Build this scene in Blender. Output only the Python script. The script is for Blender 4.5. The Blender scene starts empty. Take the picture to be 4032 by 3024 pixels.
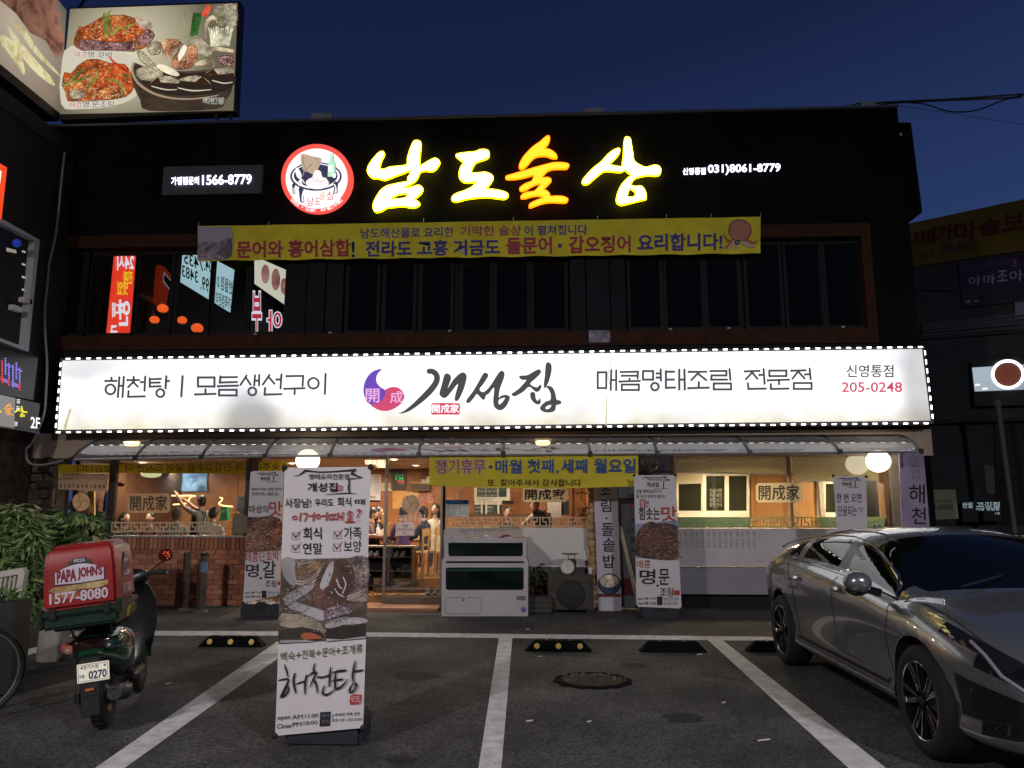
import bpy,bmesh,math,random
from mathutils import Vector,Matrix
from mathutils.geometry import tessellate_polygon
random.seed(7)
R = math.radians
scn = bpy.context.scene
COL = scn.collection
# ------------------------------------------------------------------ camera
H,PITCH,YAW = 1.6,R(9.37),R(2.6)
FPX,CX,CY = 2989.0,2016.0,1512.0
cd = bpy.data.cameras.new('camera'); cam = bpy.data.objects.new('camera',cd); COL.objects.link(cam)
cam.location = (0,0,H); cam.rotation_euler = (R(90) + PITCH,0,YAW)
cd.sensor_width = 36.0; cd.lens = FPX / 4032 * 36.0; cd.clip_end = 600; cd.clip_start = 0.05
scn.camera = cam
# ------------------------------------------------------------------ sky after sunset
w = bpy.data.worlds.new('World'); scn.world = w; w.use_nodes = True
nt = w.node_tree; nt.nodes.clear()
geo = nt.nodes.new('ShaderNodeTexCoord'); sep = nt.nodes.new('ShaderNodeSeparateXYZ')
mad = nt.nodes.new('ShaderNodeMath'); mad.operation = 'MULTIPLY_ADD'; mad.inputs[1].default_value = 0.12
rmp = nt.nodes.new('ShaderNodeValToRGB'); bg = nt.nodes.new('ShaderNodeBackground'); out = nt.nodes.new('ShaderNodeOutputWorld')
nt.links.new(geo.outputs['Generated'],sep.inputs[0])
nt.links.new(sep.outputs['X'],mad.inputs[0]) # the afterglow lies to the east-facing right
ngz = nt.nodes.new('ShaderNodeMath'); ngz.operation = 'SUBTRACT'
nt.links.new(sep.outputs['Z'],ngz.inputs[0]); mad.inputs[2].default_value = 0.0
nt.links.new(mad.outputs[0],ngz.inputs[1]); nt.links.new(ngz.outputs[0],rmp.inputs[0])
rmp.color_ramp.elements[0].position = 0.0; rmp.color_ramp.elements[0].color = (0.042,0.086,0.215,1)
rmp.color_ramp.elements[1].position = 1.0; rmp.color_ramp.elements[1].color = (0.0022,0.0045,0.022,1)
e = rmp.color_ramp.elements.new(0.28); e.color = (0.020,0.040,0.125,1)
e = rmp.color_ramp.elements.new(0.52); e.color = (0.0085,0.0150,0.056,1)
nt.links.new(rmp.outputs[0],bg.inputs[0]); bg.inputs[1].default_value = 1.0
nt.links.new(bg.outputs[0],out.inputs[0])
vs = scn.view_settings; vs.view_transform = 'Standard'; vs.look = 'None'; vs.exposure = 0.0; vs.gamma = 1.0; vs.use_curve_mapping = False
# lamp strengths in one place
SIGN,LEDS,STREET_W,ROOM_W = 1.25,6.5,1750,46
# ------------------------------------------------------------------ pixel <-> place
def ray(px,py):
    x,z = (px - CX) / FPX,-(py - CY) / FPX
    cp,sp = math.cos(PITCH),math.sin(PITCH)
    fy,fz = cp - z * sp,sp + z * cp
    cy,sy = math.cos(YAW),math.sin(YAW)
    return Vector((x * cy - fy * sy,x * sy + fy * cy,fz))
CAM = Vector((0,0,H))
def PY(Y): return (Vector((0,Y,0)),Vector((0,-1,0)))
def PX(X): return (Vector((X,0,0)),Vector((1,0,0)))
def PZ(Z): return (Vector((0,0,Z)),Vector((0,0,1)))
def hit(px,py,pl):
    d = ray(px,py); return CAM + d * ((pl[0] - CAM).dot(pl[1]) / d.dot(pl[1]))
def at(px,py,Y): return hit(px,py,PY(Y))
def gnd(px,py,z=0.0): return hit(px,py,PZ(z))
def off(pl,d): return (pl[0] + pl[1] * d,pl[1]) # plane moved d towards the viewer's side
CR = dict(A=(0,0,2.212),B=(0,600,1.383),C3=(550,450,1.7696),C4=(1700,450,1.58),C5=(2900,350,1.144),
 D1=(150,900,1.8433),D2=(1250,900,1.8433),D3=(2300,900,1.58),D4=(0,1750,2.074),D5=(900,1780,2.3044),
 D6=(1600,1780,2.3044),D7=(2300,1750,2.074),D8=(2900,1950,1.545),E1=(0,2000,1.7457),E2=(1000,1800,1.3545),
 E3=(1900,2400,2.011),E4=(1050,530,4.74),E5=(3500,750,1.184),F1=(1400,500,3.6867),F2=(1950,500,3.16),
 F3=(1400,1400,2.6024),F4=(400,1430,2.4043),F5=(2300,1400,1.6385),G1=(1060,1820,4.1475),G2=(1060,2500,3.455),
 G3=(940,1840,2.7667),G4=(1420,1790,2.634),G5=(3000,2050,2.765),G6=(3400,2050,3.5),G7=(3400,2450,2.891),
 H1=(180,1800,2.765),H2=(0,1500,3.318),H3=(0,2150,2.5525),H4=(1720,1900,3.456),H5=(3150,1780,4.022),H6=(0,0,2.9625),O=(0,0,1.0),V=(0,0,0.54861))
def c_(cr,pts):
    x0,y0,s = CR[cr]; return [(x0 + p[0] / s,y0 + p[1] / s) + tuple(q / s for q in p[2:]) for p in pts]
def b_(cr,x0,y0,x1,y1):
    a,b = c_(cr,[(x0,y0),(x1,y1)]); return (a[0],a[1],b[0],b[1])
# ------------------------------------------------------------------ materials
MATS = {}
def mat(name,col=(.5,.5,.5),rough=.6,metal=0.,em=None,st=1.,noise=0.,nscale=8.,bump=0.,bscale=60.,coat=0.,spec=.5,ior=1.45,detail=6.,col2=None,rvar=0.):
    if name in MATS: return MATS[name]
    m = bpy.data.materials.new(name); m.use_nodes = True; MATS[name] = m
    t = m.node_tree; b = t.nodes['Principled BSDF']
    b.inputs['Base Color'].default_value = (*col,1); b.inputs['Roughness'].default_value = rough
    b.inputs['Metallic'].default_value = metal; b.inputs['Coat Weight'].default_value = coat; b.inputs['Coat Roughness'].default_value = .04
    b.inputs['Specular IOR Level'].default_value = spec; b.inputs['IOR'].default_value = ior
    tc = t.nodes.new('ShaderNodeTexCoord')
    if noise or col2:
        n = t.nodes.new('ShaderNodeTexNoise'); n.inputs['Scale'].default_value = nscale; n.inputs['Detail'].default_value = detail
        t.links.new(tc.outputs['Object'],n.inputs['Vector'])
        r = t.nodes.new('ShaderNodeValToRGB'); t.links.new(n.outputs['Fac'],r.inputs[0])
        c2 = col2 or tuple(c * (1 + noise) for c in col); c1 = col if col2 else tuple(c * (1 - noise) for c in col)
        r.color_ramp.elements[0].position = .32; r.color_ramp.elements[1].position = .68
        r.color_ramp.elements[0].color = (*c1,1); r.color_ramp.elements[1].color = (*c2,1)
        t.links.new(r.outputs[0],b.inputs['Base Color'])
        if em: t.links.new(r.outputs[0],b.inputs['Emission Color'])
        if rvar:
            mr = t.nodes.new('ShaderNodeMapRange'); mr.inputs['To Min'].default_value = max(.02,rough - rvar); mr.inputs['To Max'].default_value = min(1,rough + rvar)
            t.links.new(n.outputs['Fac'],mr.inputs['Value']); t.links.new(mr.outputs[0],b.inputs['Roughness'])
    if em:
        if not (noise or col2): b.inputs['Emission Color'].default_value = (*em,1)
        b.inputs['Emission Strength'].default_value = st
    if bump:
        n2 = t.nodes.new('ShaderNodeTexNoise'); n2.inputs['Scale'].default_value = bscale; n2.inputs['Detail'].default_value = 4
        t.links.new(tc.outputs['Object'],n2.inputs['Vector'])
        bp = t.nodes.new('ShaderNodeBump'); bp.inputs['Strength'].default_value = bump; bp.inputs['Distance'].default_value = .01
        t.links.new(n2.outputs['Fac'],bp.inputs['Height']); t.links.new(bp.outputs[0],b.inputs['Normal'])
    return m
def film(name,col,tr=.55):
    """thin film, cloth or paper: part of the light behind it comes through"""
    if name in MATS: return MATS[name]
    m = bpy.data.materials.new(name); m.use_nodes = True; MATS[name] = m
    t = m.node_tree; t.nodes.clear(); o = t.nodes.new('ShaderNodeOutputMaterial'); mx = t.nodes.new('ShaderNodeMixShader'); mx.inputs[0].default_value = tr
    for k,n in enumerate(('ShaderNodeBsdfDiffuse','ShaderNodeBsdfTranslucent')):
        q = t.nodes.new(n); q.inputs[0].default_value = (*col,1); t.links.new(q.outputs[0],mx.inputs[k + 1])
    t.links.new(mx.outputs[0],o.inputs[0]); return m
def glow(name,col,st=1.): return mat(name,(0.02,0.02,0.02),.6,em=col,st=st)
def glass(name,tint=(1,1,1),ior=1.5,rough=0.0,extra=0.0):
    if name in MATS: return MATS[name]
    m = bpy.data.materials.new(name); m.use_nodes = True; MATS[name] = m
    t = m.node_tree; t.nodes.clear(); o = t.nodes.new('ShaderNodeOutputMaterial')
    tr = t.nodes.new('ShaderNodeBsdfTransparent'); tr.inputs[0].default_value = (*tint,1)
    gl = t.nodes.new('ShaderNodeBsdfGlossy'); gl.inputs['Roughness'].default_value = rough
    f0 = ((ior - 1) / (ior + 1)) ** 2 * 1.9 + extra
    lw = t.nodes.new('ShaderNodeLayerWeight'); lw.inputs['Blend'].default_value = .5
    pw = t.nodes.new('ShaderNodeMath'); pw.operation = 'POWER'; pw.inputs[1].default_value = 5
    ad = t.nodes.new('ShaderNodeMath'); ad.operation = 'MULTIPLY_ADD'; ad.inputs[1].default_value = 1 - f0; ad.inputs[2].default_value = f0
    mx = t.nodes.new('ShaderNodeMixShader')
    t.links.new(lw.outputs['Facing'],pw.inputs[0]); t.links.new(pw.outputs[0],ad.inputs[0]); t.links.new(ad.outputs[0],mx.inputs[0])
    t.links.new(tr.outputs[0],mx.inputs[1]); t.links.new(gl.outputs[0],mx.inputs[2]); t.links.new(mx.outputs[0],o.inputs[0])
    return m
def food(name,cols,scale=30,em=0.,distort=1.5,vor=.6):
    """print of glossy stewed food: cells and streaks in the given colours"""
    if name in MATS: return MATS[name]
    m = bpy.data.materials.new(name); m.use_nodes = True; MATS[name] = m
    t = m.node_tree; b = t.nodes['Principled BSDF']; b.inputs['Roughness'].default_value = .6
    tc = t.nodes.new('ShaderNodeTexCoord'); n = t.nodes.new('ShaderNodeTexNoise'); n.inputs['Scale'].default_value = scale * .45
    n.inputs['Detail'].default_value = 8; n.inputs['Roughness'].default_value = .68; n.inputs['Distortion'].default_value = distort
    v = t.nodes.new('ShaderNodeTexVoronoi'); v.inputs['Scale'].default_value = scale * .8
    mx = t.nodes.new('ShaderNodeMix'); mx.inputs['Factor'].default_value = vor * .45
    t.links.new(tc.outputs['Object'],n.inputs['Vector'])
    t.links.new(tc.outputs['Object'],v.inputs['Vector'])
    t.links.new(n.outputs['Fac'],mx.inputs['A']); t.links.new(v.outputs['Distance'],mx.inputs['B'])
    r = t.nodes.new('ShaderNodeValToRGB'); cr = r.color_ramp; k = len(cols)
    cr.elements[0].position = .25; cr.elements[1].position = .72
    cr.elements[0].color = (*cols[0],1); cr.elements[1].color = (*cols[-1],1)
    for i in range(1,k - 1): e = cr.elements.new(.25 + .47 * i / (k - 1)); e.color = (*cols[i],1)
    t.links.new(mx.outputs['Result'],r.inputs[0])
    n3 = t.nodes.new('ShaderNodeTexNoise'); n3.inputs['Scale'].default_value = scale * .16; n3.inputs['Detail'].default_value = 3; t.links.new(tc.outputs['Object'],n3.inputs['Vector'])
    q = t.nodes.new('ShaderNodeMapRange'); q.inputs['From Min'].default_value = .36; q.inputs['From Max'].default_value = .64; q.inputs['To Min'].default_value = .42; q.inputs['To Max'].default_value = 1.45; t.links.new(n3.outputs['Fac'],q.inputs['Value'])
    x = t.nodes.new('ShaderNodeVectorMath'); x.operation = 'SCALE'; t.links.new(r.outputs[0],x.inputs[0]); t.links.new(q.outputs[0],x.inputs['Scale']); r = x
    if em:
        b.inputs['Base Color'].default_value = (.02,.02,.02,1)
        t.links.new(r.outputs[0],b.inputs['Emission Color']); b.inputs['Emission Strength'].default_value = em
    else: t.links.new(r.outputs[0],b.inputs['Base Color'])
    return m
# ------------------------------------------------------------------ object helpers
INV = {}
def tag(o,label=None,cat=None,group=None,kind=None):
    if label: o['label'] = label
    if cat: o['category'] = cat
    if group: o['group'] = group
    if kind: o['kind'] = kind
    return o
def thing(name,label,cat,loc=(0,0,0),group=None,rot=(0,0,0),scale=1.0):
    o = bpy.data.objects.new(name,None); COL.objects.link(o); o.location = loc; o.rotation_euler = rot; o.scale = (scale,) * 3
    INV[o] = Matrix.Translation(-Vector(loc)); return tag(o,label,cat,group)
def link(name,me,parent=None,local=False):
    o = bpy.data.objects.new(name,me); COL.objects.link(o)
    if parent is not None:
        o.parent = parent
        if parent in INV and not local: o.matrix_parent_inverse = INV[parent]
    return o
class MB:
    def __init__(s): s.v = []; s.f = []; s.m = []
    def add(s,vs,fs,mi=0):
        n = len(s.v); s.v += [tuple(v) for v in vs]; s.f += [tuple(i + n for i in f) for f in fs]; s.m += [mi] * len(fs); return s
    def box(s,x0,x1,y0,y1,z0,z1,mi=0,M=None):
        vs = [Vector((x,y,z)) for z in (z0,z1) for y in (y0,y1) for x in (x0,x1)]
        if M: vs = [M @ v for v in vs]
        return s.add(vs,[(0,2,3,1),(4,5,7,6),(0,1,5,4),(2,6,7,3),(0,4,6,2),(1,3,7,5)],mi)
    def tube(s,pts,r,n=8,mi=0,cap=True,closed=False):
        pts = [Vector(p) for p in pts]; k = len(pts); rs = r if isinstance(r,(list,tuple)) else [r] * k
        vs = []; up = None
        for i,p in enumerate(pts):
            if closed: d = pts[(i + 1) % k] - pts[i - 1]
            else: d = pts[min(i + 1,k - 1)] - pts[max(i - 1,0)]
            d.normalize()
            if up is None: up = d.orthogonal().normalized()
            up = (up - d * up.dot(d)).normalized(); sd = d.cross(up)
            for j in range(n):
                a = 2 * math.pi * j / n; vs.append(p + (up * math.cos(a) + sd * math.sin(a)) * rs[i])
        fs = []
        for i in range(k if closed else k - 1):
            a,b = i * n,((i + 1) % k) * n
            for j in range(n): fs.append((a + j,a + (j + 1) % n,b + (j + 1) % n,b + j))
        if cap and not closed: fs += [tuple(range(n - 1,-1,-1)),tuple((k - 1) * n + j for j in range(n))]
        return s.add(vs,fs,mi)
    def lathe(s,prof,c=(0,0,0),axis='z',n=20,mi=0,M=None,arc=2 * math.pi):
        vs = []; k = len(prof); full = arc > 6.28
        cols = n if full else n + 1
        for i in range(cols):
            a = arc * i / n; ca,sa = math.cos(a),math.sin(a)
            for r,h in prof:
                p = (r * ca,r * sa,h) if axis == 'z' else ((h,r * ca,r * sa) if axis == 'x' else (r * ca,h,r * sa))
                p = Vector(p) + Vector(c); vs.append(M @ p if M else p)
        fs = [(i * k + j,((i + 1) % cols) * k + j,((i + 1) % cols) * k + j + 1,i * k + j + 1) for i in range(n) for j in range(k - 1)]
        return s.add(vs,fs,mi)
    def ball(s,c,r,n=14,mi=0,M=None):
        rr = r if isinstance(r,(tuple,list)) else (r,r,r); vs = []; k = n // 2
        for j in range(k + 1):
            ph = math.pi * j / k
            for i in range(n):
                th = 2 * math.pi * i / n
                p = Vector((rr[0] * math.sin(ph) * math.cos(th),rr[1] * math.sin(ph) * math.sin(th),rr[2] * math.cos(ph)))
                if M: p = M @ p
                vs.append(p + Vector(c))
        fs = [(j * n + i,(j + 1) * n + i,(j + 1) * n + (i + 1) % n,j * n + (i + 1) % n) for j in range(k) for i in range(n)]
        return s.add(vs,fs,mi)
    def prism(s,front,back,mi=0):
        k = len(front); vs = list(front) + list(back)
        fs = [tuple(range(k)),tuple(range(2 * k - 1,k - 1,-1))] + [(i,k + i,k + (i + 1) % k,(i + 1) % k) for i in range(k)]
        return s.add(vs,fs,mi)
    def build(s,name,mats,parent=None,smooth=False,bev=0.,seg=2,local=False,sub=0):
        me = bpy.data.meshes.new(name); me.from_pydata(s.v,[],s.f)
        for m in (mats if isinstance(mats,(list,tuple)) else [mats]): me.materials.append(m)
        if any(s.m): me.polygons.foreach_set('material_index',s.m)
        bm = bmesh.new(); bm.from_mesh(me)
        bmesh.ops.remove_doubles(bm,verts=bm.verts,dist=1e-5)
        bmesh.ops.recalc_face_normals(bm,faces=bm.faces)
        if bev: bmesh.ops.bevel(bm,geom=[e for e in bm.edges if len(e.link_faces) == 2 and e.calc_face_angle(0) > .6],offset=bev,segments=seg,affect='EDGES',clamp_overlap=True)
        bm.to_mesh(me); bm.free()
        o = link(name,me,parent,local)
        if smooth or bev:
            me.polygons.foreach_set('use_smooth',[True] * len(me.polygons)); me.set_sharp_from_angle(angle=R(38))
        if sub: md = o.modifiers.new('s','SUBSURF'); md.levels = md.render_levels = sub
        return o
def box(name,x0,x1,y0,y1,z0,z1,m,parent=None,bev=0.,local=False): return MB().box(x0,x1,y0,y1,z0,z1).build(name,m,parent,bev=bev,local=local)
def pbox(name,bx,Y,depth,m,parent=None,bev=0.):
    x0,y0,x1,y1 = bx; my,mx = (y0 + y1) / 2,(x0 + x1) / 2
    return box(name,at(x0,my,Y).x,at(x1,my,Y).x,Y,Y + depth,at(mx,y1,Y).z,at(mx,y0,Y).z,m,parent,bev)
def catmull(pts,n=4):
    out = []; k = len(pts)
    for i in range(k):
        p0,p1,p2,p3 = pts[i - 1],pts[i],pts[(i + 1) % k],pts[(i + 2) % k]
        for j in range(n):
            t = j / n
            out.append(tuple(.5 * (2 * b + (c - a) * t + (2 * a - 5 * b + 4 * c - d) * t * t + (3 * b - a - 3 * c + d) * t ** 3) for a,b,c,d in zip(p0,p1,p2,p3)))
    return out
def area2(pts): return sum(pts[i - 1][0] * pts[i][1] - pts[i][0] * pts[i - 1][1] for i in range(len(pts)))
def inflate(pts,d):
    s = 1 if area2(pts) > 0 else -1; out = []; k = len(pts)
    for i in range(k):
        a,b,c = pts[i - 1],pts[i],pts[(i + 1) % k]
        tx,ty = c[0] - a[0],c[1] - a[1]; L = math.hypot(tx,ty) or 1
        out.append((b[0] + ty / L * d * s,b[1] - tx / L * d * s))
    return out
def shape(name,loops,pl,m,parent=None,depth=0.,smooth=0,mb=None,mi=0,fn=None):
    """flat outline(s) (outer first, then holes) laid on the plane pl, given thickness behind it"""
    if smooth: loops = [catmull(l,smooth) for l in loops]
    tris = tessellate_polygon([[Vector((p[0],p[1],0)) for p in l] for l in loops])
    flat = [p for l in loops for p in l]; n = len(flat)
    fr = [hit(p[0],p[1],pl) for p in flat]; vs = list(fr); fs = [tuple(t) for t in tris]
    if depth:
        vs += [v - pl[1] * depth for v in fr]; fs += [(t[2] + n,t[1] + n,t[0] + n) for t in tris]
        k = 0
        for l in loops:
            L = len(l)
            for i in range(L): a,b = k + i,k + (i + 1) % L; fs.append((a,b,b + n,a + n))
            k += L
    if fn: vs = [fn(v) for v in vs]
    own = mb is None; mb = mb or MB(); mb.add(vs,fs,mi)
    return mb.build(name,m,parent) if own else mb
def rect(x0,y0,x1,y1,s=0.): return [(x0,y0),(x1,y0 + s * (x1 - x0)),(x1,y1 + s * (x1 - x0)),(x0,y1)]
def brush(name,strokes,pl,m,parent=None,depth=0.004,wd=None,fn=None,sm=3):
    """brush or pen strokes: polylines with a width at each point"""
    mb = MB(); k = 0
    for st in strokes:
        pts = [(p[0],p[1],p[2] if len(p) > 2 else wd) for p in st]
        if len(pts) > 2 and sm:
            e = [pts[0]] + pts + [pts[-1]]; q = []
            for i in range(1,len(e) - 2):
                for j in range(sm):
                    t = j / sm; q.append(tuple(.5 * (2 * b + (c - a) * t + (2 * a - 5 * b + 4 * c - d) * t * t + (3 * b - a - 3 * c + d) * t ** 3) for a,b,c,d in zip(e[i - 1],e[i],e[i + 1],e[i + 2])))
            pts = q + [pts[-1]]
        L,Rr = [],[]
        for i,p in enumerate(pts):
            a,b = pts[max(i - 1,0)],pts[min(i + 1,len(pts) - 1)]; dx,dy = b[0] - a[0],b[1] - a[1]; l = math.hypot(dx,dy) or 1; dx /= l; dy /= l; h = p[2] / 2
            if i == 0: L.append((p[0] - dx * h * .7,p[1] - dy * h * .7))
            L.append((p[0] + dy * h,p[1] - dx * h)); Rr.append((p[0] - dy * h,p[1] + dx * h))
            if i == len(pts) - 1: L.append((p[0] + dx * h * .7,p[1] + dy * h * .7))
        k += 1; loop = L + Rr[::-1]
        shape('',[loop],off(pl,.0006 * k),None,None,depth,mb=mb,fn=fn)
    return mb.build(name,m,parent)
def ring(cx,cy,rx,ry=None,wd=7,n=14,a0=-1.3,a1=4.75):
    ry = ry or rx; return [(cx + rx * math.cos(a0 + (a1 - a0) * i / n),cy + ry * math.sin(a0 + (a1 - a0) * i / n),wd) for i in range(n + 1)]
def rst(x0,y0,x1,y1): return [[(x0,y0),(x1,y0)],[(x1,y0),(x1,y1)],[(x1,y1),(x0,y1)],[(x0,y1),(x0,y0)]]
TC = {}
TS = bpy.data.scenes.new('bench') # small side scene so that evaluating one object stays quick
def eval_mesh(o,extra=()):
    for x in (o,*extra): TS.collection.objects.link(x)
    vl = TS.view_layers[0]; vl.update(); me = bpy.data.meshes.new_from_object(o.evaluated_get(vl.depsgraph),depsgraph=vl.depsgraph)
    for x in (o,*extra): bpy.data.objects.remove(x)
    return me
FC = None
def text_mesh(s,wt):
    global FC
    key = (s,round(wt,3))
    if key not in TC:
        if FC is None: FC = bpy.data.curves.new('t','FONT'); FC.size = 1.0; FC.resolution_u = 3; FC['o'] = 1
        FC.body = s; FC.offset = wt; o = bpy.data.objects.new('t',FC); me = eval_mesh(o)
        vs = [tuple(v.co) for v in me.vertices]; fs = [tuple(p.vertices) for p in me.polygons]
        bpy.data.meshes.remove(me)
        xs = [v[0] for v in vs]; ys = [v[1] for v in vs]
        TC[key] = (vs,fs,min(xs) + wt,max(xs) - wt,min(ys) + wt,max(ys) - wt) # frame of the unthickened glyphs
    return TC[key]
def text(s,bx,pl,m,parent=None,wt=0.012,slope=0.,lean=0.,flip=False,out=None,om=None,fn=None,name='lettering',depth=0.0,rot=None):
    """printed writing that fills the box bx on the plane pl; out = wider second outline behind it"""
    wt *= .6
    if out: text(s,bx,off(pl,-.0015),om,parent,out * 1.15,slope,lean,flip,fn=fn,name='lettering_outline')
    vs,fs,a,b,c,d = text_mesh(s,wt); x0,y0,x1,y1 = bx; q = []
    for v in vs:
        u = (v[0] - a) / (b - a or 1); t = (v[1] - c) / (d - c or 1)
        if flip: u = 1 - u
        X = x0 + u * (x1 - x0) + lean * (t) * (y1 - y0); Yp = y1 - t * (y1 - y0) + slope * (X - x0)
        if rot: X,Yp = rot(X,Yp)
        P = hit(X,Yp,pl); q.append(fn(P) if fn else P)
    mb = MB(); mb.add(q,fs)
    me = bpy.data.meshes.new(name); me.from_pydata(mb.v,[],mb.f); me.materials.append(m)
    return link(name,me,parent)
def copy_part(o,parent,loc=None,rot=None):
    c = o.copy(); COL.objects.link(c); c.parent = parent; c.matrix_parent_inverse = o.matrix_parent_inverse
    if loc is not None: c.location = loc
    if rot is not None: c.rotation_euler = rot
    return c
# ------------------------------------------------------------------ colours of the place
black_panel = mat('black_panel',(.0045,.0042,.0042),.8,spec=.12,noise=.25,nscale=3,bump=.1,bscale=30)
asphalt = mat('asphalt',(.050,.049,.049),.85,noise=.45,nscale=.9,detail=12,bump=1.,bscale=110)
def speckle(m,scale,amt):
    t = m.node_tree; b = t.nodes['Principled BSDF']; src = b.inputs['Base Color'].links[0].from_socket
    tc = t.nodes.new('ShaderNodeTexCoord'); v = t.nodes.new('ShaderNodeTexVoronoi'); v.inputs['Scale'].default_value = scale; n = t.nodes.new('ShaderNodeTexWhiteNoise'); n.noise_dimensions = '3D'
    t.links.new(tc.outputs['Object'],v.inputs['Vector']); t.links.new(v.outputs['Position'],n.inputs['Vector'])
    r = t.nodes.new('ShaderNodeMapRange'); r.inputs['To Min'].default_value = 1 - amt; r.inputs['To Max'].default_value = 1 + amt * 1.6; t.links.new(n.outputs['Value'],r.inputs['Value'])
    x = t.nodes.new('ShaderNodeVectorMath'); x.operation = 'SCALE'; t.links.new(src,x.inputs[0]); t.links.new(r.outputs[0],x.inputs['Scale']); t.links.new(x.outputs[0],b.inputs['Base Color'])
speckle(asphalt,55,.6)
def patches(m,scale,lo,hi,det=5):
    t = m.node_tree; b = t.nodes['Principled BSDF']; src = b.inputs['Base Color'].links[0].from_socket
    tc = t.nodes.new('ShaderNodeTexCoord'); n = t.nodes.new('ShaderNodeTexNoise'); n.inputs['Scale'].default_value = scale; n.inputs['Detail'].default_value = det; t.links.new(tc.outputs['Object'],n.inputs['Vector'])
    r = t.nodes.new('ShaderNodeMapRange'); r.inputs['From Min'].default_value = .38; r.inputs['From Max'].default_value = .62; r.inputs['To Min'].default_value = lo; r.inputs['To Max'].default_value = hi; t.links.new(n.outputs['Fac'],r.inputs['Value'])
    x = t.nodes.new('ShaderNodeVectorMath'); x.operation = 'SCALE'; t.links.new(src,x.inputs[0]); t.links.new(r.outputs[0],x.inputs['Scale']); t.links.new(x.outputs[0],b.inputs['Base Color'])
patches(asphalt,.55,.72,1.25); patches(asphalt,3.5,.8,1.12,8); patches(black_panel,.8,.6,1.8)
brown_trim = mat('brown_trim',(.048,.018,.010),.75,spec=.15,noise=.25,nscale=6)
frame_grey = mat('frame_grey',(.010,.011,.013),.6,spec=.2,noise=.15,nscale=5)
panel_grey = mat('panel_grey',(.013,.0145,.019),.7,spec=.15,noise=.2,nscale=2)
clear_pane = glass('clear_window_glass',(.95,.95,.95),1.45)
dark_pane = mat('dark_window_glass',(.004,.006,.008),.015,ior=2.35)
white_plastic = mat('white_plastic',(.62,.60,.60),.45,noise=.05,nscale=4)
chrome = mat('chrome',(.75,.75,.77),.12,1.)
steel = mat('brushed_steel',(.42,.42,.43),.3,1.,noise=.1,nscale=10)
black_rubber = mat('black_rubber',(.012,.012,.012),.7,noise=.2,nscale=20)
black_plastic = mat('black_plastic',(.016,.016,.017),.4)
wood_wall = mat('orange_wood_wall',(.31,.12,.042),.5,noise=.25,nscale=3,detail=3)
wood_light = mat('pale_wood',(.50,.30,.12),.45,noise=.2,nscale=8)
wood_dark = mat('dark_wood',(.085,.035,.016),.5,noise=.35,nscale=7)
cream = mat('cream_wall',(.62,.55,.42),.7,noise=.06)
beige = mat('beige_panel',(.34,.26,.20),.7,noise=.15,nscale=3)
ink = mat('black_ink',(.012,.011,.011),.7)
redink = mat('red_ink',(.42,.035,.03),.7)
white_print = mat('white_vinyl',(.60,.56,.56),.55,noise=.04,nscale=3)
frost = film('frosted_film',(.66,.58,.48))
# ------------------------------------------------------------------ ground and markings
g = MB().box(-70,70,-40,90,-.6,0).build('asphalt_ground',asphalt); tag(g,'dark worn asphalt of the parking lot',kind='structure')
paint = mat('worn_white_paint',(.60,.59,.60),.75,noise=.22,nscale=9,detail=10)
def line(pts,z=.004):
    q = [gnd(*p,z) for p in pts]; mb = MB(); mb.add(q,[tuple(range(len(q)))])
    tag(mb.build('parking_line',paint),kind='structure')
line([(205,2482),(1120,2486),(3105,2508),(3105,2524),(1120,2503),(205,2502)])
line([(1965,2506),(2018,2506),(1971,3060),(1878,3060)])
line([(322,3060),(440,3060),(1215,2506),(1120,2506)],.005)
line([(2778,2512),(2834,2512),(3535,3060),(3380,3060)],.005)
line([(-60,2625),(-60,2600),(152,2545),(250,2528),(250,2548),(152,2568)],.006)
random.seed(31)
oil = mat('oil_stain',(.034,.033,.032),.85,spec=.15,noise=.5,nscale=14)
for (xa,ya,r0) in ((1.05,6.3,.16),(-1.3,7.7,.22),(-.95,5.2,.10),(.9,8.3,.13),(-2.6,9.0,.18),(1.5,4.6,.08),(-1.5,4.4,.07)):
    n = 26; pts = [(xa + r0 * (1 + .35 * math.sin(2.3 * k + xa * 9) * random.random()) * math.cos(2 * math.pi * k / n),ya + r0 * .8 * (1 + .35 * random.random()) * math.sin(2 * math.pi * k / n),.0022) for k in range(n)]
    mb = MB(); mb.add(pts,[tuple(range(n))]); tag(mb.build('asphalt_stain',oil),kind='structure')
# sunken manhole
mh = thing('manhole','rusty round manhole cover sunk in a broken asphalt rim','manhole',gnd(2333,2680))
c = gnd(2333,2682); rx = (gnd(2470,2682) - gnd(2195,2682)).length / 2
rust = mat('rusty_iron',(.045,.027,.017),.85,spec=.2,noise=.5,nscale=14,bump=.5,bscale=40)
pit = MB(); n = 44; rr = [rx * (1 + .045 * math.sin(i * 1.7) + .03 * math.sin(i * 3.1)) for i in range(n)]
vs = [c + Vector((math.cos(2 * math.pi * i / n) * rr[i] * f,math.sin(2 * math.pi * i / n) * rr[i] * f * .93,z)) for f,z in ((1.12,.0045),(1.0,.022),(.93,.018),(.86,.0075)) for i in range(n)]
pit.add(vs,[(k * n + i,k * n + (i + 1) % n,(k + 1) * n + (i + 1) % n,(k + 1) * n + i) for k in range(3) for i in range(n)])
pit.build('broken_rim',mat('broken_asphalt',(.007,.0065,.006),.95,spec=.1,noise=.5,nscale=30,bump=1.,bscale=60),mh,smooth=True)
MB().lathe([(0,.012),(rx * .84,.012),(rx * .86,.009),(rx * .9,.006)],c,n=40).build('iron_cover',rust,mh)
mb = MB()
for i in range(9):
    a = i * .7; mb.lathe([(rx * (.12 + .08 * i),.0135),(rx * (.12 + .08 * i) + .012,.0135)],c,n=36)
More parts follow.
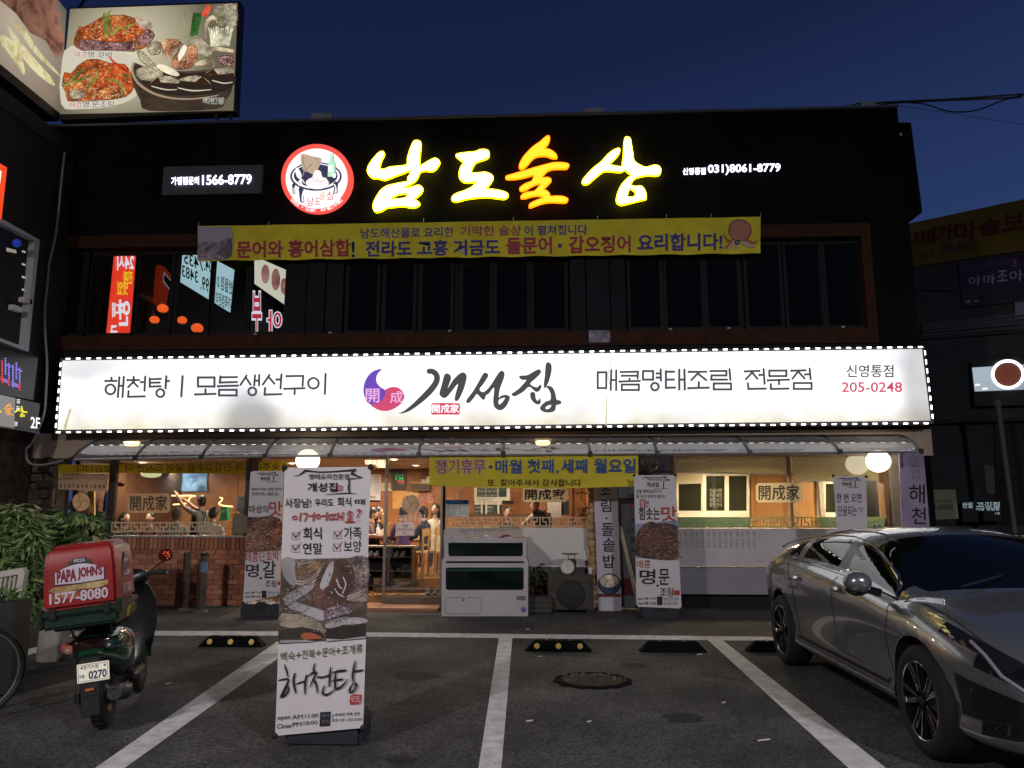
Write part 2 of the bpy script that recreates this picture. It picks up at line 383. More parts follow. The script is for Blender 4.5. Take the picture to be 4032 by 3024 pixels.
mb.build('cast_ring',mat('rust_ring',(.04,.028,.02),.8),mh)
mb = MB()
for i in range(46):
    a = random.uniform(-.3,math.pi + .3); r = rx * random.uniform(.55,.97); p = c + Vector((math.cos(a) * r,math.sin(a) * r * .93,.016))
    s = random.uniform(.006,.02); mb.ball(p,(s,s * .8,s * .6),6)
tag(mb.build('rubble',mat('pale_stone',(.10,.09,.08),.9),mh),kind='stuff')
mb = MB()
for i in range(260):
    p = Vector((random.uniform(-5,4.5),random.uniform(3.4,12),.004)); s = random.uniform(.004,.011); Mx = Matrix.Rotation(random.random() * 6,3,'Z')
    mb.ball(p,(s,s * random.uniform(.4,1),s * .4),6,M=Mx)
tag(mb.build('gravel',mat('grit',(.15,.14,.13),.9)),'loose pale grit scattered on the asphalt',kind='stuff')
lit = [((2078,2480),.05),((2127,2588),.05),((2755,2580),.06),((2085,2843),.05),((3010,2920),.09),((2850,2770),.03),((660,2695),.04),((2320,2845),.03)]
for k,(p,s) in enumerate(lit):
    q = gnd(*p); mb = MB(); mb.tube([q + Vector((-s / 2,0,.006)),q + Vector((s / 2,s * .3,.009))],.006,6)
    tag(mb.build('paper_scrap',mat('scrap',(.55,.52,.48),.8)),['crumpled shiny scrap lying between the fish tank and the white line','small pale scrap in front of the yellow-dotted wheel stop','short pale scrap by the corner of the plain wheel stop','pale stub lying in the middle bay near the photo bottom','thin twig lying beside the front wheel of the car','tiny pale crumb left of the car','tiny crumb lying right of the scooter','tiny crumb in the bay below the manhole'][k],'litter')
# ------------------------------------------------------------------ main building
Yw = 13.0
XL,XR = at(236,900,Yw).x,at(3534,430,Yw).x
ZR = at(1800,466,Yw).z; Zb1 = at(1800,905,Yw).z; Zb0 = at(1800,1366,Yw).z
BL = thing('restaurant_building','two storey restaurant building with black fascia and lit ground floor','building',((XL + XR) / 2,Yw,0))
seam = mat('seam_dark',(.004,.004,.004),.8)
box('fascia_back',XL - .6,XR,Yw + .05,Yw + .9,Zb1,ZR,seam,BL)
pw = (XR - XL + .6) / 7; ph = (ZR - Zb1) / 3
for j in range(3):
    for i in range(7): box('fascia_panel',XL - .6 + i * pw + .003,XL - .6 + (i + 1) * pw - .003,Yw,Yw + .05,Zb1 + j * ph + .003,Zb1 + (j + 1) * ph - .003,black_panel,BL)
box('roof_coping',XL - .6,XR,Yw - .04,Yw + .95,ZR,ZR + .045,mat('coping_metal',(.16,.17,.19),.4,.6),BL)
for (a,b,t) in ((1218,1300,455),(2295,2382,434),(3405,3500,408)):
    x0,x1 = at(a,460,Yw).x,at(b,460,Yw).x; q = at((a + b) / 2,t,Yw + .2).z
    box('roof_block',x0,x1,Yw + .1,Yw + .5,ZR + .045,q,mat('roof_concrete',(.33,.33,.35),.8,noise=.3),BL,bev=.01)
# lower black mass right of the roof and pier under it
x2 = at(3582,482,Yw + .3).x; zt = at(3570,482,Yw + .3).z
MB().prism([at(3534,482,Yw + .3),at(3587,482,Yw + .3),at(3632,835,Yw + .3),at(3590,868,Yw + .3),at(3534,868,Yw + .3)],[v + Vector((0,2.5,0)) for v in [at(3534,482,Yw + .3),at(3587,482,Yw + .3),at(3632,835,Yw + .3),at(3590,868,Yw + .3),at(3534,868,Yw + .3)]]).build('side_fascia',black_panel,BL)
MB().ball(at(3545,530,Yw + .28),.03,8).build('side_spot',mat('white_knob',(.8,.8,.8),.4),BL)
xr2 = at(3440,1100,Yw).x; XE = at(3625,1370,Yw + .05).x
box('corner_pier',xr2,XE,Yw + .05,Yw + 5,0,Zb1,black_panel,BL)
box('building_core',at(1131,1100,Yw).x + .1,xr2,Yw + 5.6,Yw + 9,0,ZR - .1,seam,BL)
xu = at(1131,1100,Yw).x; uw = mat('room_dark_tone',(.006,.006,.008),.8)  # upstairs room added for the reflection stand-ins, its darkness put into the colour
box('added_room_wall',xu,xu + .1,Yw + .35,Yw + 12,Zb0 - .2,ZR - .1,uw,BL); box('added_room_wall',XL - .4,xu,Yw + 12,Yw + 12.1,0,ZR - .1,uw,BL)
box('added_room_wall',XL - .5,XL + .0,Yw + .35,Yw + 12,Zb0 - .2,ZR - .1,uw,BL); box('added_room_ceiling',XL,xu,Yw + .9,Yw + 12,ZR - .2,ZR - .1,uw,BL); box('added_room_floor',XL,xu,Yw + .3,Yw + 12,Zb0 - .3,Zb0 - .2,uw,BL)
box('upper_floor_slab',XL - .4,xr2,Yw + .3,Yw + 5.6,at(1800,1700,Yw).z + .1,Zb0 - .1,seam,BL)
box('upper_back_wall',at(1131,1100,Yw).x,xr2,Yw + .35,Yw + .5,Zb0 - .1,Zb1,seam,BL)
# brown trims round the window band
zt0,zt1 = at(1800,955,Yw).z,at(1800,1308,Yw).z
box('brown_beam',XL,xr2,Yw - .02,Yw + .3,zt0,Zb1 - .003,brown_trim,BL)
box('brown_beam',XL,xr2,Yw - .02,Yw + .3,Zb0,zt1,brown_trim,BL)
xl2 = at(246,1100,Yw).x; xr1 = at(3402,1100,Yw).x
box('brown_post',XL,xl2,Yw - .018,Yw + .3,zt1 + .002,zt0 - .002,brown_trim,BL)
box('brown_post',xr1,xr2,Yw - .018,Yw + .3,zt1 + .002,zt0 - .002,brown_trim,BL)
# under the sign: soffit beam
zs0 = at(1800,1700,Yw).z; zs1 = at(1800,1800,Yw).z
box('sign_wall',XL,xr2,Yw + .02,Yw + .35,zs0,Zb0 - .002,seam,BL)
box('eaves_beam',at(112,1750,Yw).x,XE,Yw - .05,Yw + .3,zs1,zs0 - .002,beige,BL)
# windows upstairs
panes = [(253,345,365),(345,530,0),(538,673,1),(695,828,1),(836,972,1),(983,1126,1),(1367,1489,2),(1513,1632,2),(1657,1779,2),(1817,1934,2),(1950,2080,2),(2096,2229,2),(2477,2604,3),(2620,2768,3),(2781,2911,3),(2939,3078,3),(3097,3237,3),(3252,3395,3)]
yin = Yw + .14
for (a,b,k) in panes:
    xa,xb = at(a - 7,1150,yin).x,at(b + 7,1150,yin).x
    za,zb = zt1 + .03,zt0 - .03; f = .055
    mb = MB(); mb.box(xa,xa + f,yin,yin + .07,za,zb); mb.box(xb - f,xb,yin,yin + .07,za,zb)
    mb.box(xa + f,xb - f,yin,yin + .07,za,za + f); mb.box(xa + f,xb - f,yin,yin + .07,zb - f,zb)
    fo = mb.build('window',frame_grey,BL)
    box('window_pane',xa + f,xb - f,yin + .03,yin + .04,za + f,zb - f,dark_pane if k > 1 else clear_pane,fo)
    MB().box(xb - f * .7,xb - f * .3,yin - .02,yin,za + .08,za + .2).build('window_catch',frame_grey,fo)
box('band_back',xu,xr1,yin + .072,Yw + .34,zt1,zt0,seam,BL)
for (a,b) in ((1133,1205),(1208,1278),(1284,1350),(2246,2305),(2310,2400),(2404,2462)):
    box('grey_panel',at(a,1150,Yw + .06).x,at(b,1150,Yw + .06).x,Yw + .06,Yw + .14,zt1 + .003,zt0 - .003,panel_grey,BL)
box('repair_patch',at(2318,1330,Yw).x,at(2402,1330,Yw).x,Yw - .03,Yw - .02,Zb0 + .05,zt1,mat('bare_plaster',(.28,.26,.33),.9,noise=.5,nscale=8),BL)
for x in (1126,2315,2395):
    q = at(x,1330,Yw).x; box('beam_joint',q - .012,q + .012,Yw - .026,Yw - .02,Zb0,zt1,seam,BL)
for x,y in ((1300,1310),(1005,1315),(2640,1296),(2870,1292),(1770,1303),(3320,1287)):
    MB().ball(at(x,y,Yw - .03),(.035,.02,.02),8).build('droppings',mat('pale_dirt',(.4,.37,.3),.9),BL)
# ------------------------------------------------------------------ round logo sign
def yplane(d): return PY(Yw - d)
LG = thing('round_logo_sign','round backlit logo sign with red rim on the black fascia','sign',at(1248,700,Yw))
E = lambda pts: c_('E4',pts)
def ell(cx,cy,rx,ry,n=40,a0=0,a1=2 * math.pi): return [(cx + rx * math.cos(a0 + (a1 - a0) * i / n),cy + ry * math.sin(a0 + (a1 - a0) * i / n)) for i in range(n)]
shape('rim',[E(ell(935,815,667,640,64))],yplane(.12),glow('sign_red',(1.,.10,.075),1.0),LG,.10)
shape('white_face',[E(ell(932,820,578,560,64))],yplane(.13),glow('sign_white_soft',(1,.96,1.),1.15),LG,.005)
navy = glow('sign_navy',(.05,.045,.11),.8)
P1 = yplane(.136)
shape('table_top',[E(ell(920,780,482,270,48))],P1,navy,LG)
shape('table_ring',[E(ell(920,775,445,240,48)),E(ell(915,765,410,215,48))],off(P1,.002),glow('sign_white_soft',(1,.96,1)),LG)
brush('table_leg',[E([(500,930,60),(505,1020,48),(515,1100,44)]),E([(640,1000,90),(650,1130,80),(665,1250,78)]),E([(1290,900,90),(1290,1000,70),(1295,1080,66)])],off(P1,.001),navy,LG)
brush('leg_shine',[E([(510,990,16),(515,1095,18)]),E([(690,1060,28),(668,1150,28),(672,1245,32)]),E([(1265,930,24),(1290,1000,24),(1290,1075,32)])],off(P1,.004),glow('sign_white_soft',(1,.96,1)),LG)
ray_ = [(640,380),(665,357),(740,370),(860,405),(1020,440),(1008,520),(1000,545),(960,640),(900,720),(830,730),(760,690),(700,700),(690,740),(660,790),(690,690),(665,640),(670,580),(640,540),(635,450)]
shape('ray_fish',[E(ray_)],off(P1,.005),glow('sign_tan',(.62,.46,.33),.9),LG,smooth=3)
brush('ray_line',[E([(690,400,8),(680,500,8),(700,580,8),(690,680,8)]),E([(850,550,8),(760,620,8),(700,690,8)]),E(ring(922,460,12,9,5)),E(ring(968,520,10,9,5))],off(P1,.007),glow('sign_brown',(.16,.08,.05),.8),LG)
shape('bottle',[E([(1190,352),(1252,352),(1250,400),(1248,470),(1275,530),(1285,600),(1283,785),(1138,785),(1145,600),(1150,520),(1180,490),(1190,420)])],off(P1,.008),glow('sign_green',(.50,.93,.62),1.),LG)
shape('bottle_label',[E([(1150,580),(1230,572),(1230,700),(1155,690)])],off(P1,.010),glow('sign_white_soft',(1,.96,1)),LG)
brush('bottle_edge',[E([(1250,400,9),(1248,470,9),(1277,530,9),(1287,620,9),(1285,780,9)])],off(P1,.011),navy,LG)
shape('cup',[E([(1220,728),(1300,728),(1285,805),(1235,805)])],off(P1,.012),glow('sign_white_soft',(1,.96,1)),LG)
shape('squid_body',[E([(545,622),(590,635),(640,720),(650,790),(620,828),(575,800),(540,710)])],off(P1,.012),glow('sign_white_soft',(1,.96,1)),LG,smooth=3)
brush('squid_arm',[E([(640,830,20),(600,880,16),(570,920,12)]),E([(640,830,20),(625,900,16),(600,955,12)]),E([(640,830,20),(655,910,16),(680,970,12)]),E([(640,830,20),(680,860,16),(705,910,10)])],off(P1,.012),glow('sign_white_soft',(1,.96,1)),LG)
shape('serving_plate',[E(ell(945,905,215,118,32))],off(P1,.012),glow('sign_white_soft',(1,.96,1)),LG)
shape('heaped_food',[E([(760,900),(800,820),(850,800),(880,700),(940,660),(1010,690),(1040,790),(1110,810),(1140,900),(1060,960),(960,975),(850,960)])],off(P1,.015),glow('sign_cream',(1.,.93,.9),1.02),LG,smooth=3)
brush('plate_line',[E([(720,900,8),(800,990,8),(945,1018,8),(1090,990,8),(1165,900,8)]),E([(850,820,6),(900,870,6),(960,860,6),(1030,880,6),(1090,850,6)])],off(P1,.017),glow('sign_lilac',(.55,.5,.7),.8),LG)
rd = glow('sign_dark_red',(.70,.03,.06),.9)
for s,q,m_ in (('남',(752,1170,870,1335),rd),('도',(895,1180,995,1305),rd),('술',(985,1060,1085,1215),glow('sign_orange',(.95,.38,.10),.95)),('상',(1110,1050,1262,1220),rd)):
    text(s,b_('E4',*q),off(P1,.012),m_,LG,.004,lean=.1)
arc_s = '등록번호 : 남도술상  40-1278412'; n = len(arc_s)
for i,ch in enumerate(arc_s):
    if ch == ' ': continue
    a = R(137) - R(94) * i / (n - 1); cxx,cyy = 932 + 615 * math.cos(a),818 + 592 * math.sin(a)
    hw = 28 if ord(ch) > 1000 else 18
    if ch in ':-': hh = 14 if ch == ':' else 5
    else: hh = 34
    ctr = E([(cxx,cyy)])[0]; th = math.pi / 2 - a
    def rt(X,Yy,ctr=ctr,th=-th): dx,dy = X - ctr[0],Yy - ctr[1]; return (ctr[0] + dx * math.cos(th) + dy * math.sin(-th) * -1 * -1,ctr[1] + dx * math.sin(th) + dy * math.cos(th)) if 0 else (ctr[0] + dx * math.cos(th) - dy * math.sin(th),ctr[1] + dx * math.sin(th) + dy * math.cos(th))
    text(ch,(ctr[0] - hw / 4.74,ctr[1] - hh / 4.74,ctr[0] + hw / 4.74,ctr[1] + hh / 4.74),off(P1,.004),glow('sign_white_soft',(1,.96,1)),LG,.02,rot=rt)
# ------------------------------------------------------------------ big channel letters
L1 = [(845,205),(890,192),(935,205),(950,240),(942,330),(935,430),(930,556),(1000,525),(1070,485),(1150,450),(1205,475),(1222,515),(1195,570),(1150,620),(1100,640),(1020,632),(942,648),(905,720),(865,780),(780,835),(678,883),(740,883),(810,872),(880,848),(925,845),(965,870),(975,905),(950,960),(900,1005),(853,1052),(905,1078),(932,1110),(905,1145),(840,1168),(770,1160),(690,1147),(580,1155),(450,1172),(390,1210),(330,1230),(285,1228),(258,1190),(250,1140),(275,1060),(320,980),(370,910),(440,860),(520,835),(640,808),(748,788),(755,735),(785,690),(785,628),(700,665),(600,700),(500,740),(420,765),(370,755),(310,738),(250,738),(200,700),(170,650),(175,590),(205,525),(270,440),(330,375),(385,350),(415,370),(412,410),(380,470),(358,540),(355,605),(420,608),(500,578),(600,568),(740,545),(750,460),(780,350),(810,270)]
L1h = [(510,1052),(560,1005),(620,975),(700,965),(763,957),(740,1000),(715,1030),(600,1042)]
L2 = [(1460,400),(1500,382),(1600,368),(1750,352),(1790,330),(1860,322),(1920,335),(1938,370),(1933,430),(1880,465),(1760,505),(1710,560),(1675,655),(1740,665),(1820,658),(1890,655),(1960,680),(1995,720),(1980,780),(1930,850),(1890,895),(1990,902),(2090,918),(2180,945),(2215,975),(2210,1010),(2160,1040),(2080,1035),(1960,1020),(1840,1018),(1700,1030),(1580,1050),(1470,1080),(1410,1070),(1393,1040),(1420,990),(1480,955),(1560,930),(1660,885),(1720,840),(1763,792),(1700,798),(1610,803),(1550,785),(1508,735),(1500,680),(1520,590),(1570,512),(1540,490),(1465,430)]
L3a = [(660,105),(678,130),(670,180),(640,230),(615,270),(660,272),(710,295),(755,335),(770,370),(755,388),(700,382),(640,360),(570,358),(500,372),(450,410),(400,470),(350,515),(310,518),(297,490),(310,440),(350,370),(410,300),(480,235),(560,180),(620,125)]
L3b = [(130,625),(150,603),(300,560),(480,505),(640,462),(740,440),(850,442),(905,455),(918,475),(900,505),(880,518),(800,518),(720,522),(650,545),(605,590),(583,628),(650,625),(688,640),(695,668),(670,700),(630,740),(598,772),(640,790),(675,825),(688,860),(760,856),(840,862),(890,880),(905,900),(880,938),(800,938),(700,933),(600,945),(520,970),(440,1000),(420,992),(430,955),(490,920),(560,893),(603,878),(570,858),(510,853),(440,865),(370,885),(325,885),(318,865),(345,830),(400,808),(480,798),(520,765),(568,705),(500,715),(430,750),(370,785),(320,793),(303,775),(315,745),(380,700),(450,675),(470,640),(480,595),(400,615),(300,638),(200,648),(140,645)]
L4 = [(1640,120),(1680,140),(1692,200),(1715,330),(1728,415),(1790,465),(1870,500),(1930,485),(1990,472),(2045,490),(2063,540),(2045,590),(1990,603),(1900,598),(1800,615),(1735,640),(1700,685),(1690,718),(1740,738),(1800,730),(1845,755),(1875,820),(1880,885),(1860,900),(1740,928),(1640,955),(1560,967),(1515,935),(1508,880),(1530,800),(1570,720),(1640,640),(1695,598),(1660,570),(1612,533),(1570,555),(1500,555),(1420,545),(1350,550),(1290,590),(1220,650),(1160,700),(1110,712),(1083,690),(1090,655),(1150,580),(1230,500),(1320,430),(1400,340),(1480,280),(1540,263),(1552,290),(1530,345),(1470,410),(1422,463),(1490,480),(1575,490),(1583,430),(1595,340),(1600,230),(1612,140)]
L4h = [(1640,865),(1655,815),(1675,762),(1720,785),(1745,815),(1742,845),(1715,868),(1670,870)]
yel_face = glow('letter_yellow_white',(1.,.96,.50),3.0); yel_rim = glow('letter_yellow_rim',(1.,.80,.0),5.)
ora_face = glow('letter_yellow',(1.,.80,.03),1.15); ora_rim = glow('letter_orange_rim',(1.,.15,.0),4.)
for nm,lab,cr,loops,fm,rm in (('channel_letter','first big glowing yellow letter 남 beside the round logo','F1',[[L1,L1h]],yel_face,yel_rim),('channel_letter','second big glowing yellow letter 도','F1',[[L2]],yel_face,yel_rim),
                              ('channel_letter','orange rimmed big glowing letter 술','F2',[[L3a],[L3b]],ora_face,ora_rim),('channel_letter','rightmost big glowing yellow letter 상','F2',[[L4,L4h]],yel_face,yel_rim)):
    pp = c_(cr,loops[0][0]); T = thing(nm,lab,'sign letter',hit(*pp[len(pp) // 2],PY(Yw)),'big glowing brush letters on the fascia')
    for lp in loops:
        q = [c_(cr,l) for l in lp]
        q2 = [catmull(q[0],3)] + [catmull(h,3) for h in q[1:]]
        shape('letter_can',[inflate(q2[0],1.2)] + [inflate(h,-1.2) for h in q2[1:]],yplane(.11),rm,T,.045)
        shape('letter_face',[inflate(q2[0],-1.6)] + [inflate(h,1.2) for h in q2[1:]],yplane(.114),fm,T,.003)
# small lit telephone signs
T = thing('phone_sign','grey backlit phone sign reading 1566-8779 left of the round logo','sign',at(834,710,Yw))
pbox('sign_box',(640,652,1030,764),Yw - .10,.1,mat('sign_grey',(.075,.085,.095),.5,noise=.1),T,.006)
wl = glow('led_white',(.93,.90,1.),2.6); hl = glow('led_violet_edge',(.5,.42,.9),1.2)
text('가맹점문의',b_('C3',220,438,412,492),yplane(.13),wl,T,.035,slope=-.02,out=.06,om=hl)
text('1566-8779',b_('C3',437,425,778,492),yplane(.13),wl,T,.03,slope=-.02,out=.05,om=hl)
T = thing('phone_letters','white lit letters 031)8061-8779 right of the big letters','sign',at(2880,670,Yw))
text('신영통점',b_('C4',1562,335,1703,376),yplane(.06),wl,T,.035,slope=-.02,out=.06,om=hl)
text('031)8061-8779',b_('C4',1720,315,2168,378),yplane(.06),wl,T,.03,slope=-.02,out=.05,om=hl)
# ------------------------------------------------------------------ yellow cloth banner upstairs
BN = thing('cloth_banner','long yellow seafood banner hanging below the big letters','banner',at(1900,940,Yw - .1))
cy_ = mat('yellow_cloth',(.74,.62,.03),.75,noise=.12,nscale=3,bump=.25,bscale=5)
bp = yplane(.12)
top = lambda x: 890 + (x - 776) / (2996 - 776) * (853 - 890); bot = lambda x: 1027 + (x - 776) / (2993 - 776) * (997 - 1027)
nx,nz = 90,6; mb = MB()
for i in range(nx + 1):
    x = 778 + (2995 - 778) * i / nx
    for j in range(nz + 1):
        y = top(x) + (bot(x) - top(x)) * j / nz + (1.6 * math.sin(i * .9) if j == nz else 0)
        P = hit(x,y,bp); wv = .010 * math.sin(i * .55 + j * .5) * math.sin(i * .13) - .006; mb.v.append((P.x,P.y + abs(wv),P.z))
mb.f = [(i * (nz + 1) + j,(i + 1) * (nz + 1) + j,(i + 1) * (nz + 1) + j + 1,i * (nz + 1) + j + 1) for i in range(nx) for j in range(nz)]; mb.m = [0] * len(mb.f)
mb.build('cloth',cy_,BN,smooth=True)
bp2 = off(bp,.008); blue = mat('blue_ink',(.055,.045,.25),.7); rdk = mat('crimson_ink',(.45,.035,.055),.7); lil = mat('lilac_ink',(.50,.42,.50),.7)
sl = -.0155
def bt(s,q,m_,w=.04): text(s,q,bp2,m_,BN,w,slope=sl,out=w * .5 + .022,om=lil)
bt('남도해산물로 요리한',b_('C3',1540,795,2187,863),blue,.006)
bt('기막힌 술상',b_('C4',178,697,557,757),rdk,.01)
bt('이 펼쳐집니다',b_('C4',578,692,968,753),blue,.012)
bt('문어와 홍어삼합',b_('C3',677,884,1466,1000),rdk)
text('!',b_('C3',1478,888,1496,995),bp2,ink,BN,.03,out=.05,om=lil)
bt('전라도 고흥 거금도',(1440,950,1966,1010),blue); bt('돌문어',b_('C4',467,767,745,868),rdk)
shape('dot',[ell(*c_('C4',[(797,817)])[0],8,8,12)],bp2,blue,BN)
bt('갑오징어',b_('C4',855,760,1235,862),rdk); bt('요리합니다!',b_('C4',1283,747,1806,850),blue)
shape('photo_print',[[(780,893),(910,892),(918,930),(918,975),(905,1015),(885,1022),(778,1024)]],bp2,mat('pale_sky_print',(.42,.36,.44),.7),BN,smooth=0)
shape('photo_print',[c_('C3',[(403,905),(450,890),(480,885),(540,895),(560,880),(600,858),(640,865),(645,930),(640,990),(600,1012),(400,1015)])],off(bp2,.001),food('harbour_print',[(.03,.03,.05),(.12,.11,.13),(.35,.30,.36),(.10,.10,.2)],14),BN)
shape('photo_print',[c_('C3',[(403,960),(560,985),(600,1012),(450,1010)])],off(bp2,.002),food('roof_print',[(.35,.03,.03),(.5,.4,.45),(.04,.04,.12)],30),BN)
# printed octopus
oc = lambda p: c_('C4',p)
shape('octopus_print',[oc([(1865,665),(1900,655),(1950,665),(1985,700),(1988,745),(1965,780),(1930,790),(1880,785),(1855,750),(1848,700)])],bp2,mat('octopus_pink',(.50,.20,.13),.7,noise=.15),BN,smooth=3)
brush('octopus_print',[oc([(1880,780,16),(1850,790,18),(1828,770,14),(1815,745,8)]),oc([(1960,780,18),(2000,800,16),(2030,785,8)]),oc([(1870,790,16),(1845,815,14),(1820,835,8)])],off(bp2,.001),mat('octopus_red',(.48,.13,.06),.7),BN)
brush('octopus_print',[oc([(1890,790,22),(1860,820,18),(1835,840,8)]),oc([(1905,800,20),(1895,830,14),(1885,845,8)]),oc([(1930,795,24),(1970,815,20),(2010,822,10)])],off(bp2,.003),mat('octopus_pale',(.55,.45,.40),.7),BN)
shape('octopus_print',[oc(ell(1900,796,16,16,16))],off(bp2,.006),ink,BN); shape('octopus_print',[oc(ell(1901,796,8,8,12))],off(bp2,.007),mat('grey_ink',(.3,.3,.3)),BN)
brush('octopus_print',[oc(ring(1918,722,70,66,4,24,0,6.28))],off(bp2,.002),ink,BN)
for x in (782,1058,1668,2022,2353,2624,2800,2995):
    y = top(x); MB().tube([hit(x,y - 1,bp) ,hit(x,y - 14,PY(Yw - .01))],.006,6).build('tie_cord',white_plastic,BN)
XLB = at(158,1650,12.5).x
# ------------------------------------------------------------------ long white light box
SB = thing('light_box_sign','long white light box sign of the restaurant edged with white LEDs','sign',at(1950,1700,12.6))
Ys = 12.58; SP = PY(Ys); DZ = 1.0
def signface():
    m = bpy.data.materials.new('lit_acrylic'); m.use_nodes = True; t = m.node_tree; b = t.nodes['Principled BSDF']; b.inputs['Base Color'].default_value = (.3,.3,.3,1); b.inputs['Roughness'].default_value = .35
    tc = t.nodes.new('ShaderNodeTexCoord'); mp = t.nodes.new('ShaderNodeMapping'); mp.inputs['Scale'].default_value = (.9,1,1.6)
    n = t.nodes.new('ShaderNodeTexNoise'); n.inputs['Scale'].default_value = .8; n.inputs['Detail'].default_value = 2
    t.links.new(tc.outputs['Object'],mp.inputs[0]); t.links.new(mp.outputs[0],n.inputs['Vector'])
    r = t.nodes.new('ShaderNodeValToRGB'); r.color_ramp.elements[0].position = .36; r.color_ramp.elements[1].position = .60
    r.color_ramp.elements[0].color = (.74,.74,.80,1); r.color_ramp.elements[1].color = (1,1,1,1); t.links.new(n.outputs['Fac'],r.inputs[0])
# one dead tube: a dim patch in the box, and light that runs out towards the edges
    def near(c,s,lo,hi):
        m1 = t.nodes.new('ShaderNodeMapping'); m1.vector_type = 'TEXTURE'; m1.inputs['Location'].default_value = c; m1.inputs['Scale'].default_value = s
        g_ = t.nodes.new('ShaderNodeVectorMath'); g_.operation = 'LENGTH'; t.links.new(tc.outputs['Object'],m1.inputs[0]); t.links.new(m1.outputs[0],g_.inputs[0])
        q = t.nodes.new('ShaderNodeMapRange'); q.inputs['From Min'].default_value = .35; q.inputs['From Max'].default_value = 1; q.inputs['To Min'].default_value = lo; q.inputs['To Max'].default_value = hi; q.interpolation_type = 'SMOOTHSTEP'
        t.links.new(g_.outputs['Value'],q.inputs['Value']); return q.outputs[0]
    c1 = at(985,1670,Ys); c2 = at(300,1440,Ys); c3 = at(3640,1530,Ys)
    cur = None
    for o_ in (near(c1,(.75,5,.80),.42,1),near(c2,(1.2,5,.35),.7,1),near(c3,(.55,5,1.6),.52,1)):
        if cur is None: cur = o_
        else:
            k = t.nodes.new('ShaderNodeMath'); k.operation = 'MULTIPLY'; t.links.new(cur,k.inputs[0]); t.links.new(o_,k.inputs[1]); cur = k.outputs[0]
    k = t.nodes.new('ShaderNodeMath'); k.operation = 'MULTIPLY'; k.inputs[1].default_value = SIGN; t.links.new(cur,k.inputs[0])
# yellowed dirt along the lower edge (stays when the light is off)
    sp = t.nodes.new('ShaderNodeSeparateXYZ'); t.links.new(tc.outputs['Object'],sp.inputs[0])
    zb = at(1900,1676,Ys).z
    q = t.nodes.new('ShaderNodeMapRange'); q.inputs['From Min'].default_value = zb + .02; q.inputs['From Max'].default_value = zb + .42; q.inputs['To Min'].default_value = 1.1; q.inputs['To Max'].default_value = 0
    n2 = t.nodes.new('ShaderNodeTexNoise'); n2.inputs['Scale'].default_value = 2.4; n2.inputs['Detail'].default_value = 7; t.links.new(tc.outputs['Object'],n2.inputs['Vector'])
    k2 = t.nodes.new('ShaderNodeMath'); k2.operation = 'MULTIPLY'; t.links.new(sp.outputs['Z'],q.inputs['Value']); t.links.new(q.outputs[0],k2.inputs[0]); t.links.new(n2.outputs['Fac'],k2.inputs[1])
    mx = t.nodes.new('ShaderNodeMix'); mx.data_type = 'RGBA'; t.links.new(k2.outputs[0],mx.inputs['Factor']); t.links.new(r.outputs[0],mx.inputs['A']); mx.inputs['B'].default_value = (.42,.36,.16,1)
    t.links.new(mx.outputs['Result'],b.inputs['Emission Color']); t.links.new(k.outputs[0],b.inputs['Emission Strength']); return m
face = [(246,1420),(3630,1374),(3664,1656),(226,1692)]
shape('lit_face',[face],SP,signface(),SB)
fr = [(238,1411),(3640,1364),(3676,1668),(216,1704)]
MB().prism([hit(*p,PY(Ys + .004)) for p in fr],[hit(*p,PY(Ys + .004)) + Vector((0,.36,0)) for p in fr]).build('sign_case',mat('case_metal',(.12,.11,.10),.5,.3,noise=.2),SB)
ledw = glow('led_module_white',(.92,.95,1.),LEDS); ledb = mat('led_board',(.5,.5,.48),.5)
def led(name='led_module'):
    mb = MB(); mb.box(-.040,.040,-.004,.006,-.013,.013,1)
    for k in (-.025,0,.025): mb.box(k - .0105,k + .0105,-.0085,-.004,-.0095,.0095,0)
    return mb
ld = led().build('led_module',[ledw,ledb],SB); first = True
def put_led(x,y,vert):
    global first
    p = hit(x,y,PY(Ys - .008)); o = ld if first else copy_part(ld,SB); first = False
    o.location = p; o.rotation_euler = (0,R(90 if vert else 0),0)
nT = 84
for i in range(nT): u = (i + .7) / nT; put_led(240 + u * 3396,1413 - u * 47 + random.uniform(-.8,.8),False)
for i in range(nT + 2): u = (i + .3) / (nT + 2); put_led(218 + u * 3456,1702 - u * 36 + random.uniform(-.8,.8),False)
for i in range(8): u = (i + .6) / 8.2; put_led(241 - u * 22,1416 + u * 280,True); put_led(3639 + u * 35,1368 + u * 293,True)
pts = [hit(2400 + 6 * math.sin(k * .9),1376 + k * 19,PY(Ys - .02)) for k in range(9)]
MB().tube(pts,.0035,5).build('loose_wire',mat('grey_wire',(.2,.2,.2),.6),SB)
MB().tube([hit(240 + 3396 * i / 170,1415 - 47 * i / 170 + (2 if i % 2 else -1),PY(Ys - .004)) for i in range(171)],.002,4).build('led_cable',mat('grey_wire',(.2,.2,.2),.6),SB)
txt = glow('sign_charcoal',(.055,.057,.060),1.); S2 = off(SP,.004)
def mono(cr,strokes,wd,rings=()):
    st = [[(x,y,wd) for x,y in s] for s in strokes]
    for (x,y,r) in rings: st.append(ring(x,y,r,r,wd,18))
# each stroke carries a knob on its starting end
    kn = []
    for s in strokes:
        x,y = s[0]; kn.append([(x - wd * .1,y,wd * 1.35),(x + wd * .1,y,wd * 1.35)])
    return brush('lettering',[c_(cr,s) for s in st + kn],S2,txt,SB,sm=0)
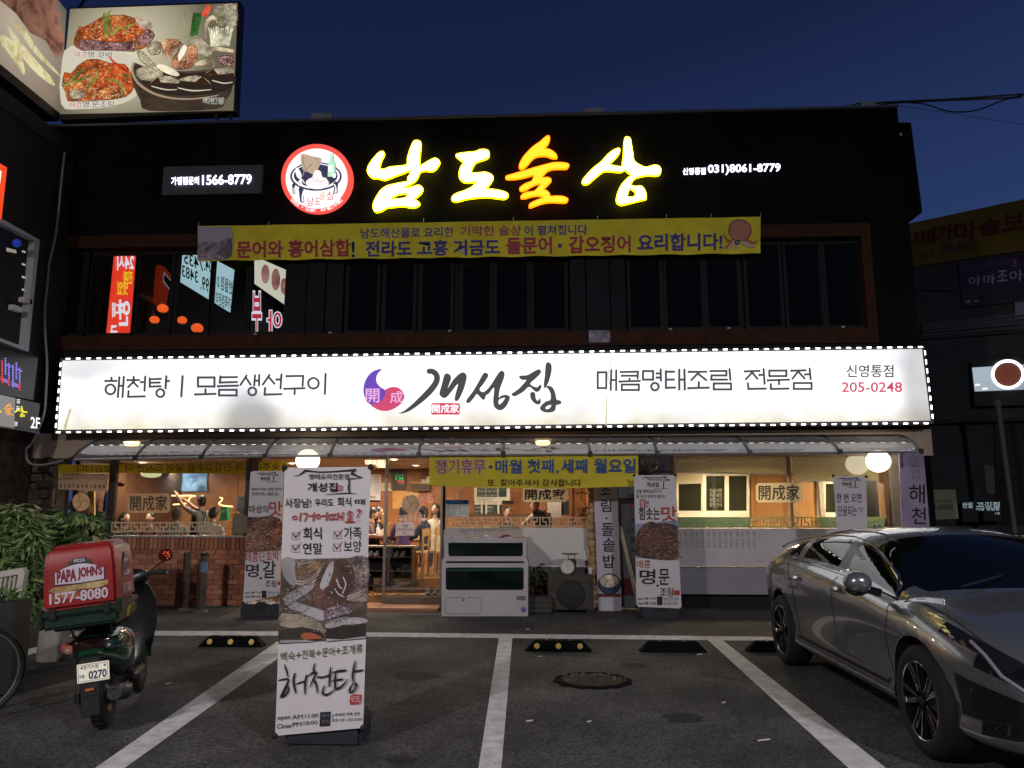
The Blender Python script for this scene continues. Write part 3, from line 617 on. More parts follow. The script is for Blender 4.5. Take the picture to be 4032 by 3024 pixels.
mono('F4',[[(35,168),(145,168)],[(93,140),(93,168)],[(168,135),(153,325)],[(210,130),(197,325)],[(162,215),(205,213)],
 [(303,130),(303,155)],[(243,160),(358,160)],[(310,165),(248,230)],[(300,180),(345,225)],[(413,128),(405,265)],[(370,180),(410,178)],[(255,265),(250,318)],[(250,318),(413,314)],
 [(455,145),(455,225)],[(455,152),(565,148)],[(455,185),(553,183)],[(455,222),(563,218)],[(612,125),(605,242)],[(610,170),(643,168)],[(766,125),(754,318)],
 *rst(912,135,1068,220),[(983,248),(983,292)],[(885,296),(1082,290)],[(1125,125),(1118,187)],[(1125,133),(1287,132)],[(1118,183),(1285,178)],[(1100,218),(1295,212)],*rst(1112,252,1278,305),
 [(1372,118),(1312,208)],[(1372,145),(1412,205)],[(1452,115),(1444,213)],[(1492,112),(1490,213)],[(1448,165),(1490,165)],
 [(1588,113),(1524,205)],[(1590,140),(1638,198)],[(1702,108),(1693,243)],[(1655,155),(1700,153)],[(1548,235),(1542,297)],[(1542,297),(1708,293)],
 [(1750,123),(1912,120)],[(1908,120),(1902,220)],[(1728,242),(1925,237)],[(1828,242),(1826,298)],[(2120,102),(2113,295)]],20,[(83,248,46),(555,283,37),(1426,267,37),(2005,190,50)])
mono('F5',[*rst(88,108,143,210),[(175,95),(172,225)],[(207,97),(207,226)],[(172,158),(207,158)],[(235,106),(350,104)],[(347,104),(345,150)],[(243,130),(345,130)],[(293,150),(293,168)],[(228,168),(363,163)],*rst(243,187,353,222),
 *rst(380,100,445,155),[(494,90),(496,165)],[(468,115),(494,115)],[(468,142),(494,142)],[(528,100),(528,210)],[(528,104),(583,104)],[(528,155),(583,155)],[(528,208),(590,206)],[(614,92),(614,222)],[(647,92),(650,222)],[(614,155),(648,155)],
 [(675,105),(792,104)],[(740,108),(690,160)],[(740,120),(790,160)],[(740,172),(740,208)],[(672,210),(808,207)],[(815,100),(918,99)],[(918,99),(918,128)],[(918,128),(822,128)],[(822,128),(820,155)],[(820,155),(925,155)],[(938,88),(944,160)],*rst(837,180,948,218),
 [(1037,102),(1135,98)],[(1090,102),(1042,155)],[(1090,115),(1120,152)],[(1158,88),(1165,185)],[(1130,125),(1158,124)],[(1057,180),(1060,215)],[(1060,215),(1175,213)],
 *rst(1195,97,1305,132),[(1185,160),(1325,155)],[(1258,158),(1258,188)],[(1205,185),(1205,215)],[(1205,215),(1322,213)],[(1337,98),(1432,95)],[(1385,98),(1342,152)],[(1390,112),(1425,150)],[(1455,85),(1462,155)],[(1425,122),(1455,120)],*rst(1353,177,1468,215)],13.5,[(457,200,24)])
GA = [[(728,155),(745,135),(790,135),(835,160),(862,205),(862,260),(835,320),(770,400),(680,480),(590,545),(520,582),(440,595),(500,565),(590,490),(680,400),(750,325),(795,265),(805,220),(780,190),(740,185)]]
GB = [[(940,183),(970,200),(978,235),(960,290),(945,335),(1000,250),(1060,190),(1100,172),(1130,190),(1138,230),(1110,340),(1065,440),(1040,465),(1015,455),(1025,390),(1050,290),(990,360),(940,420),(905,435),(870,415),(860,380),(885,290),(905,210),(920,188)]]
GC = [[(1330,175),(1358,190),(1355,220),(1310,290),(1270,345),(1305,375),(1350,345),(1400,280),(1450,200),(1490,155),(1525,175),(1520,230),(1480,340),(1468,430),(1490,412),(1540,402),(1580,420),(1570,470),(1530,535),(1480,560),(1430,535),(1410,470),(1420,330),(1370,385),(1335,410),(1325,445),(1300,450),(1245,395),(1215,430),(1165,485),(1135,478),(1140,450),(1200,370),(1260,270),(1305,190)],[(1468,455),(1530,430),(1510,470),(1472,503)]]
GD = [[(1675,225),(1690,205),(1760,200),(1830,160),(1880,140),(1900,160),(1890,190),(1840,240),(1790,290),(1850,325),(1880,310),(1895,295),(1905,320),(1880,365),(1840,368),(1780,320),(1720,370),(1640,415),(1605,408),(1602,390),(1660,350),(1710,300),(1750,250),(1710,250)]]
GE = [[(1970,68),(2005,90),(2008,160),(1985,250),(1960,310),(1940,335),(1928,300),(1940,200),(1948,95)]]
GF = [[(1790,385),(1815,372),(1840,385),(1845,430),(1865,465),(1890,435),(1897,480),(1875,503),(1830,485),(1795,440)]]
GG = [[(1955,318),(1985,310),(2020,330),(2045,380),(2060,450),(2095,460),(2110,485),(2085,502),(2055,510),(2045,560),(2000,582),(1930,578),(1890,545),(1905,510),(1950,470),(1995,455),(2000,400),(1980,350)],[(1945,540),(1960,518),(2005,505),(1990,540),(1960,550)]]
for lp in (GA,GB,GC,GD,GE,GF,GG): shape('lettering',[c_('F3',l) for l in lp],S2,txt,SB,.003,smooth=3)
shape('crescent',[c_('F3',[(273,135),(230,180),(210,240),(225,290),(265,330),(305,352),(305,400),(270,460),(215,492),(145,497),(110,460),(85,400),(80,340),(95,270),(130,205),(190,155)])],S2,glow('sign_purple',(.15,.065,.50),1.),SB,.003,smooth=2)
shape('crescent',[c_('F3',[(305,352),(340,330),(390,320),(450,335),(490,380),(500,430),(470,490),(410,535),(350,562),(290,568),(220,552),(145,497),(215,492),(270,460),(303,405)])],S2,glow('sign_rose',(.66,.065,.17),1.),SB,.003,smooth=2)
pk = glow('sign_pink',(.92,.45,.80),1.); S3 = off(S2,.003)
text('開',b_('F3',105,340,243,480),S3,pk,SB,.02); text('成',b_('F3',355,365,487,487),S3,pk,SB,.02)
shape('red_seal',[c_('F3',[(785,487),(900,485),(1060,488),(1074,510),(1066,560),(1068,600),(1040,606),(900,604),(785,606),(772,590),(780,550),(776,505)])],S2,glow('sign_seal_red',(.70,.06,.10),1.),SB,.003)
text('開成家',b_('F3',785,500,1060,588),S3,glow('sign_white_soft',(1,.96,1)),SB,.035)
text('신영통점',b_('F5',1693,60,1995,140),S2,txt,SB,.022); text('205-0248',b_('F5',1663,172,2050,235),S2,glow('sign_tel_red',(.62,.06,.12),1.),SB,.02)
stn = glow('stain',(.36,.30,.10),1.)
brush('rust_streak',[[(277,1612,10),(268,1510 + 130,8),(255,1686,14)],[(2390,1552,3),(2388,1620,5),(2386,1672,6)]],off(SP,.001),glow('stain_faint',(.62,.58,.36),1.),SB)
# ------------------------------------------------------------------ awning
AW = thing('awning','curved smoky polycarbonate awning with black ribs under the light box','awning',at(1950,1790,12.3))
yT,yF = 12.74,11.9; zT = at(1900,1722,yT).z
bots = [283,535,795,1045,1301,1649,1982,2324,2588,2952,3306,3623]; tops = [405,622,866,1105,1342,1668,1988,2308,2556,2889,3227,3540]
def zf(x): return at(x,1809 - (x - 250) * .0185 if x < 1000 else 1795 - (x - 1000) * .0072,yF)
poly = glass('smoky_polycarbonate',(.50,.50,.51),1.5,.03,.15)
_t = poly.node_tree; _o = [n for n in _t.nodes if n.type == 'OUTPUT_MATERIAL'][0]; _m = _t.nodes.new('ShaderNodeMixShader'); _m.inputs[0].default_value = .28; _d = _t.nodes.new('ShaderNodeBsdfTranslucent'); _d2 = _t.nodes.new('ShaderNodeBsdfDiffuse'); _a = _t.nodes.new('ShaderNodeMixShader')
_d.inputs[0].default_value = _d2.inputs[0].default_value = (.52,.52,.55,1); _t.links.new(_d.outputs[0],_a.inputs[1]); _t.links.new(_d2.outputs[0],_a.inputs[2]); _t.links.new(_o.inputs[0].links[0].from_socket,_m.inputs[1]); _t.links.new(_a.outputs[0],_m.inputs[2]); _t.links.new(_m.outputs[0],_o.inputs[0])
arcs = []
for b,t_ in zip(bots,tops):
    B = zf(b); T0 = at(t_,1722,yT); T0.z = zT; pts = []
    for k in range(11):
        a = math.pi / 2 * k / 10; u = math.sin(a); v = 1 - math.cos(a)
        u,v = .38 * u + .62 * k / 10,.42 * v + .58 * k / 10
        pts.append(Vector((T0.x + (B.x - T0.x) * k / 10,yT + (yF - yT) * u,T0.z + (B.z - T0.z) * v)))
    arcs.append(pts)
for i in range(11):
    a,b = arcs[i],arcs[i + 1]; mb = MB(); vs = [];
    for k in range(11):
        for j in range(5): vs.append(a[k].lerp(b[k],j / 4))
    mb.add(vs,[(k * 5 + j,k * 5 + j + 1,(k + 1) * 5 + j + 1,(k + 1) * 5 + j) for k in range(10) for j in range(4)])
    mb.build('awning_sheet',poly,AW,smooth=True)
for p in arcs:
    mb = MB()
    for dx in (-.012,.012): mb.tube([q + Vector((dx,-.006,.012)) for q in p],.008,6)
    mb.build('rib',black_plastic,AW,smooth=True)
    MB().box(p[-1].x - .035,p[-1].x + .035,yF - .045,yF + .03,p[-1].z - .04,p[-1].z + .035).build('bracket',black_plastic,AW,bev=.006)
for i in range(11): MB().tube([arcs[i][-1] + Vector((0,-.012,-.01)),arcs[i + 1][-1] + Vector((0,-.012,-.01))],.018,8).build('front_rail',mat('rail_aluminium',(.5,.47,.5),.35,.7),AW,smooth=True)
for i in range(11): MB().tube([arcs[i][0],arcs[i + 1][0]],.02,6).build('rear_rail',black_plastic,AW)
e = arcs[0]; MB().add([q for q in e] + [Vector((e[-1].x,yT,e[-1].z))],[tuple(range(12))]).build('side_sheet',poly,AW)
e = arcs[-1]; MB().add([q for q in e] + [Vector((e[-1].x,yT,e[-1].z))],[tuple(range(12))]).build('side_sheet',poly,AW)
# ------------------------------------------------------------------ ground floor front
Yg = 12.95
zc = at(1800,1800,Yg).z # head of the openings
ZFL = .16 # inside floor
gl_ = glass('shop_glass',(.93,.94,.92),1.5,0.,0.)
def gx(px,py=2100,Y=Yg): return at(px,py,Y).x
def gz(py,px=1600,Y=Yg): return at(px,py,Y).z
# interior shell
xi0,xi1 = gx(395),gx(2345); yb = Yw + 4.4
box('room_floor',XL,XR - .3,Yg + .26,Yw + 5.6,0,ZFL,mat('varnished_floor',(.30,.16,.07),.25,noise=.3,nscale=4),BL)
box('room_ceiling',XL,XR - .3,Yg + .3,Yw + 5.6,zc + .03,zc + .1,mat('room_ceiling_paint',(.40,.30,.22),.7),BL)
box('door_head',xi0,gx(2660),Yg - .02,Yg + .3,zc + .02,zs1 - .003,mat('dark_head',(.05,.035,.03),.6),BL)
for k in range(10):
    a = xi0 - 1.5 + (xi1 - xi0 + 1.7) * k / 10; b = xi0 - 1.5 + (xi1 - xi0 + 1.7) * (k + 1) / 10
    box('wood_panel',a + .004,b - .004,yb,yb + .06,ZFL,zc + .03,wood_wall,BL)
box('room_side_wall',xi1 + .05,xi1 + .15,Yg + .3,yb,ZFL,zc + .03,wood_wall,BL)
box('room_side_wall',gx(200),gx(200) + .1,Yg + .5,yb,ZFL,zc + .03,wood_dark,BL)
# brick wall with single bricks
xb0,xb1 = gx(430,2240),gx(978,2240); zbt = gz(2112,700)
BW = box('brick_wall',xb0,xb1,Yg + .012,Yg + .22,0,zbt - .01,mat('mortar',(.36,.29,.24),.9,noise=.2,nscale=20),BL)
bm1 = [mat('brick_red%d' % i,c,.85,noise=.3,nscale=25,bump=.4,bscale=80) for i,c in enumerate(((.40,.155,.085),(.34,.125,.07),(.45,.19,.11),(.29,.11,.07)))]
bl_,bh_,jt = .205,.072,.011
bmesh_cache = []
for m_ in bm1:
    for kk in range(2):
        o = MB().box(0,1,0,1,0,1).build('brick',m_,BW); bmesh_cache.append(o.data); bpy.data.objects.remove(o)
for m_ in bmesh_cache: m_.use_fake_user = False
def brick(x0,x1,y0,z0,z1):
    o = link('brick',random.choice(bmesh_cache),BW); d = random.uniform(-.004,.004)
    o.location = (x0,y0 + d,z0); o.scale = (x1 - x0,.03,z1 - z0)
rows = int((zbt - .16) / (bh_ + jt)); z = .02
for r_ in range(rows):
    x = xb0 + (0 if r_ % 2 else -.11)
    while x < xb1 - .03:
        a,b = max(x,xb0),min(x + bl_,xb1)
        if b - a > .03: brick(a,b,Yg - .012,z,z + bh_)
        x += bl_ + jt
    z += bh_ + jt
x = xb0
while x < xb1 - .06: brick(x,x + .06,Yg - .02,z,zbt - .02); x += .075
box('stone_sill',xb0,xb1,Yg - .04,Yg + .2,zbt - .018,zbt + .012,mat('sill_metal',(.35,.32,.30),.4,.3),BL)
# left end of the front: rough stone pier and corner glass
stone = mat('rough_dark_stone',(.030,.022,.017),.9,noise=.6,nscale=7,bump=1.,bscale=18)
box('corner_wall',XLB - 1.2,gx(100) + .01,Yg + .1,Yg + .5,0,zs0,dark_pl := mat('dark_plaster',(.07,.06,.055),.9,noise=.3),BL)
SW = box('stone_cladding',gx(100),gx(200),Yg + .05,Yg + .4,0,zc,stone,BL)
stm = [mat('clad_stone%d' % i,c,.9,noise=.5,nscale=12,bump=.8,bscale=25) for i,c in enumerate(((.055,.036,.024),(.035,.026,.02),(.075,.052,.036)))]
random.seed(3)
zz = .0
while zz < zc - .05:
    hh = random.uniform(.10,.19); x = gx(100)
    while x < gx(200) - .05:
        ww = random.uniform(.13,.3); b = min(x + ww,gx(200))
        mb = MB().box(x + .008,b - .008,Yg - random.uniform(0,.09),Yg + .055,zz + .008,min(zz + hh,zc) - .008)
        mb.v = [(v[0] + random.uniform(-.03,.03),v[1],v[2] + random.uniform(-.035,.035)) for v in mb.v]
        mb.build('stone',random.choice(stm),SW,bev=.012,seg=1); x = b
    zz += hh
box('glazing_post',gx(200,1950),gx(212,1950),Yg - .03,Yg + .1,0,zc,mat('bronze_post',(.06,.045,.035),.5),BL)
# stair-side low wall under the left glass
box('low_wall',gx(200),gx(430),Yg,Yg + .25,0,gz(2095),mat('dark_plaster',(.07,.06,.055),.9,noise=.3),BL)
W1 = MB().box(gx(425,1950),gx(452,1950),Yg - .01,Yg + .07,zbt + .012,zc)
W1.box(gx(965,1950),gx(980,1950),Yg - .01,Yg + .07,zbt + .012,zc); W1.box(gx(425,1950),gx(975,1950),Yg - .01,Yg + .07,zc - .0,zc + .05)
wo = W1.build('left_window',mat('window_bronze',(.035,.028,.022),.4),BL)
box('window_pane',gx(213,1950),gx(968,1950),Yg + .02,Yg + .028,zbt + .012,zc,gl_,wo)
P = PY(Yg - .012)
def lattice(x0,x1,y0,y1,name='lattice_film',m=frost,s=0.):
    """frosted film cut as a traditional window lattice"""
    st = [[(x0,y0 + 2,5),(x1,y0 + 2,5)],[(x0,y1 - 2,5),(x1,y1 - 2,5)]]; L = (y1 - y0); x = x0; my = (y0 + y1) / 2
    while x < x1 - 4:
        for q in ([(x,y0),(x,y1)],[(x + L * .33,y0),(x + L * .33,my)],[(x + L * .33,my),(x + L * .66,my)],[(x + L * .66,my),(x + L * .66,y1)],[(x + L,y0),(x + L,y1)],[(x + L * 1.35,my),(x + L * 1.35,y1)],[(x + L,my),(x + L * 1.7,my)],[(x + L * 1.7,y0),(x + L * 1.7,my)]):
            if max(q[0][0],q[1][0]) < x1: st.append([(p[0],p[1],5) for p in q])
        x += L * 2
    return brush(name,st,P,m,BL,.001,sm=0)
lattice(440,890,2056,2094)
shape('film_sheet',[rect(408,1938,680,2020)],P,frost,BL)  if False else None
def plaque(bx,s,m1=frost,m2=None,w=.03,pl=None):
    x0,y0,x1,y1 = bx; r = 9; q = [(x0 + r,y0),(x1 - r,y0 - 2),(x1,y0 + r),(x1 + 1,y1 - r),(x1 - r,y1),(x0 + r,y1 + 1),(x0,y1 - r),(x0 - 1,y0 + r)]
    pl = pl or P; shape('window_film',[q],pl,m1,BL); text(s,(x0 + 10,y0 + 8,x1 - 10,y1 - 8),off(pl,.003),m2 or wood_dark,BL,w)
plaque(b_('H1',893,398,1352,605),'開成家',film('tan_film',(.46,.31,.20)),mat('dark_film',(.06,.04,.03),.7))
shape('round_film',[ell(*c_('H1',[(385,485)])[0],34,35,28)],P,film('tan_film',(.46,.31,.20)),BL)
brush('film_cut',[c_('H1',[(345,395,6),(370,440,6),(350,500,6)]),c_('H1',[(385,485,6),(430,470,6),(465,500,6)]),c_('H1',[(385,485,6),(370,540,6),(330,560,6)])],off(P,.003),mat('dark_film',(.06,.04,.03),.7),BL)
# yellow banner seen from behind inside the left glass
T = thing('window_banner','yellow banner seen from behind, its writing reversed, inside the left window','banner',at(600,1840,Yg + .04))
pb = PY(Yg + .045)
shape('cloth',[[(210,1829),(452,1829),(960,1815),(1130,1818),(1130,1868),(960,1866),(440,1862),(208,1864)]],pb,film('yellow_cloth_back',(.66,.52,.03)),T,.003)
bk = mat('brown_ink',(.09,.04,.01),.7)
text('있습니다.',b_('H1',305,88,722,165),off(pb,.003),bk,T,.01,flip=True)
text('숙주나물과 간장고추를 넣어 드시면 더',(495,1826,1102,1858),off(pb,.003),bk,T,.008,flip=True,slope=-.006)
text('입안에 녹는 맛과 영양 고추장 양념',(640,1811,1102,1820),off(pb,.003),bk,T,.0,flip=True)
T = thing('paper_notice','white fabric notice with rows of small prints hung inside the left corner glass','notice',at(330,1900,Yg + .06))
pn = PY(Yg + .05)
shape('sheet',[c_('H1',[(133,178),(690,180),(655,372),(400,360),(135,350)])],pn,film('warm_paper',(.72,.58,.48)),T,.002)
text('행복이가득한집',b_('H1',190,182,640,205),off(pn,.003),ink,T,.02,flip=True)
for k in range(11): x = 150 + k * 47; shape('small_print',[c_('H1',rect(x,292 + k,x + 26,332 + k))],off(pn,.003),food('tiny_print',[(.05,.04,.03),(.3,.22,.15),(.55,.45,.38)],60),T)
text('세트메뉴 안내 주문 예약 환영합니다',b_('H1',150,215,660,245),off(pn,.003),mat('grey_brown',(.2,.14,.1),.8),T,0,flip=True)
for k,(x,y,lab) in enumerate(((520,1748,'warm round soffit lamp glowing through the left part of the awning'),(2137,1745,'warm round soffit lamp glowing through the middle of the awning'))):
    c = at(x,y,12.45); T = thing('soffit_lamp',lab,'lamp',c); MB().lathe([(0,-.03),(.10,-.03),(.13,.03),(0,.03)],c,n=20).build('lamp_glass',glow('soffit_warm',(1.,.62,.25),7.),T,smooth=True); MB().tube([c + Vector((0,0,.03)),(c.x,c.y + .45,c.z + .05)],.012,6).build('lamp_arm',black_plastic,T)
# ------------------------------------------------------------------ glass door
dY = Yg - .05
D = thing('glass_door','glass entrance door with round emblem film and a closing day notice','door',at(1620,2382,dY))
MB().box(at(1510,2100,dY).x,at(1521,2100,dY).x,dY,dY + .045,at(1515,2352,dY).z,zc).build('door_stile',mat('door_metal',(.30,.26,.23),.35,.7),D,bev=.004)
MB().box(at(1733,2100,dY).x,at(1742,2100,dY).x,dY,dY + .045,at(1515,2352,dY).z,zc).build('door_stile',mat('door_metal',(.30,.26,.23),.35,.7),D,bev=.004)
MB().box(at(1507,2366,dY).x,at(1738,2366,dY).x,dY - .01,dY + .055,at(1600,2382,dY).z,at(1600,2350,dY).z).build('bottom_rail',mat('door_rail',(.16,.13,.11),.4,.6),D,bev=.004)
box('door_glass',at(1521,2100,dY).x,at(1733,2100,dY).x,dY + .02,dY + .028,at(1600,2350,dY).z,zc,gl_,D)
q = at(1512,2137,dY); MB().tube([q + Vector((0,0,0)),q + Vector((0,-.07,0)),q + Vector((.16,-.07,0)),q + Vector((.16,0,0))],.012,8).build('door_handle',steel,D)
pd = PY(dY - .002); C4_ = lambda p: c_('G4',p)
emb = film('grey_film',(.58,.50,.40)); drk = mat('dark_film',(.06,.04,.03),.7)
shape('emblem_film',[C4_(ell(521,515,93,96,36))],pd,emb,D,.001)
brush('emblem_line',[C4_([(480,425,5),(495,480,5),(521,515,5)]),C4_([(521,515,5),(500,565,5),(440,578,5)]),C4_([(521,515,5),(570,495,5),(612,540,5)]),C4_([(572,535,4),(583,535,4),(583,572,4),(572,572,4),(572,535,4)])],off(pd,.003),drk,D,.001)
text('개성집',b_('G4',392,620,660,690),off(pd,.002),mat('white_film',(.75,.70,.66),.6),D,.03,lean=.15)
text('명태요리전문점',b_('G4',435,385,605,415),off(pd,.002),emb,D,0.)
shape('closing_notice',[C4_([(365,705),(535,698),(558,720),(555,838),(360,843)])],pd,film('notice_paper',(.72,.66,.70)),D,.002)
text('매월',b_('G4',435,722,488,755),off(pd,.003),ink,D,.02); text('첫째,셋째 월요일',b_('G4',373,762,543,792),off(pd,.003),blue,D,.01); text('휴무',b_('G4',437,798,480,830),off(pd,.003),redink,D,.02)
box('threshold',gx(1395,2390),gx(1745,2390),Yg - .62,Yg + .1,0,.055,mat('terracotta',(.34,.15,.08),.7,noise=.25,nscale=10),BL,bev=.008)
box('door_post',gx(1738),gx(1752),Yg - .02,Yg + .12,.0,zc,mat('door_post_brown',(.05,.035,.028),.5),BL)
box('entrance_post',gx(980,2100),gx(1000,2100),Yg - .02,Yg + .2,0,zc,wood_dark,BL)
# ------------------------------------------------------------------ middle window
zl = gz(2078,2000); xm0,xm1 = gx(1752,2000),gx(2322,2000)
mb = MB(); mb.box(xm0 - .03,xm0,Yg - .02,Yg + .08,zl,zc); mb.box(xm1,xm1 + .03,Yg - .02,Yg + .08,zl,zc); mb.box(xm0 - .03,xm1 + .03,Yg - .02,Yg + .09,zl - .035,zl)
wo = mb.build('middle_window',mat('white_frame',(.50,.46,.40),.5),BL)
box('window_pane',xm0,xm1,Yg + .02,Yg + .028,zl,zc,gl_,wo)
lattice(1756,2318,2036,2073)
H4 = lambda a,b,c,d: b_('H4',a,b,c,d)
plaque((2058,1918,2236,1976),'開成家',film('bright_film',(.80,.76,.58)),ink,.04)
shape('price_poster',[rect(*H4(128,237,433,458))],P,film('poster_paper',(.62,.68,.74)),BL,.001)
shape('poster_head',[rect(*H4(128,237,433,297))],off(P,.002),film('poster_blue',(.04,.18,.50)),BL)
for x0 in (140,290):
    text('품목 가격 표\n갈비 조림 안\n구이 명태 밥\n해천탕 모듬',H4(x0,310,x0 + 130,445),off(P,.002),ink,BL,0.)
text('시원',H4(215,240,345,272),off(P,.004),white_print,BL,.02)
shape('camera_sticker',[rect(*H4(885,243,1050,298))],P,white_print,BL,.001); text('CCTV녹화중',H4(935,258,1043,285),off(P,.002),redink,BL,.03)
text('소머리국밥',(1795,1920,1806,1978),P,frost,BL,.0,rot=None)
box('low_board',gx(1748),gx(2060),Yg - .03,Yg + .2,0,zl - .037,mat('off_white_board',(.45,.42,.46),.7,noise=.2,nscale=12),BL)
text('원산지 표시판 국내산 수입산 안내문',H4(330,630,1150,690),PY(Yg - .034),mat('faint_ink',(.22,.2,.2),.8),BL,0,slope=-.05)
box('white_sheet',gx(2056,2150),gx(2316,2150),Yg - .06,Yg - .035,gz(2232,2180),gz(2077,2180),white_plastic,BL,bev=.004)
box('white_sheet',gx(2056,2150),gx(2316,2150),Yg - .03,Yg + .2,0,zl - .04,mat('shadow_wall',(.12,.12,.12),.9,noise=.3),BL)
# twisted stone pillar
T = thing('stone_pillar','slim pillar faced with rounded tan stones beside the vertical menu board','pillar',gnd(2345,2402))
c0 = at(2330,1960,12.75); z = .02; random.seed(5); tan = [mat('pillar_stone%d' % i,c,.85,noise=.35,nscale=14,bump=.6,bscale=30) for i,c in enumerate(((.34,.22,.13),(.26,.17,.11),(.40,.28,.18)))]
box('pillar_core',c0.x - .05,c0.x + .07,12.74,12.9,0,zc,wood_dark,T)
while z < zc - .05:
    h = random.uniform(.09,.17); dx = random.uniform(-.025,.025)
    MB().ball((c0.x + dx,12.74,z + h / 2),(.075,.055,h * .55),10).build('stone',random.choice(tan),T,smooth=True); z += h * .86
# ------------------------------------------------------------------ right window, partition behind it, low wall
xr0,xrr = gx(2660,1980),gx(3528,1980); zl2 = gz(2080,3000)
mb = MB(); mb.box(xr0 - .05,xr0,Yg - .02,Yg + .1,zl2,zc); mb.box(gx(3112,1980),gx(3122,1980),Yg,Yg + .08,zl2,zc); mb.box(xrr,xrr + .04,Yg - .02,Yg + .1,zl2,zc)
wo = mb.build('right_window',mat('right_frame',(.20,.13,.08),.5),BL)
box('window_pane',xr0,xrr,Yg + .02,Yg + .028,zl2,zc,gl_,wo)
lattice(2664,3524,2036,2077,m=film('green_film',(.55,.55,.36)))
plaque(b_('D7',1405,316,1780,472),'開成家',film('olive_film',(.66,.58,.38)),mat('dark_film',(.06,.04,.03),.7),.03)
shape('pale_film',[rect(2664,2036,2955,2078)],PY(Yg + .012),film('mint_film',(.42,.54,.38)),BL,.001)
shape('pale_film',[rect(3226,2036,3524,2078)],PY(Yg + .012),film('mint_film',(.42,.54,.38)),BL,.001)
bl_m = film('roller_blind',(.86,.80,.60),.5)
D7 = lambda p: c_('D7',p)
for nm,q in (('roller_blind',[(748,90),(1672,88),(1678,250),(750,222)]),('roller_blind',[(1712,85),(2545,85),(2545,296),(1716,298)])):
    T = thing(nm,'wide cream roller blind half lowered over the inner sliding windows' if q[0][0] < 1000 else 'cream roller blind behind the two globes','blind',hit(*D7([q[0]])[0],PY(Yg + .12)))
    shape('blind_cloth',[D7(q)],PY(Yg + .12),bl_m,T,.004); a,b = D7(q[2:4])
    MB().tube([hit(*a,PY(Yg + .118)),hit(*b,PY(Yg + .118))],.012,6).build('bottom_bar',white_plastic,T)
a = D7([(1722,300)])[0]; MB().tube([hit(a[0],1890,PY(Yg + .1)),hit(a[0] + 14,2076,PY(Yg + .1))],.006,5).build('bead_chain',white_plastic,T)
Yp = 14.6
box('partition',gx(2655,2000,Yp) - .2,gx(3560,2000,Yp) + .3,Yp,Yp + .1,ZFL,zc + .03,cream,BL)
pw0 = [D7(q) for q in ([(1360,230),(1905,230),(1905,700),(1360,700)],)]
shape('wood_panel',pw0,PY(Yp - .02),mat('orange_panel',(.36,.17,.05),.45,noise=.12,nscale=3),BL,.02)
for x in (1385,1630): MB().prism([hit(*p,PY(Yp - .04)) for p in D7(rect(x,230,x + 28,700))],[hit(*p,PY(Yp - .02)) for p in D7(rect(x,230,x + 28,700))]).build('wood_post',mat('orange_post',(.28,.12,.035),.45),BL)
def slider(x0,x1,y0,y1,cells,lab):
    T = thing('inner_window',lab,'window',hit(*D7([(x0,y1)])[0],PY(Yp - .06)))
    wf = mat('pvc_white',(.66,.62,.52),.4)
    fr_ = [D7(rect(x0,y0,x1,y1))] + [D7(rect(a,y0 + 14,b,y1 - 38)) for a,b in cells]
    shape('sash_frame',fr_,PY(Yp - .08),wf,T,.05)
    for a,b in cells:
        shape('sash',[D7(rect(a,y0 + 14,b,y1 - 38)),D7(rect(a + 12,y0 + 22,b - 12,y1 - 50))],PY(Yp - .06),wf,T,.02)
        shape('pane',[D7(rect(a + 12,y0 + 22,b - 12,y1 - 50))],PY(Yp - .045),mat('night_glass',(.025,.025,.015),.05),T,.003)
    return T
T = slider(752,1350,235,592,[(760,968),(985,1160),(1170,1340)],'white three pane sliding window inside, left of the orange panel')
shape('small_blind',[D7([(752,232),(965,240),(962,318),(752,325)])],PY(Yp - .1),bl_m,T,.004)
shape('wall_notice',[D7(rect(1010,345,1140,520))],PY(Yp - .044),mat('dim_notice',(.16,.19,.17),.8),T); text('안내 사항\n주문 예약\n영업 시간\n환영 인사',b_('D7',1025,360,1125,510),PY(Yp - .046),mat('dim_ink',(.30,.33,.28),.8),T,0)
slider(1905,2480,300,605,[(1960,2080),(2290,2370),(2385,2470)],'white sliding window inside behind the two globes')
box('curtain',*[at(*p,Yp - .12).x for p in D7([(1918,400),(1955,400)])],Yp - .14,Yp - .1,gz(2045,3200,Yp),gz(1890,3200,Yp),mat('grey_curtain',(.32,.27,.22),.9,noise=.3,nscale=20),BL)
box('low_wall_panel',xr0 - .05,XE - .35,Yg - .02,Yg + .22,gz(2232,3000),zl2 - .002,mat('printed_panel',(.54,.49,.50),.7,noise=.06,nscale=5),BL)
for k in range(14):
    x = 2672 + k * 22.5; text('영양가득전골한상'[: 3 + (k * 5) % 5] + '맛',(x,2092,x + 10,2112),PY(Yg - .024),mat('faint_print',(.27,.24,.24),.8),BL,0.)
    text('가나다라마\n바사아자차\n카타파하거',(x,2120,x + 11,2160),PY(Yg - .024),mat('faint_print2',(.34,.30,.30),.8),BL,0.)
box('lower_panel',xr0 - .05,XE - .35,Yg + .0,Yg + .22,gz(2341,3000),gz(2237,3000),mat('lilac_panel',(.27,.25,.30),.7,noise=.08,nscale=3),BL)
box('base_recess',xr0 - .05,XE - .35,Yg + .12,Yg + .22,0,gz(2341,3000),seam,BL)
box('cream_pillar',gx(3500,1950),gx(3542,1950),Yg - .12,Yg + .3,0,zs1 - .003,mat('cream_pillar',(.50,.42,.32),.7,noise=.1),BL)
box('brown_jamb',gx(3478,1950),gx(3500,1950),Yg - .05,Yg + .2,0,zs1 - .003,mat('tan_jamb',(.26,.14,.07),.6),BL)
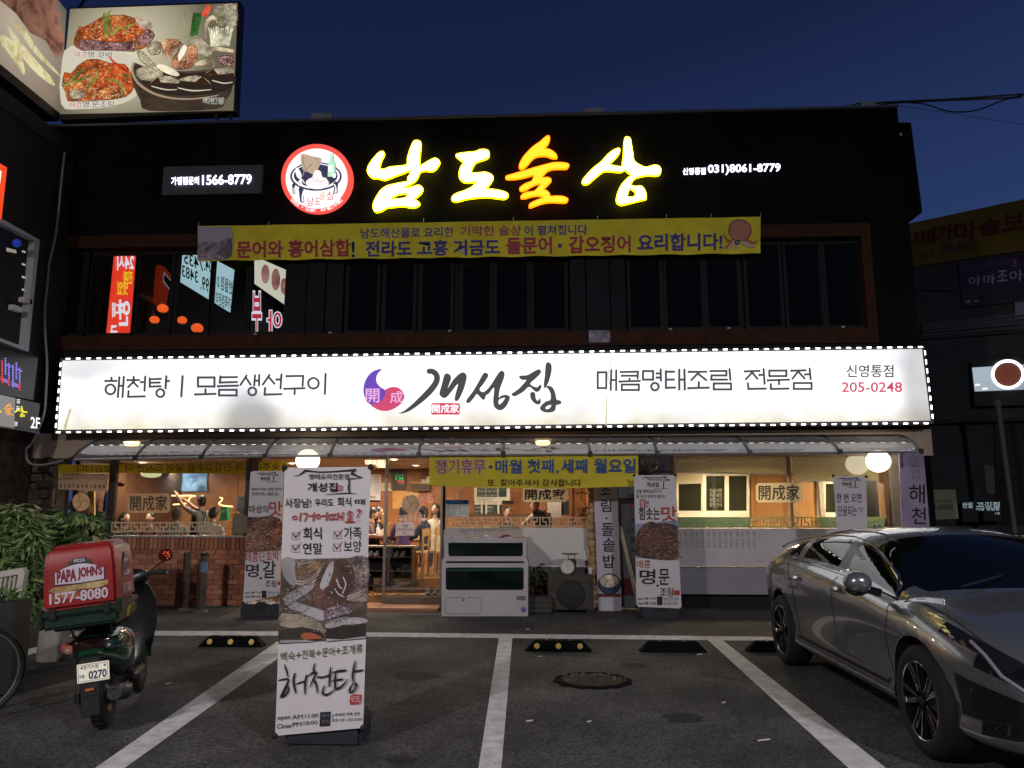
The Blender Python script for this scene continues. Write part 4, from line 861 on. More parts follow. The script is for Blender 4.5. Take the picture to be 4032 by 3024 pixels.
# globes
lampw = glow('lit_globe',(1.,.90,.70),3.6)
def globe(x,y,rpx,Y,m,lab,grp='globe lamps under the awning'):
    c = at(x,y,Y); r = rpx / FPX * (Y * 1.0)
    T = thing('globe_lamp_or_standin',lab,'lamp',c,grp); MB().ball(c,(r,r,r * .94),24).build('globe',m,T,smooth=True)
    MB().tube([c + Vector((0,0,r * .9)),c + Vector((0,0,r * 1.15)),c + Vector((0,.3,r * 1.2))],.015,6).build('lamp_arm',black_plastic,T); return T
globe(3458,1816,45,12.55,lampw,'brightly lit white globe lamp at the right end of the awning')
globe(3327,1829,38,13.25,glow('globe_standin',(.62,.58,.42),.62),'dim pale globe left of the bright lamp, standing in for its reflection',None)  # glowing ball stands in for the bright lamp's reflection in the glass
globe(1212,1812,47,12.6,lampw,'lit globe lamp behind the top of the front banner stand')
globe(2556,1822,42,12.6,mat('smoked_globe',(.10,.09,.07),.08,ior=1.8),'unlit smoky globe lamp right of the closing day banner',None)
gw = (at(3327 + 38,1832,13.25),at(3458 - 40,1832,13.1)); MB().tube(gw,.006,5).build('globe_wire',white_plastic,BL)
# vertical menu boards
def vboard(quad,Y,m,lab,depth=.04,cat='sign',nm='menu_board'):
    T = thing(nm,lab,cat,hit(*quad[2],PY(Y))); shape('board',[quad],PY(Y),m,T,depth); return T
lilac = mat('lilac_board',(.46,.43,.50),.6,noise=.08,nscale=2)
T = vboard([(2338,1912),(2430,1912),(2448,2406),(2357,2410)],12.6,lilac,'tall vertical white menu board reading 돌솥밥 with a rice bowl print')
pv = PY(12.596)
for ch,(x,y,w_,h_) in (('조',(175,372,80,78)),('림',(180,500,82,100)),('·',(182,602,14,14)),('돌',(190,695,92,105)),('솥',(200,820,95,110)),('밥',(203,955,95,105))):
    text(ch,b_('D7',x - w_ / 2,y - h_ / 2,x + w_ / 2,y + h_ / 2),pv,ink,T,.022)
for r_ in range(9): text('맛있는 영양밥',b_('D7',160 + r_ * 3,545 + r_ * 52,225 + r_ * 3,557 + r_ * 52),off(pv,-.001),mat('grey_lilac_ink',(.34,.32,.38),.8),T,0)
shape('bowl_print',[c_('D7',ell(208,1140,95,88,28))],off(pv,.001),mat('bowl_navy',(.02,.03,.07),.6),T)
shape('rice_print',[c_('D7',ell(205,1115,78,52,28))],off(pv,.002),food('rice_print',[(.05,.03,.02),(.35,.28,.15),(.62,.55,.45),(.7,.65,.6)],40),T)
shape('red_band',[c_('D7',[(112,1218),(300,1218),(300,1246),(112,1246)])],off(pv,.001),mat('dull_red',(.16,.03,.03),.8),T)
T = vboard([(2430,1790),(2638,1790),(2650,2392),(2448,2392)],12.75,mat('slate_board',(.12,.125,.14),.7,noise=.15),'grey wall board with dark prices behind the leaning plank')
shape('red_base',[[(2447,2278),(2640,2278),(2642,2345),(2449,2345)]],PY(12.745),mat('maroon_panel',(.10,.015,.02),.8),T,.002)
pv = PY(12.745)
for s,q in (('명',(355,400,402,455)),('하',(385,602,412,640)),('1시',(358,678,425,728)),('부',(375,755,412,808)),('매',(378,848,412,878))): text(s,b_('D7',*q),pv,ink,T,.02)
text('15',b_('D7',375,480,412,518),pv,redink,T,.03)
T = vboard([(3541,1776),(3636,1776),(3680,2300),(3560,2300)],12.5,mat('lilac_board2',(.30,.25,.36),.6,noise=.12,nscale=2),'tall lilac vertical board reading 해천 at the right corner')
pv = PY(12.496)
for col in (0,1):
    for k,ch in enumerate('조개문어' if col == 0 else '모듬찌개'): text(ch,b_('H5',1735 + col * 75 + k * 14,75 + k * 100,1790 + col * 78 + k * 14,150 + k * 100),pv,mat('faded_ink',(.17,.14,.2),.8),T,0)
text('해',b_('H5',1730,515,1975,815),pv,ink,T,.016); text('천',b_('H5',1765,880,1995,1140),pv,ink,T,.016)
# leaning plank
T = thing('plank','pale wooden plank leaning against the slate price board','plank',gnd(2515,2408))
qa = [(2433,2075),(2450,2073),(2528,2406),(2513,2410)]; fa = [at(*qa[0],12.72),at(*qa[1],12.72),gnd(*qa[2],.0),gnd(*qa[3],.0)]
MB().prism(fa,[v + Vector((0,.035,.012)) for v in fa]).build('plank_board',mat('plank_wood',(.55,.48,.38),.7,noise=.12,nscale=9),T)
# closing-day banner under the awning
T = thing('cloth_banner','yellow closing day banner reading 정기휴무 hanging under the awning','banner',at(2100,1850,11.95))
q = c_('D6',[(205,38),(1150,30),(2110,12)]) ; qb = [(2513,1914),(2300,1917),(2050,1920),(1850,1916),(1690,1911)]
ct = [(1690,1796),(1900,1794),(2100,1791),(2300,1789),(2513,1786)]; pc = PY(11.93)
mb = MB(); nx = 60
for i in range(nx + 1):
    u = i / nx; x = 1690 + 823 * u; yt = 1796 - 10 * u; ybm = 1911 + 10 * math.sin(math.pi * u) + 3 * u
    for j in range(5):
        p = hit(x,yt + (ybm - yt) * j / 4,pc); mb.v.append((p.x,p.y + .008 * math.sin(i * .5) + .008 + .01 * math.sin(j * 1.3 + i * .1),p.z))
mb.f = [(i * 5 + j,(i + 1) * 5 + j,(i + 1) * 5 + j + 1,i * 5 + j + 1) for i in range(nx) for j in range(4)]; mb.m = [0] * len(mb.f)
mb.build('cloth',mat('yellow_cloth2',(.62,.50,.03),.75,noise=.1,nscale=3),T,smooth=True)
p2 = off(pc,.014); D6 = lambda a,b,c,d: b_('D6',a,b,c,d)
text('정기휴무',D6(268,62,715,195),p2,mat('magenta_ink',(.36,.02,.08),.7),T,.012,out=.055,om=white_print)
shape('dot',[ell(*c_('D6',[(764,134)])[0],7,7,12)],p2,blue,T)
text('매월',D6(810,70,1045,192),p2,mat('navy_ink',(.03,.09,.27),.7),T,.035); text('첫째',D6(1103,68,1335,188),p2,mat('navy_ink',(.03,.09,.27),.7),T,.035)
text(',',D6(1362,165,1380,195),p2,mat('navy_ink',(.03,.09,.27),.7),T,.03); text('세째',D6(1405,66,1640,187),p2,mat('navy_ink',(.03,.09,.27),.7),T,.035); text('월요일',D6(1705,60,2080,185),p2,mat('navy_ink',(.03,.09,.27),.7),T,.035)
text('또  찾아주셔서 감사합니다',D6(737,245,1585,308),p2,ink,T,.004)
for x in (1692,1905,2105,2511): MB().tube([hit(x,1797,pc),hit(x,1784,pc)],.006,5).build('tie_cord',black_plastic,T)
# ------------------------------------------------------------------ fish tank
FT = thing('fish_tank','white two tier seafood tank with dark green windows in front of the shop','fish tank',gnd(1908,2428))
tank = mat('tank_white',(.50,.45,.47),.45,noise=.06,nscale=3); water = mat('dark_green_water',(.0015,.008,.005),.06,ior=1.5,noise=.3,nscale=2)
D6p = lambda p: c_('D6',p)
def rrect(x0,y0,x1,y1,r,n=4):
    o = []
    for cx,cy,a in ((x1 - r,y0 + r,-90),(x1 - r,y1 - r,0),(x0 + r,y1 - r,90),(x0 + r,y0 + r,180)):
        for k in range(n + 1): t = R(a + 90 * k / n); o.append((cx + r * math.cos(t),cy + r * math.sin(t)))
    return o
Yt = 11.85
def tier(outer,hole,Y,dep):
    f = shape('tank_front',[D6p(rect(*outer)),D6p(rrect(*hole,22))],PY(Y),tank,FT,.03)
    x0,x1 = hit(*D6p([(outer[0],1200)])[0],PY(Y)).x,hit(*D6p([(outer[2],1200)])[0],PY(Y)).x
    z1,z0 = hit(*D6p([(700,outer[1])])[0],PY(Y)).z,max(0.03,hit(*D6p([(700,outer[3])])[0],PY(Y)).z)
    mb = MB(); mb.box(x0,x0 + .03,Y + .03,Y + dep,z0,z1); mb.box(x1 - .03,x1,Y + .03,Y + dep,z0,z1); mb.box(x0 + .03,x1 - .03,Y + dep - .03,Y + dep,z0,z1); mb.box(x0 + .03,x1 - .03,Y + .03,Y + dep - .03,z0,z0 + .03)
    mb.build('tank_body',tank,FT)
    box('water_glass',x0 + .03,x1 - .03,Y + .032,Y + .06,z0 + .03,z1 - .07,water,FT)
    return x0,x1,z0,z1
x0,x1,z0,z1 = tier((320,1008,1103,1490),(357,1047,1065,1252),Yt,.75)
for a in (x0 + .04,x1 - .09):
    for b in (Yt + .05,Yt + .62): MB().lathe([(0,0),(.02,0),(.022,.032),(0,.032)],(a,b,0),n=12).build('tank_foot',black_rubber,FT)
box('tank_gap',x0 + .06,x1 - .06,Yt + .1,Yt + .7,z1 + .0,z1 + .045,black_plastic,FT)
for a in (x0,x1 - .06): box('spacer',a,a + .06,Yt + .02,Yt + .7,z1,z1 + .05,tank,FT)
shape('water_line',[D6p([(362,1062),(1060,1050),(1062,1078),(362,1080)])],PY(Yt + .03),mat('murky_line',(.02,.06,.06),.2),FT)
brush('hatch_outline',[D6p([(p[0],p[1],3) for p in rrect(353,1320,680,1470,25) + [rrect(353,1320,680,1470,25)[0]]])],PY(Yt - .002),seam,FT,.001,sm=0)
MB().ball(hit(*D6p([(517,1343)])[0],PY(Yt)),.014,10).build('hatch_lock',black_plastic,FT)
pbox('hatch_latch',b_('D6',530,1308,552,1330),Yt - .02,.02,white_plastic,FT,.004)
shape('maker_plate',[D6p(rect(1000,1305,1083,1345))],PY(Yt - .002),mat('grey_plate',(.17,.14,.15),.5),FT,.002)
shape('round_sticker',[ell(*D6p([(1063,1431)])[0],11,11,20)],PY(Yt - .002),mat('blue_sticker',(.10,.12,.28),.5),FT,.001)
X0,X1,Z0,Z1 = tier((347,782,1088,990),(380,818,1057,946),Yt + .04,.68)
shape('tank_lid',[D6p([(345,765),(1055,703),(1070,775),(365,780)])],PY(Yt + .66),mat('lid_pinkish',(.52,.42,.36),.6),FT,.015)
for a in ((375,800,418,824),(1018,795,1058,818)): pbox('corner_clip',b_('D6',*a),Yt + .0,.04,tank,FT,.005)
for k,(x,y,s,w_) in enumerate(((478,797,.05,2.2),(728,798,.05,1.5),(790,800,.05,1.2),(825,790,.04,1.),(930,800,.04,1.6),(620,803,.03,2.5))):
    MB().ball(hit(*D6p([(x,y)])[0],PY(Yt + .3)) + Vector((0,0,.03)),(s * w_,s,s * .8),10).build('ice_lump',mat('ice_bag',(.55,.5,.5),.3,noise=.2),FT,smooth=True)
h0 = hit(*D6p([(905,800)])[0],PY(Yt + .3)); MB().tube([h0 + Vector((.09 * math.cos(a / 3),.03 * math.sin(a),.075 * math.sin(a / 3))) for a in range(0,11)],.018,8).build('coiled_hose',mat('brown_hose',(.18,.06,.04),.4),FT,smooth=True)
# outdoor unit, scale, cup, crate
T = thing('air_conditioner_unit','old beige outdoor air conditioner unit with round grille','air conditioner',gnd(2245,2405))
Ya = 12.3; acm = mat('aged_beige',(.05,.04,.03),.7,noise=.3,nscale=8)
x0,x1 = at(2157,2330,Ya).x,at(2338,2330,Ya).x; z0,z1 = .05,at(2240,2262,Ya).z
box('unit_case',x0,x1,Ya,Ya + .3,z0,z1,acm,T,bev=.015)
c = hit(*D6p([(1495,1290)])[0],PY(Ya - .003)); mb = MB(); mb.lathe([(0,.002),(.205,.002),(.21,-.01),(.222,-.01),(.222,.003)],c,'y',36); mb.build('fan_grille',black_plastic,T,smooth=True)
mb = MB()
for k in range(1,9): mb.tube([c + Vector((.024 * k * math.cos(a * math.pi / 12),-.012,.024 * k * math.sin(a * math.pi / 12))) for a in range(24)],.0025,4,closed=True)
for a in range(4): mb.tube([c + Vector((.205 * math.cos(a * math.pi / 4),-.014,.205 * math.sin(a * math.pi / 4))),c - Vector((.205 * math.cos(a * math.pi / 4),.014,.205 * math.sin(a * math.pi / 4)))],.003,4)
mb.build('grille_wire',mat('grille_grey',(.06,.055,.05),.5),T)
for a in (x0 + .08,x1 - .12): box('unit_foot',a,a + .05,Ya,Ya + .3,0,.05,black_rubber,T)
for k in range(8): box('side_vent',x1 - .09,x1 - .02,Ya - .004,Ya,z0 + .12 + k * .04,z0 + .135 + k * .04,black_plastic,T)
zt_ = z1
T = thing('weighing_scale','green kitchen dial scale standing on the outdoor unit','scale',(at(2240,2262,Ya).x,Ya + .12,zt_))
sc_ = hit(*D6p([(1500,1050)])[0],PY(Ya + .1)); gm = mat('scale_green',(.012,.03,.025),.4)
mb = MB(); mb.box(sc_.x - .07,sc_.x + .075,Ya + .05,Ya + .2,zt_,zt_ + .235); mb.build('scale_body',gm,T,bev=.02)
dc = hit(*D6p([(1462,1045)])[0],PY(Ya + .02)); dc.z = zt_ + .115
MB().lathe([(0,.0),(.098,0),(.105,-.01),(.11,0),(.11,.04)],dc,'y',32).build('dial',mat('dial_white',(.62,.62,.56),.35),T,smooth=True)
for k in range(12): a = k * math.pi / 6; MB().tube([dc + Vector((.078 * math.cos(a),-.004,.078 * math.sin(a))),dc + Vector((.09 * math.cos(a),-.004,.09 * math.sin(a)))],.0025,4).build('dial_mark',ink,T)
MB().tube([dc + Vector((0,-.006,-.01)),dc + Vector((.01,-.006,.07))],.003,4).build('dial_pointer',redink,T)
for dx in (-.05,.05): MB().tube([(sc_.x + dx,Ya + .12,zt_ + .235),(sc_.x + dx,Ya + .12,zt_ + .30)],.008,6).build('tray_post',steel,T)
MB().lathe([(0,.0),(.10,.0),(.15,.018),(.152,.022),(.10,.006),(0,.006)],(sc_.x - .02,Ya + .12,zt_ + .30),n=28).build('tray',steel,T,smooth=True)
q = at(2324,2263,Ya + .1); T = tag(MB().lathe([(0,0),(.026,0),(.038,.095),(.036,.095),(.025,.005),(0,.005)],(q.x,Ya + .1,zt_ + .002),n=20).build('paper_cup',mat('paper_white',(.66,.63,.62),.6),smooth=True),'white paper cup standing on the right end of the outdoor unit','cup')
q = gnd(2110,2425); T = thing('crate','dark low crate between the fish tank and the outdoor unit','crate',q)
mb = MB(); mb.box(q.x - .26,q.x + .24,12.15,12.55,0.01,.26); mb.build('crate_box',mat('crate_dark',(.035,.03,.03),.7,noise=.3),T,bev=.01)
for k in range(3): box('crate_slat',q.x - .26,q.x + .24,12.135,12.15,.03 + k * .075,.085 + k * .075,mat('crate_slat',(.05,.043,.04),.7),T)
T = thing('potted_plant','dark leafy pot plant behind the crate, beside the fish tank','plant',(q.x,12.65,0))
MB().lathe([(0,0),(.1,0),(.14,.24),(.13,.24),(0,.2)],(q.x,12.72,0),n=18).build('pot',mat('clay',(.12,.06,.04),.8),T,smooth=True)
# ------------------------------------------------------------------ foliage helper
def leaves(mb,cen,rad,n,size,droop=.3,wide=.45,mi=2):
    for _ in range(n):
        while True:
            p = Vector((random.uniform(-1,1),random.uniform(-1,1),random.uniform(-1,1)))
            if p.length < 1: break
        if p.length > 1e-3: p = p * (.55 + .45 * random.random()) / max(p.length ** .35,.3)
        c = Vector(cen) + Vector((p.x * rad[0],p.y * rad[1],p.z * rad[2]))
        d = Vector((p.x + random.uniform(-.7,.7),p.y + random.uniform(-.7,.7),random.uniform(-.6,.4) - droop)).normalized()
        s = d.cross(Vector((random.uniform(-1,1),random.uniform(-1,1),1))).normalized(); L = size * random.uniform(.6,1.3); W = L * wide * .5
        up = d.cross(s) * L * .08
        k = len(mb.v); mb.v += [tuple(c),tuple(c + d * L * .45 + s * W + up),tuple(c + d * L * .45 - up * .3),tuple(c + d * L * .45 - s * W + up),tuple(c + d * L)]
        mb.f += [(k,k + 2,k + 1),(k,k + 3,k + 2),(k + 1,k + 2,k + 4),(k + 2,k + 3,k + 4)]; q = random.randrange(mi); mb.m += [q] * 4
lf1 = mat('leaf_bright',(.14,.25,.06),.5,noise=.3,nscale=3); lf2 = mat('leaf_yellowish',(.32,.36,.14),.5,noise=.3,nscale=3); lf3 = mat('leaf_dark',(.06,.12,.035),.45,noise=.3,nscale=3)
mb = MB(); leaves(mb,(q.x,12.72,.48),(.2,.18,.26),160,.13); mb.build('foliage',[lf3,wood_dark],T)
def shrub(lab,base,blobs,ms,size,wide,nm='shrub'):
    T = thing(nm,lab,'plant',base)
    mb = MB()
    for c,r,n in blobs:
        leaves(mb,c,r,n,size,.3,wide,len(ms))
    mb.build('foliage',ms,T)
    mb = MB()
    for c,r,n in blobs:
        for k in range(3):
            b = Vector(base) + Vector((random.uniform(-.12,.12),random.uniform(-.1,.1),0)); t = Vector(c) + Vector((random.uniform(-.5,.5) * r[0],0,r[2] * .4))
            mb.tube([b,b.lerp(t,.5) + Vector((random.uniform(-.05,.05),0,.05)),t],[.014,.010,.005],5)
    mb.build('stem',mat('stem_brown',(.07,.05,.03),.8),T)
Ys1 = 9.3
def pc_(x,y,Y=Ys1): return tuple(at(x,y,Y))
random.seed(11)
shrub('bright green bamboo-like shrub at the left edge of the photo',(at(80,2500,Ys1).x,Ys1,0),[(pc_(60,2060),(.36,.3,.32),480),(pc_(20,2180),(.3,.3,.35),380),(pc_(130,2150),(.22,.25,.4),420),(pc_(60,2300),(.3,.25,.25),350),(pc_(110,2400),(.25,.2,.2),160)],[lf1,lf3,lf2],.15,.24)
shrub('broad leaved shrub with pale leaves behind the delivery scooter',(at(300,2440,10.3).x,10.3,0),[(pc_(290,2060,10.3),(.42,.3,.22),330),(pc_(350,2130,10.3),(.3,.3,.28),250),(pc_(230,2140,10.3),(.28,.3,.4),200),(pc_(200,2260,10.3),(.22,.25,.28),90)],[lf2,lf3,lf3,lf1],.17,.42)
# ------------------------------------------------------------------ banner stands
paper = mat('banner_vinyl',(.60,.56,.58),.5,noise=.05,nscale=1.5,bump=.15,bscale=2.5)
def stand(lab,quad,Y,base_px,dep=.36,bw=.46,paper_=None,bend=.01):
    """quad TL TR BR BL of the vinyl; black water base behind and below"""
    foot = gnd(*base_px); Yb = Y + .03 + dep * .5
    T = thing('banner_stand',lab,'banner stand',(foot.x,Yb,0))
    pl = PY(Y); mb = MB(); n,m_ = 8,20
    for i in range(n + 1):
        for j in range(m_ + 1):
            u,v = i / n,j / m_; x = (quad[0][0] * (1 - u) + quad[1][0] * u) * (1 - v) + (quad[3][0] * (1 - u) + quad[2][0] * u) * v
            y = (quad[0][1] * (1 - u) + quad[1][1] * u) * (1 - v) + (quad[3][1] * (1 - u) + quad[2][1] * u) * v
            p = hit(x,y,pl); mb.v.append((p.x,p.y + .003 + .004 * math.sin(v * 9 + u * 2),p.z))
    mb.f = [(i * (m_ + 1) + j,(i + 1) * (m_ + 1) + j,(i + 1) * (m_ + 1) + j + 1,i * (m_ + 1) + j + 1) for i in range(n) for j in range(m_)]; mb.m = [0] * len(mb.f)
    mb.build('vinyl',paper_ or paper,T,smooth=True)
    c0 = hit((quad[0][0] + quad[1][0]) / 2,quad[0][1],pl); cb = hit((quad[3][0] + quad[2][0]) / 2,quad[3][1],pl); zb = .26
    mid = Vector((foot.x,Yb,zb)); tr = [hit(*p,pl) + Vector((0,.012,0)) for p in quad]
    mb = MB(); hub = Vector((foot.x,Yb,(c0.z + zb) * .55))
    mb.tube([mid,hub],.014,8)
    for t in tr: mb.tube([hub,t],.006,6)
    mb.build('stand_pole',black_plastic,T)
    for t in tr: MB().ball(t - Vector((0,.012,0)),(.022,.014,.022),10).build('corner_clip',black_rubber,T,smooth=True)
    mb = MB(); hw = bw / 2; prof = [(-hw,.0),(hw,.0),(hw,.15),(hw * .82,.22),(hw * .35,.19),(hw * .22,.235),(-hw * .22,.235),(-hw * .35,.19),(-hw * .82,.22),(-hw,.15)]
    y0,y1 = Yb - dep * .5,Yb + dep * .5
    mb.prism([(foot.x + a,y0,b) for a,b in prof],[(foot.x + a,y1,b) for a,b in prof]); mb.build('water_base',mat('base_plastic',(.022,.022,.030),.45,noise=.2,nscale=10),T,bev=.018)
    box('base_recess',foot.x - .09,foot.x + .07,y0 - .004,y0,.10,.20,black_rubber,T)
    return T,pl
# front stand --------------------------------------------------------------------
Yf = 5.42
FQ = [(1120,1841),(1460,1838),(1430,2866),(1082,2898)]
FS,pf = stand('tall white banner stand reading 이거어때요 in the foreground parking bay',FQ,Yf,(1245,2966),.34,.52)
pf1 = off(pf,.003)
g1 = lambda p: c_('G1',p); g2 = lambda p: c_('G2',p)
greyp = [(255,1820)]
brush('roof_stroke',[g1([(400,228,6),(480,210,12),(560,160,34),(600,135,30),(700,148,20),(850,158,18),(1050,150,18),(1250,135,22),(1390,125,30),(1415,112,16)]),g1([(1395,125,40),(1360,165,34),(1345,190,26),(1400,205,30),(1460,235,20),(1520,245,10),(1420,262,10),(1340,265,14),(1305,285,20)]),g1([(1300,285,26),(1308,360,24),(1298,400,30),(1312,510,26)]),g1([(918,522,8),(1050,515,10),(1250,503,14),(1420,512,6)])],pf1,ink,FS,.001)
text('명태요리전문점',b_('G1',652,190,1305,278),pf1,ink,FS,.02); text('개성집',b_('G1',625,335,1110,478),pf1,ink,FS,.03)
shape('seal_print',[g1([(1125,380),(1197,380),(1193,462),(1122,466)])],pf1,redink,FS); brush('seal_mark',[g1([(1140,400,10),(1135,450,10)]),g1([(1162,400,8),(1155,455,8)]),g1([(1178,400,8),(1176,450,8)])],off(pf1,.001),paper,FS,.001)
text('사장님!',b_('G1',262,590,683,738),pf1,ink,FS,.018,lean=-.05); text('우리도',b_('G1',748,595,1052,718),pf1,ink,FS,.018,lean=-.05); text('회식',b_('G1',1120,570,1340,718),pf1,ink,FS,.018,lean=-.05); text('때',b_('G1',1400,600,1562,695),pf1,ink,FS,.018)
rk = mat('brick_red_ink',(.40,.055,.04),.7)
W = 22
S = lambda *ps: g1([(x,y,W) for x,y in ps])
brush('lettering',[g1(ring(418,905,34,28,W,14,0,6.28)),S((515,825),(500,962)),S((550,838),(622,838),(604,900),(580,962)),S((650,878),(722,866)),S((735,820),(716,962)),g1(ring(800,886,30,34,W,14,0,6.28)),S((850,878),(926,870)),S((945,815),(930,955)),
 S((990,855),(1046,852)),S((992,855),(985,930),(1035,927)),S((1056,850),(1100,846)),S((1058,852),(1050,925),(1100,920)),S((1130,822),(1122,940)),S((1205,812),(1190,945)),S((1130,888),(1195,878)),
 g1(ring(1318,838,34,36,W,14,0,6.28)),S((1295,895),(1288,960)),S((1342,890),(1334,960)),S((1237,973),(1388,970)),S((1432,790),(1465,768),(1492,800),(1455,850),(1440,902)),S((1440,945),(1446,950))],pf1,rk,FS,.001)
for bx_,w1,wb in (((372,1145,495,1262),'회식',(560,1065,858,1258)),((1052,1132,1172,1248),'가족',(1228,1060,1508,1258)),((366,1350,490,1468),'연말',(555,1320,868,1500)),((1045,1333,1165,1452),'보양',(1222,1285,1508,1468))):
    x0,y0,x1,y1 = bx_
    brush('tick_box',[g1([(a,b,5),(c,d,5)]) for a,b,c,d in ((x0,y0,x1,y0),(x1,y0,x1,y1),(x1,y1,x0,y1),(x0,y1,x0,y0))],pf1,mat('grey_brown_ink',(.12,.08,.07),.7),FS,.001,sm=0)
    brush('tick',[g1([(x0 + 12,y0 + 8,8),(x0 + 55,y1 - 40,22),(x0 + 62,y1 - 34,18),(x0 + 110,y0 + 15,14),(x1 + 32,y0 - 42,5)])],off(pf1,.001),mat('tick_red',(.22,.03,.04),.7),FS,.001)
    text(w1,b_('G1',*wb),pf1,ink,FS,.028,lean=-.03)
# food photograph on the vinyl
def inside(p,poly_):
    c = False
    for i in range(len(poly_)):
        a,b = poly_[i - 1],poly_[i]
        if (a[1] > p[1]) != (b[1] > p[1]) and p[0] < (b[0] - a[0]) * (p[1] - a[1]) / (b[1] - a[1]) + a[0]: c = not c
    return c
def detail(pts,pl,T,edge,light,dark,n=40,L=14,w=3.,ew=4.):
    """printed outline, glints and shade flecks inside a food shape (photo px)"""
    brush('food_print',[[(p[0],p[1],ew) for p in pts + [pts[0]]]],pl,edge,T,.0004,sm=0)
    x0,x1,y0,y1 = min(p[0] for p in pts),max(p[0] for p in pts),min(p[1] for p in pts),max(p[1] for p in pts); A_st,B_st = [],[]
    for k in range(n):
        q = (random.uniform(x0,x1),random.uniform(y0,y1))
        if not inside(q,pts): continue
        a = random.uniform(-.9,.5); l = L * random.uniform(.4,1.2); st = [(q[0],q[1],w * .4),(q[0] + l * .5 * math.cos(a),q[1] + l * .5 * math.sin(a) - 1,w * random.uniform(.7,1.3)),(q[0] + l * math.cos(a),q[1] + l * math.sin(a),w * .3)]
        (A_st if k % 2 else B_st).append(st)
    for st,m,d in ((A_st,light,.0004),(B_st,dark,.0002)):
        if st:
            mb = MB()
            for k,s_ in enumerate(st): brush_into(mb,s_,off(pl,d))
            mb.build('food_print',m,T)
def brush_into(mb,p,pl):
    (x0,y0,w0),(x1,y1,w1),(x2,y2,w2) = p; n = (-(y2 - y0),x2 - x0); l = math.hypot(*n) or 1; n = (n[0] / l,n[1] / l)
    q = [hit(x0,y0,pl),hit(x1 + n[0] * w1 / 2,y1 + n[1] * w1 / 2,pl),hit(x2,y2,pl),hit(x1 - n[0] * w1 / 2,y1 - n[1] * w1 / 2,pl)]; mb.add(q,[(0,1,2,3)])
E2 = lambda p: c_('E2',p)
fo = dict(shell=food('shell_print',[(0.0558,0.0372,0.0248),(0.174,0.124,0.0868),(0.285,0.236,0.198),(0.341,0.31,0.31)],11,0,2.5,.3),octo=food('octopus_skin_print',[(0.0496,0.0186,0.0155),(0.124,0.0527,0.0341),(0.186,0.0868,0.062),(0.26,0.174,0.149)],12,0,1.,.25),mush=food('mushroom_print',[(0.062,0.0434,0.0372),(0.174,0.124,0.105),(0.31,0.26,0.248)],45,0,2.,.9),darkp=food('dark_pot_print',[(0.0062,0.00496,0.00496),(0.0372,0.0248,0.0186),(0.0124,0.0093,0.00744)],12),sucker=food('sucker_print',[(0.155,0.0744,0.0558),(0.31,0.223,0.198),(0.248,0.124,0.093)],90,0,.4,1.),pale=food('pale_print',[(0.217,0.186,0.186),(0.31,0.285,0.298),(0.36,0.341,0.36)],7,0,1.5,.2))
ph = [(147,545),(611,535),(598,965),(128,995)]
shape('food_print',[E2(ph)],off(pf,.003),food('photo_ground_print',[(.02,.014,.01),(.09,.06,.045),(.22,.16,.14)],14,0,2.,.3),FS)
p5 = [off(pf,.004 + .0008 * k) for k in range(12)]
shape('food_print',[E2([(147,545),(215,540),(225,640),(215,690),(160,640)])],p5[0],fo['pale'],FS,smooth=2)
shape('food_print',[E2([(225,560),(300,545),(350,560),(370,600),(300,640),(240,660),(220,620)])],p5[1],food('gill_print',[(.10,.04,.015),(.24,.12,.05),(.34,.24,.18)],30,0,3.),FS,smooth=2)
shape('food_print',[E2([(500,545),(608,538),(604,700),(560,720),(500,640)])],p5[1],fo['mush'],FS,smooth=2)
shape('food_print',[E2([(225,660),(300,650),(345,600),(365,570),(372,600),(350,640),(300,680),(240,685)])],p5[2],fo['sucker'],FS,smooth=2)
shape('food_print',[E2([(165,740),(230,700),(300,670),(345,640),(330,690),(260,740),(180,790),(160,780)])],p5[3],fo['pale'],FS,smooth=2)
shape('food_print',[E2([(395,570),(450,545),(505,560),(535,620),(530,700),(500,770),(430,815),(360,810),(310,760),(320,690),(350,620)])],p5[4],fo['octo'],FS,smooth=3)
shape('food_print',[E2([(405,560),(425,555),(420,620),(390,690),(360,705),(352,680),(375,620)])],p5[5],fo['pale'],FS,smooth=2)
brush('food_print',[E2([(440,650,9),(455,690,10),(470,700,8)]),E2([(475,640,7),(490,680,8),(470,730,7)]),E2([(430,700,6),(450,730,8),(480,745,5)])],p5[6],mat('gloss_print',(.50,.44,.48),.6),FS,.001)
shape('food_print',[E2([(495,740),(540,710),(602,695),(602,770),(540,770),(500,765)])],p5[5],fo['sucker'],FS,smooth=2)
shape('food_print',[E2([(150,830),(300,850),(380,905),(372,940),(250,915),(140,900)])],p5[5],fo['shell'],FS,smooth=2)
shape('food_print',[E2([(185,760),(240,780),(370,820),(378,865),(330,868),(230,820),(180,800)])],p5[6],fo['pale'],FS,smooth=2)
shape('food_print',[E2([(378,815),(440,790),(500,800),(520,830),(440,850),(385,870),(375,840)])],p5[7],food('purple_print',[(.02,.015,.03),(.16,.10,.14),(.45,.38,.45)],30,0,2.),FS,smooth=2)
shape('food_print',[E2([(378,890),(440,862),(520,852),(598,862),(598,885),(480,895),(400,915)])],p5[6],fo['pale'],FS,smooth=2)
shape('food_print',[E2([(130,925),(250,905),(350,925),(378,960),(300,985),(128,995)])],p5[7],fo['darkp'],FS)
shape('food_print',[E2([(385,915),(480,900),(597,893),(596,960),(380,975)])],p5[7],fo['darkp'],FS)
shape('food_print',[E2([(250,945),(300,935),(360,960),(340,978),(270,975)])],p5[8],mat('clam_orange',(.40,.10,.04),.6),FS,smooth=2)
shape('food_print',[E2([(145,975),(260,975),(370,968),(300,986),(130,992)])],p5[8],fo['pale'],FS)
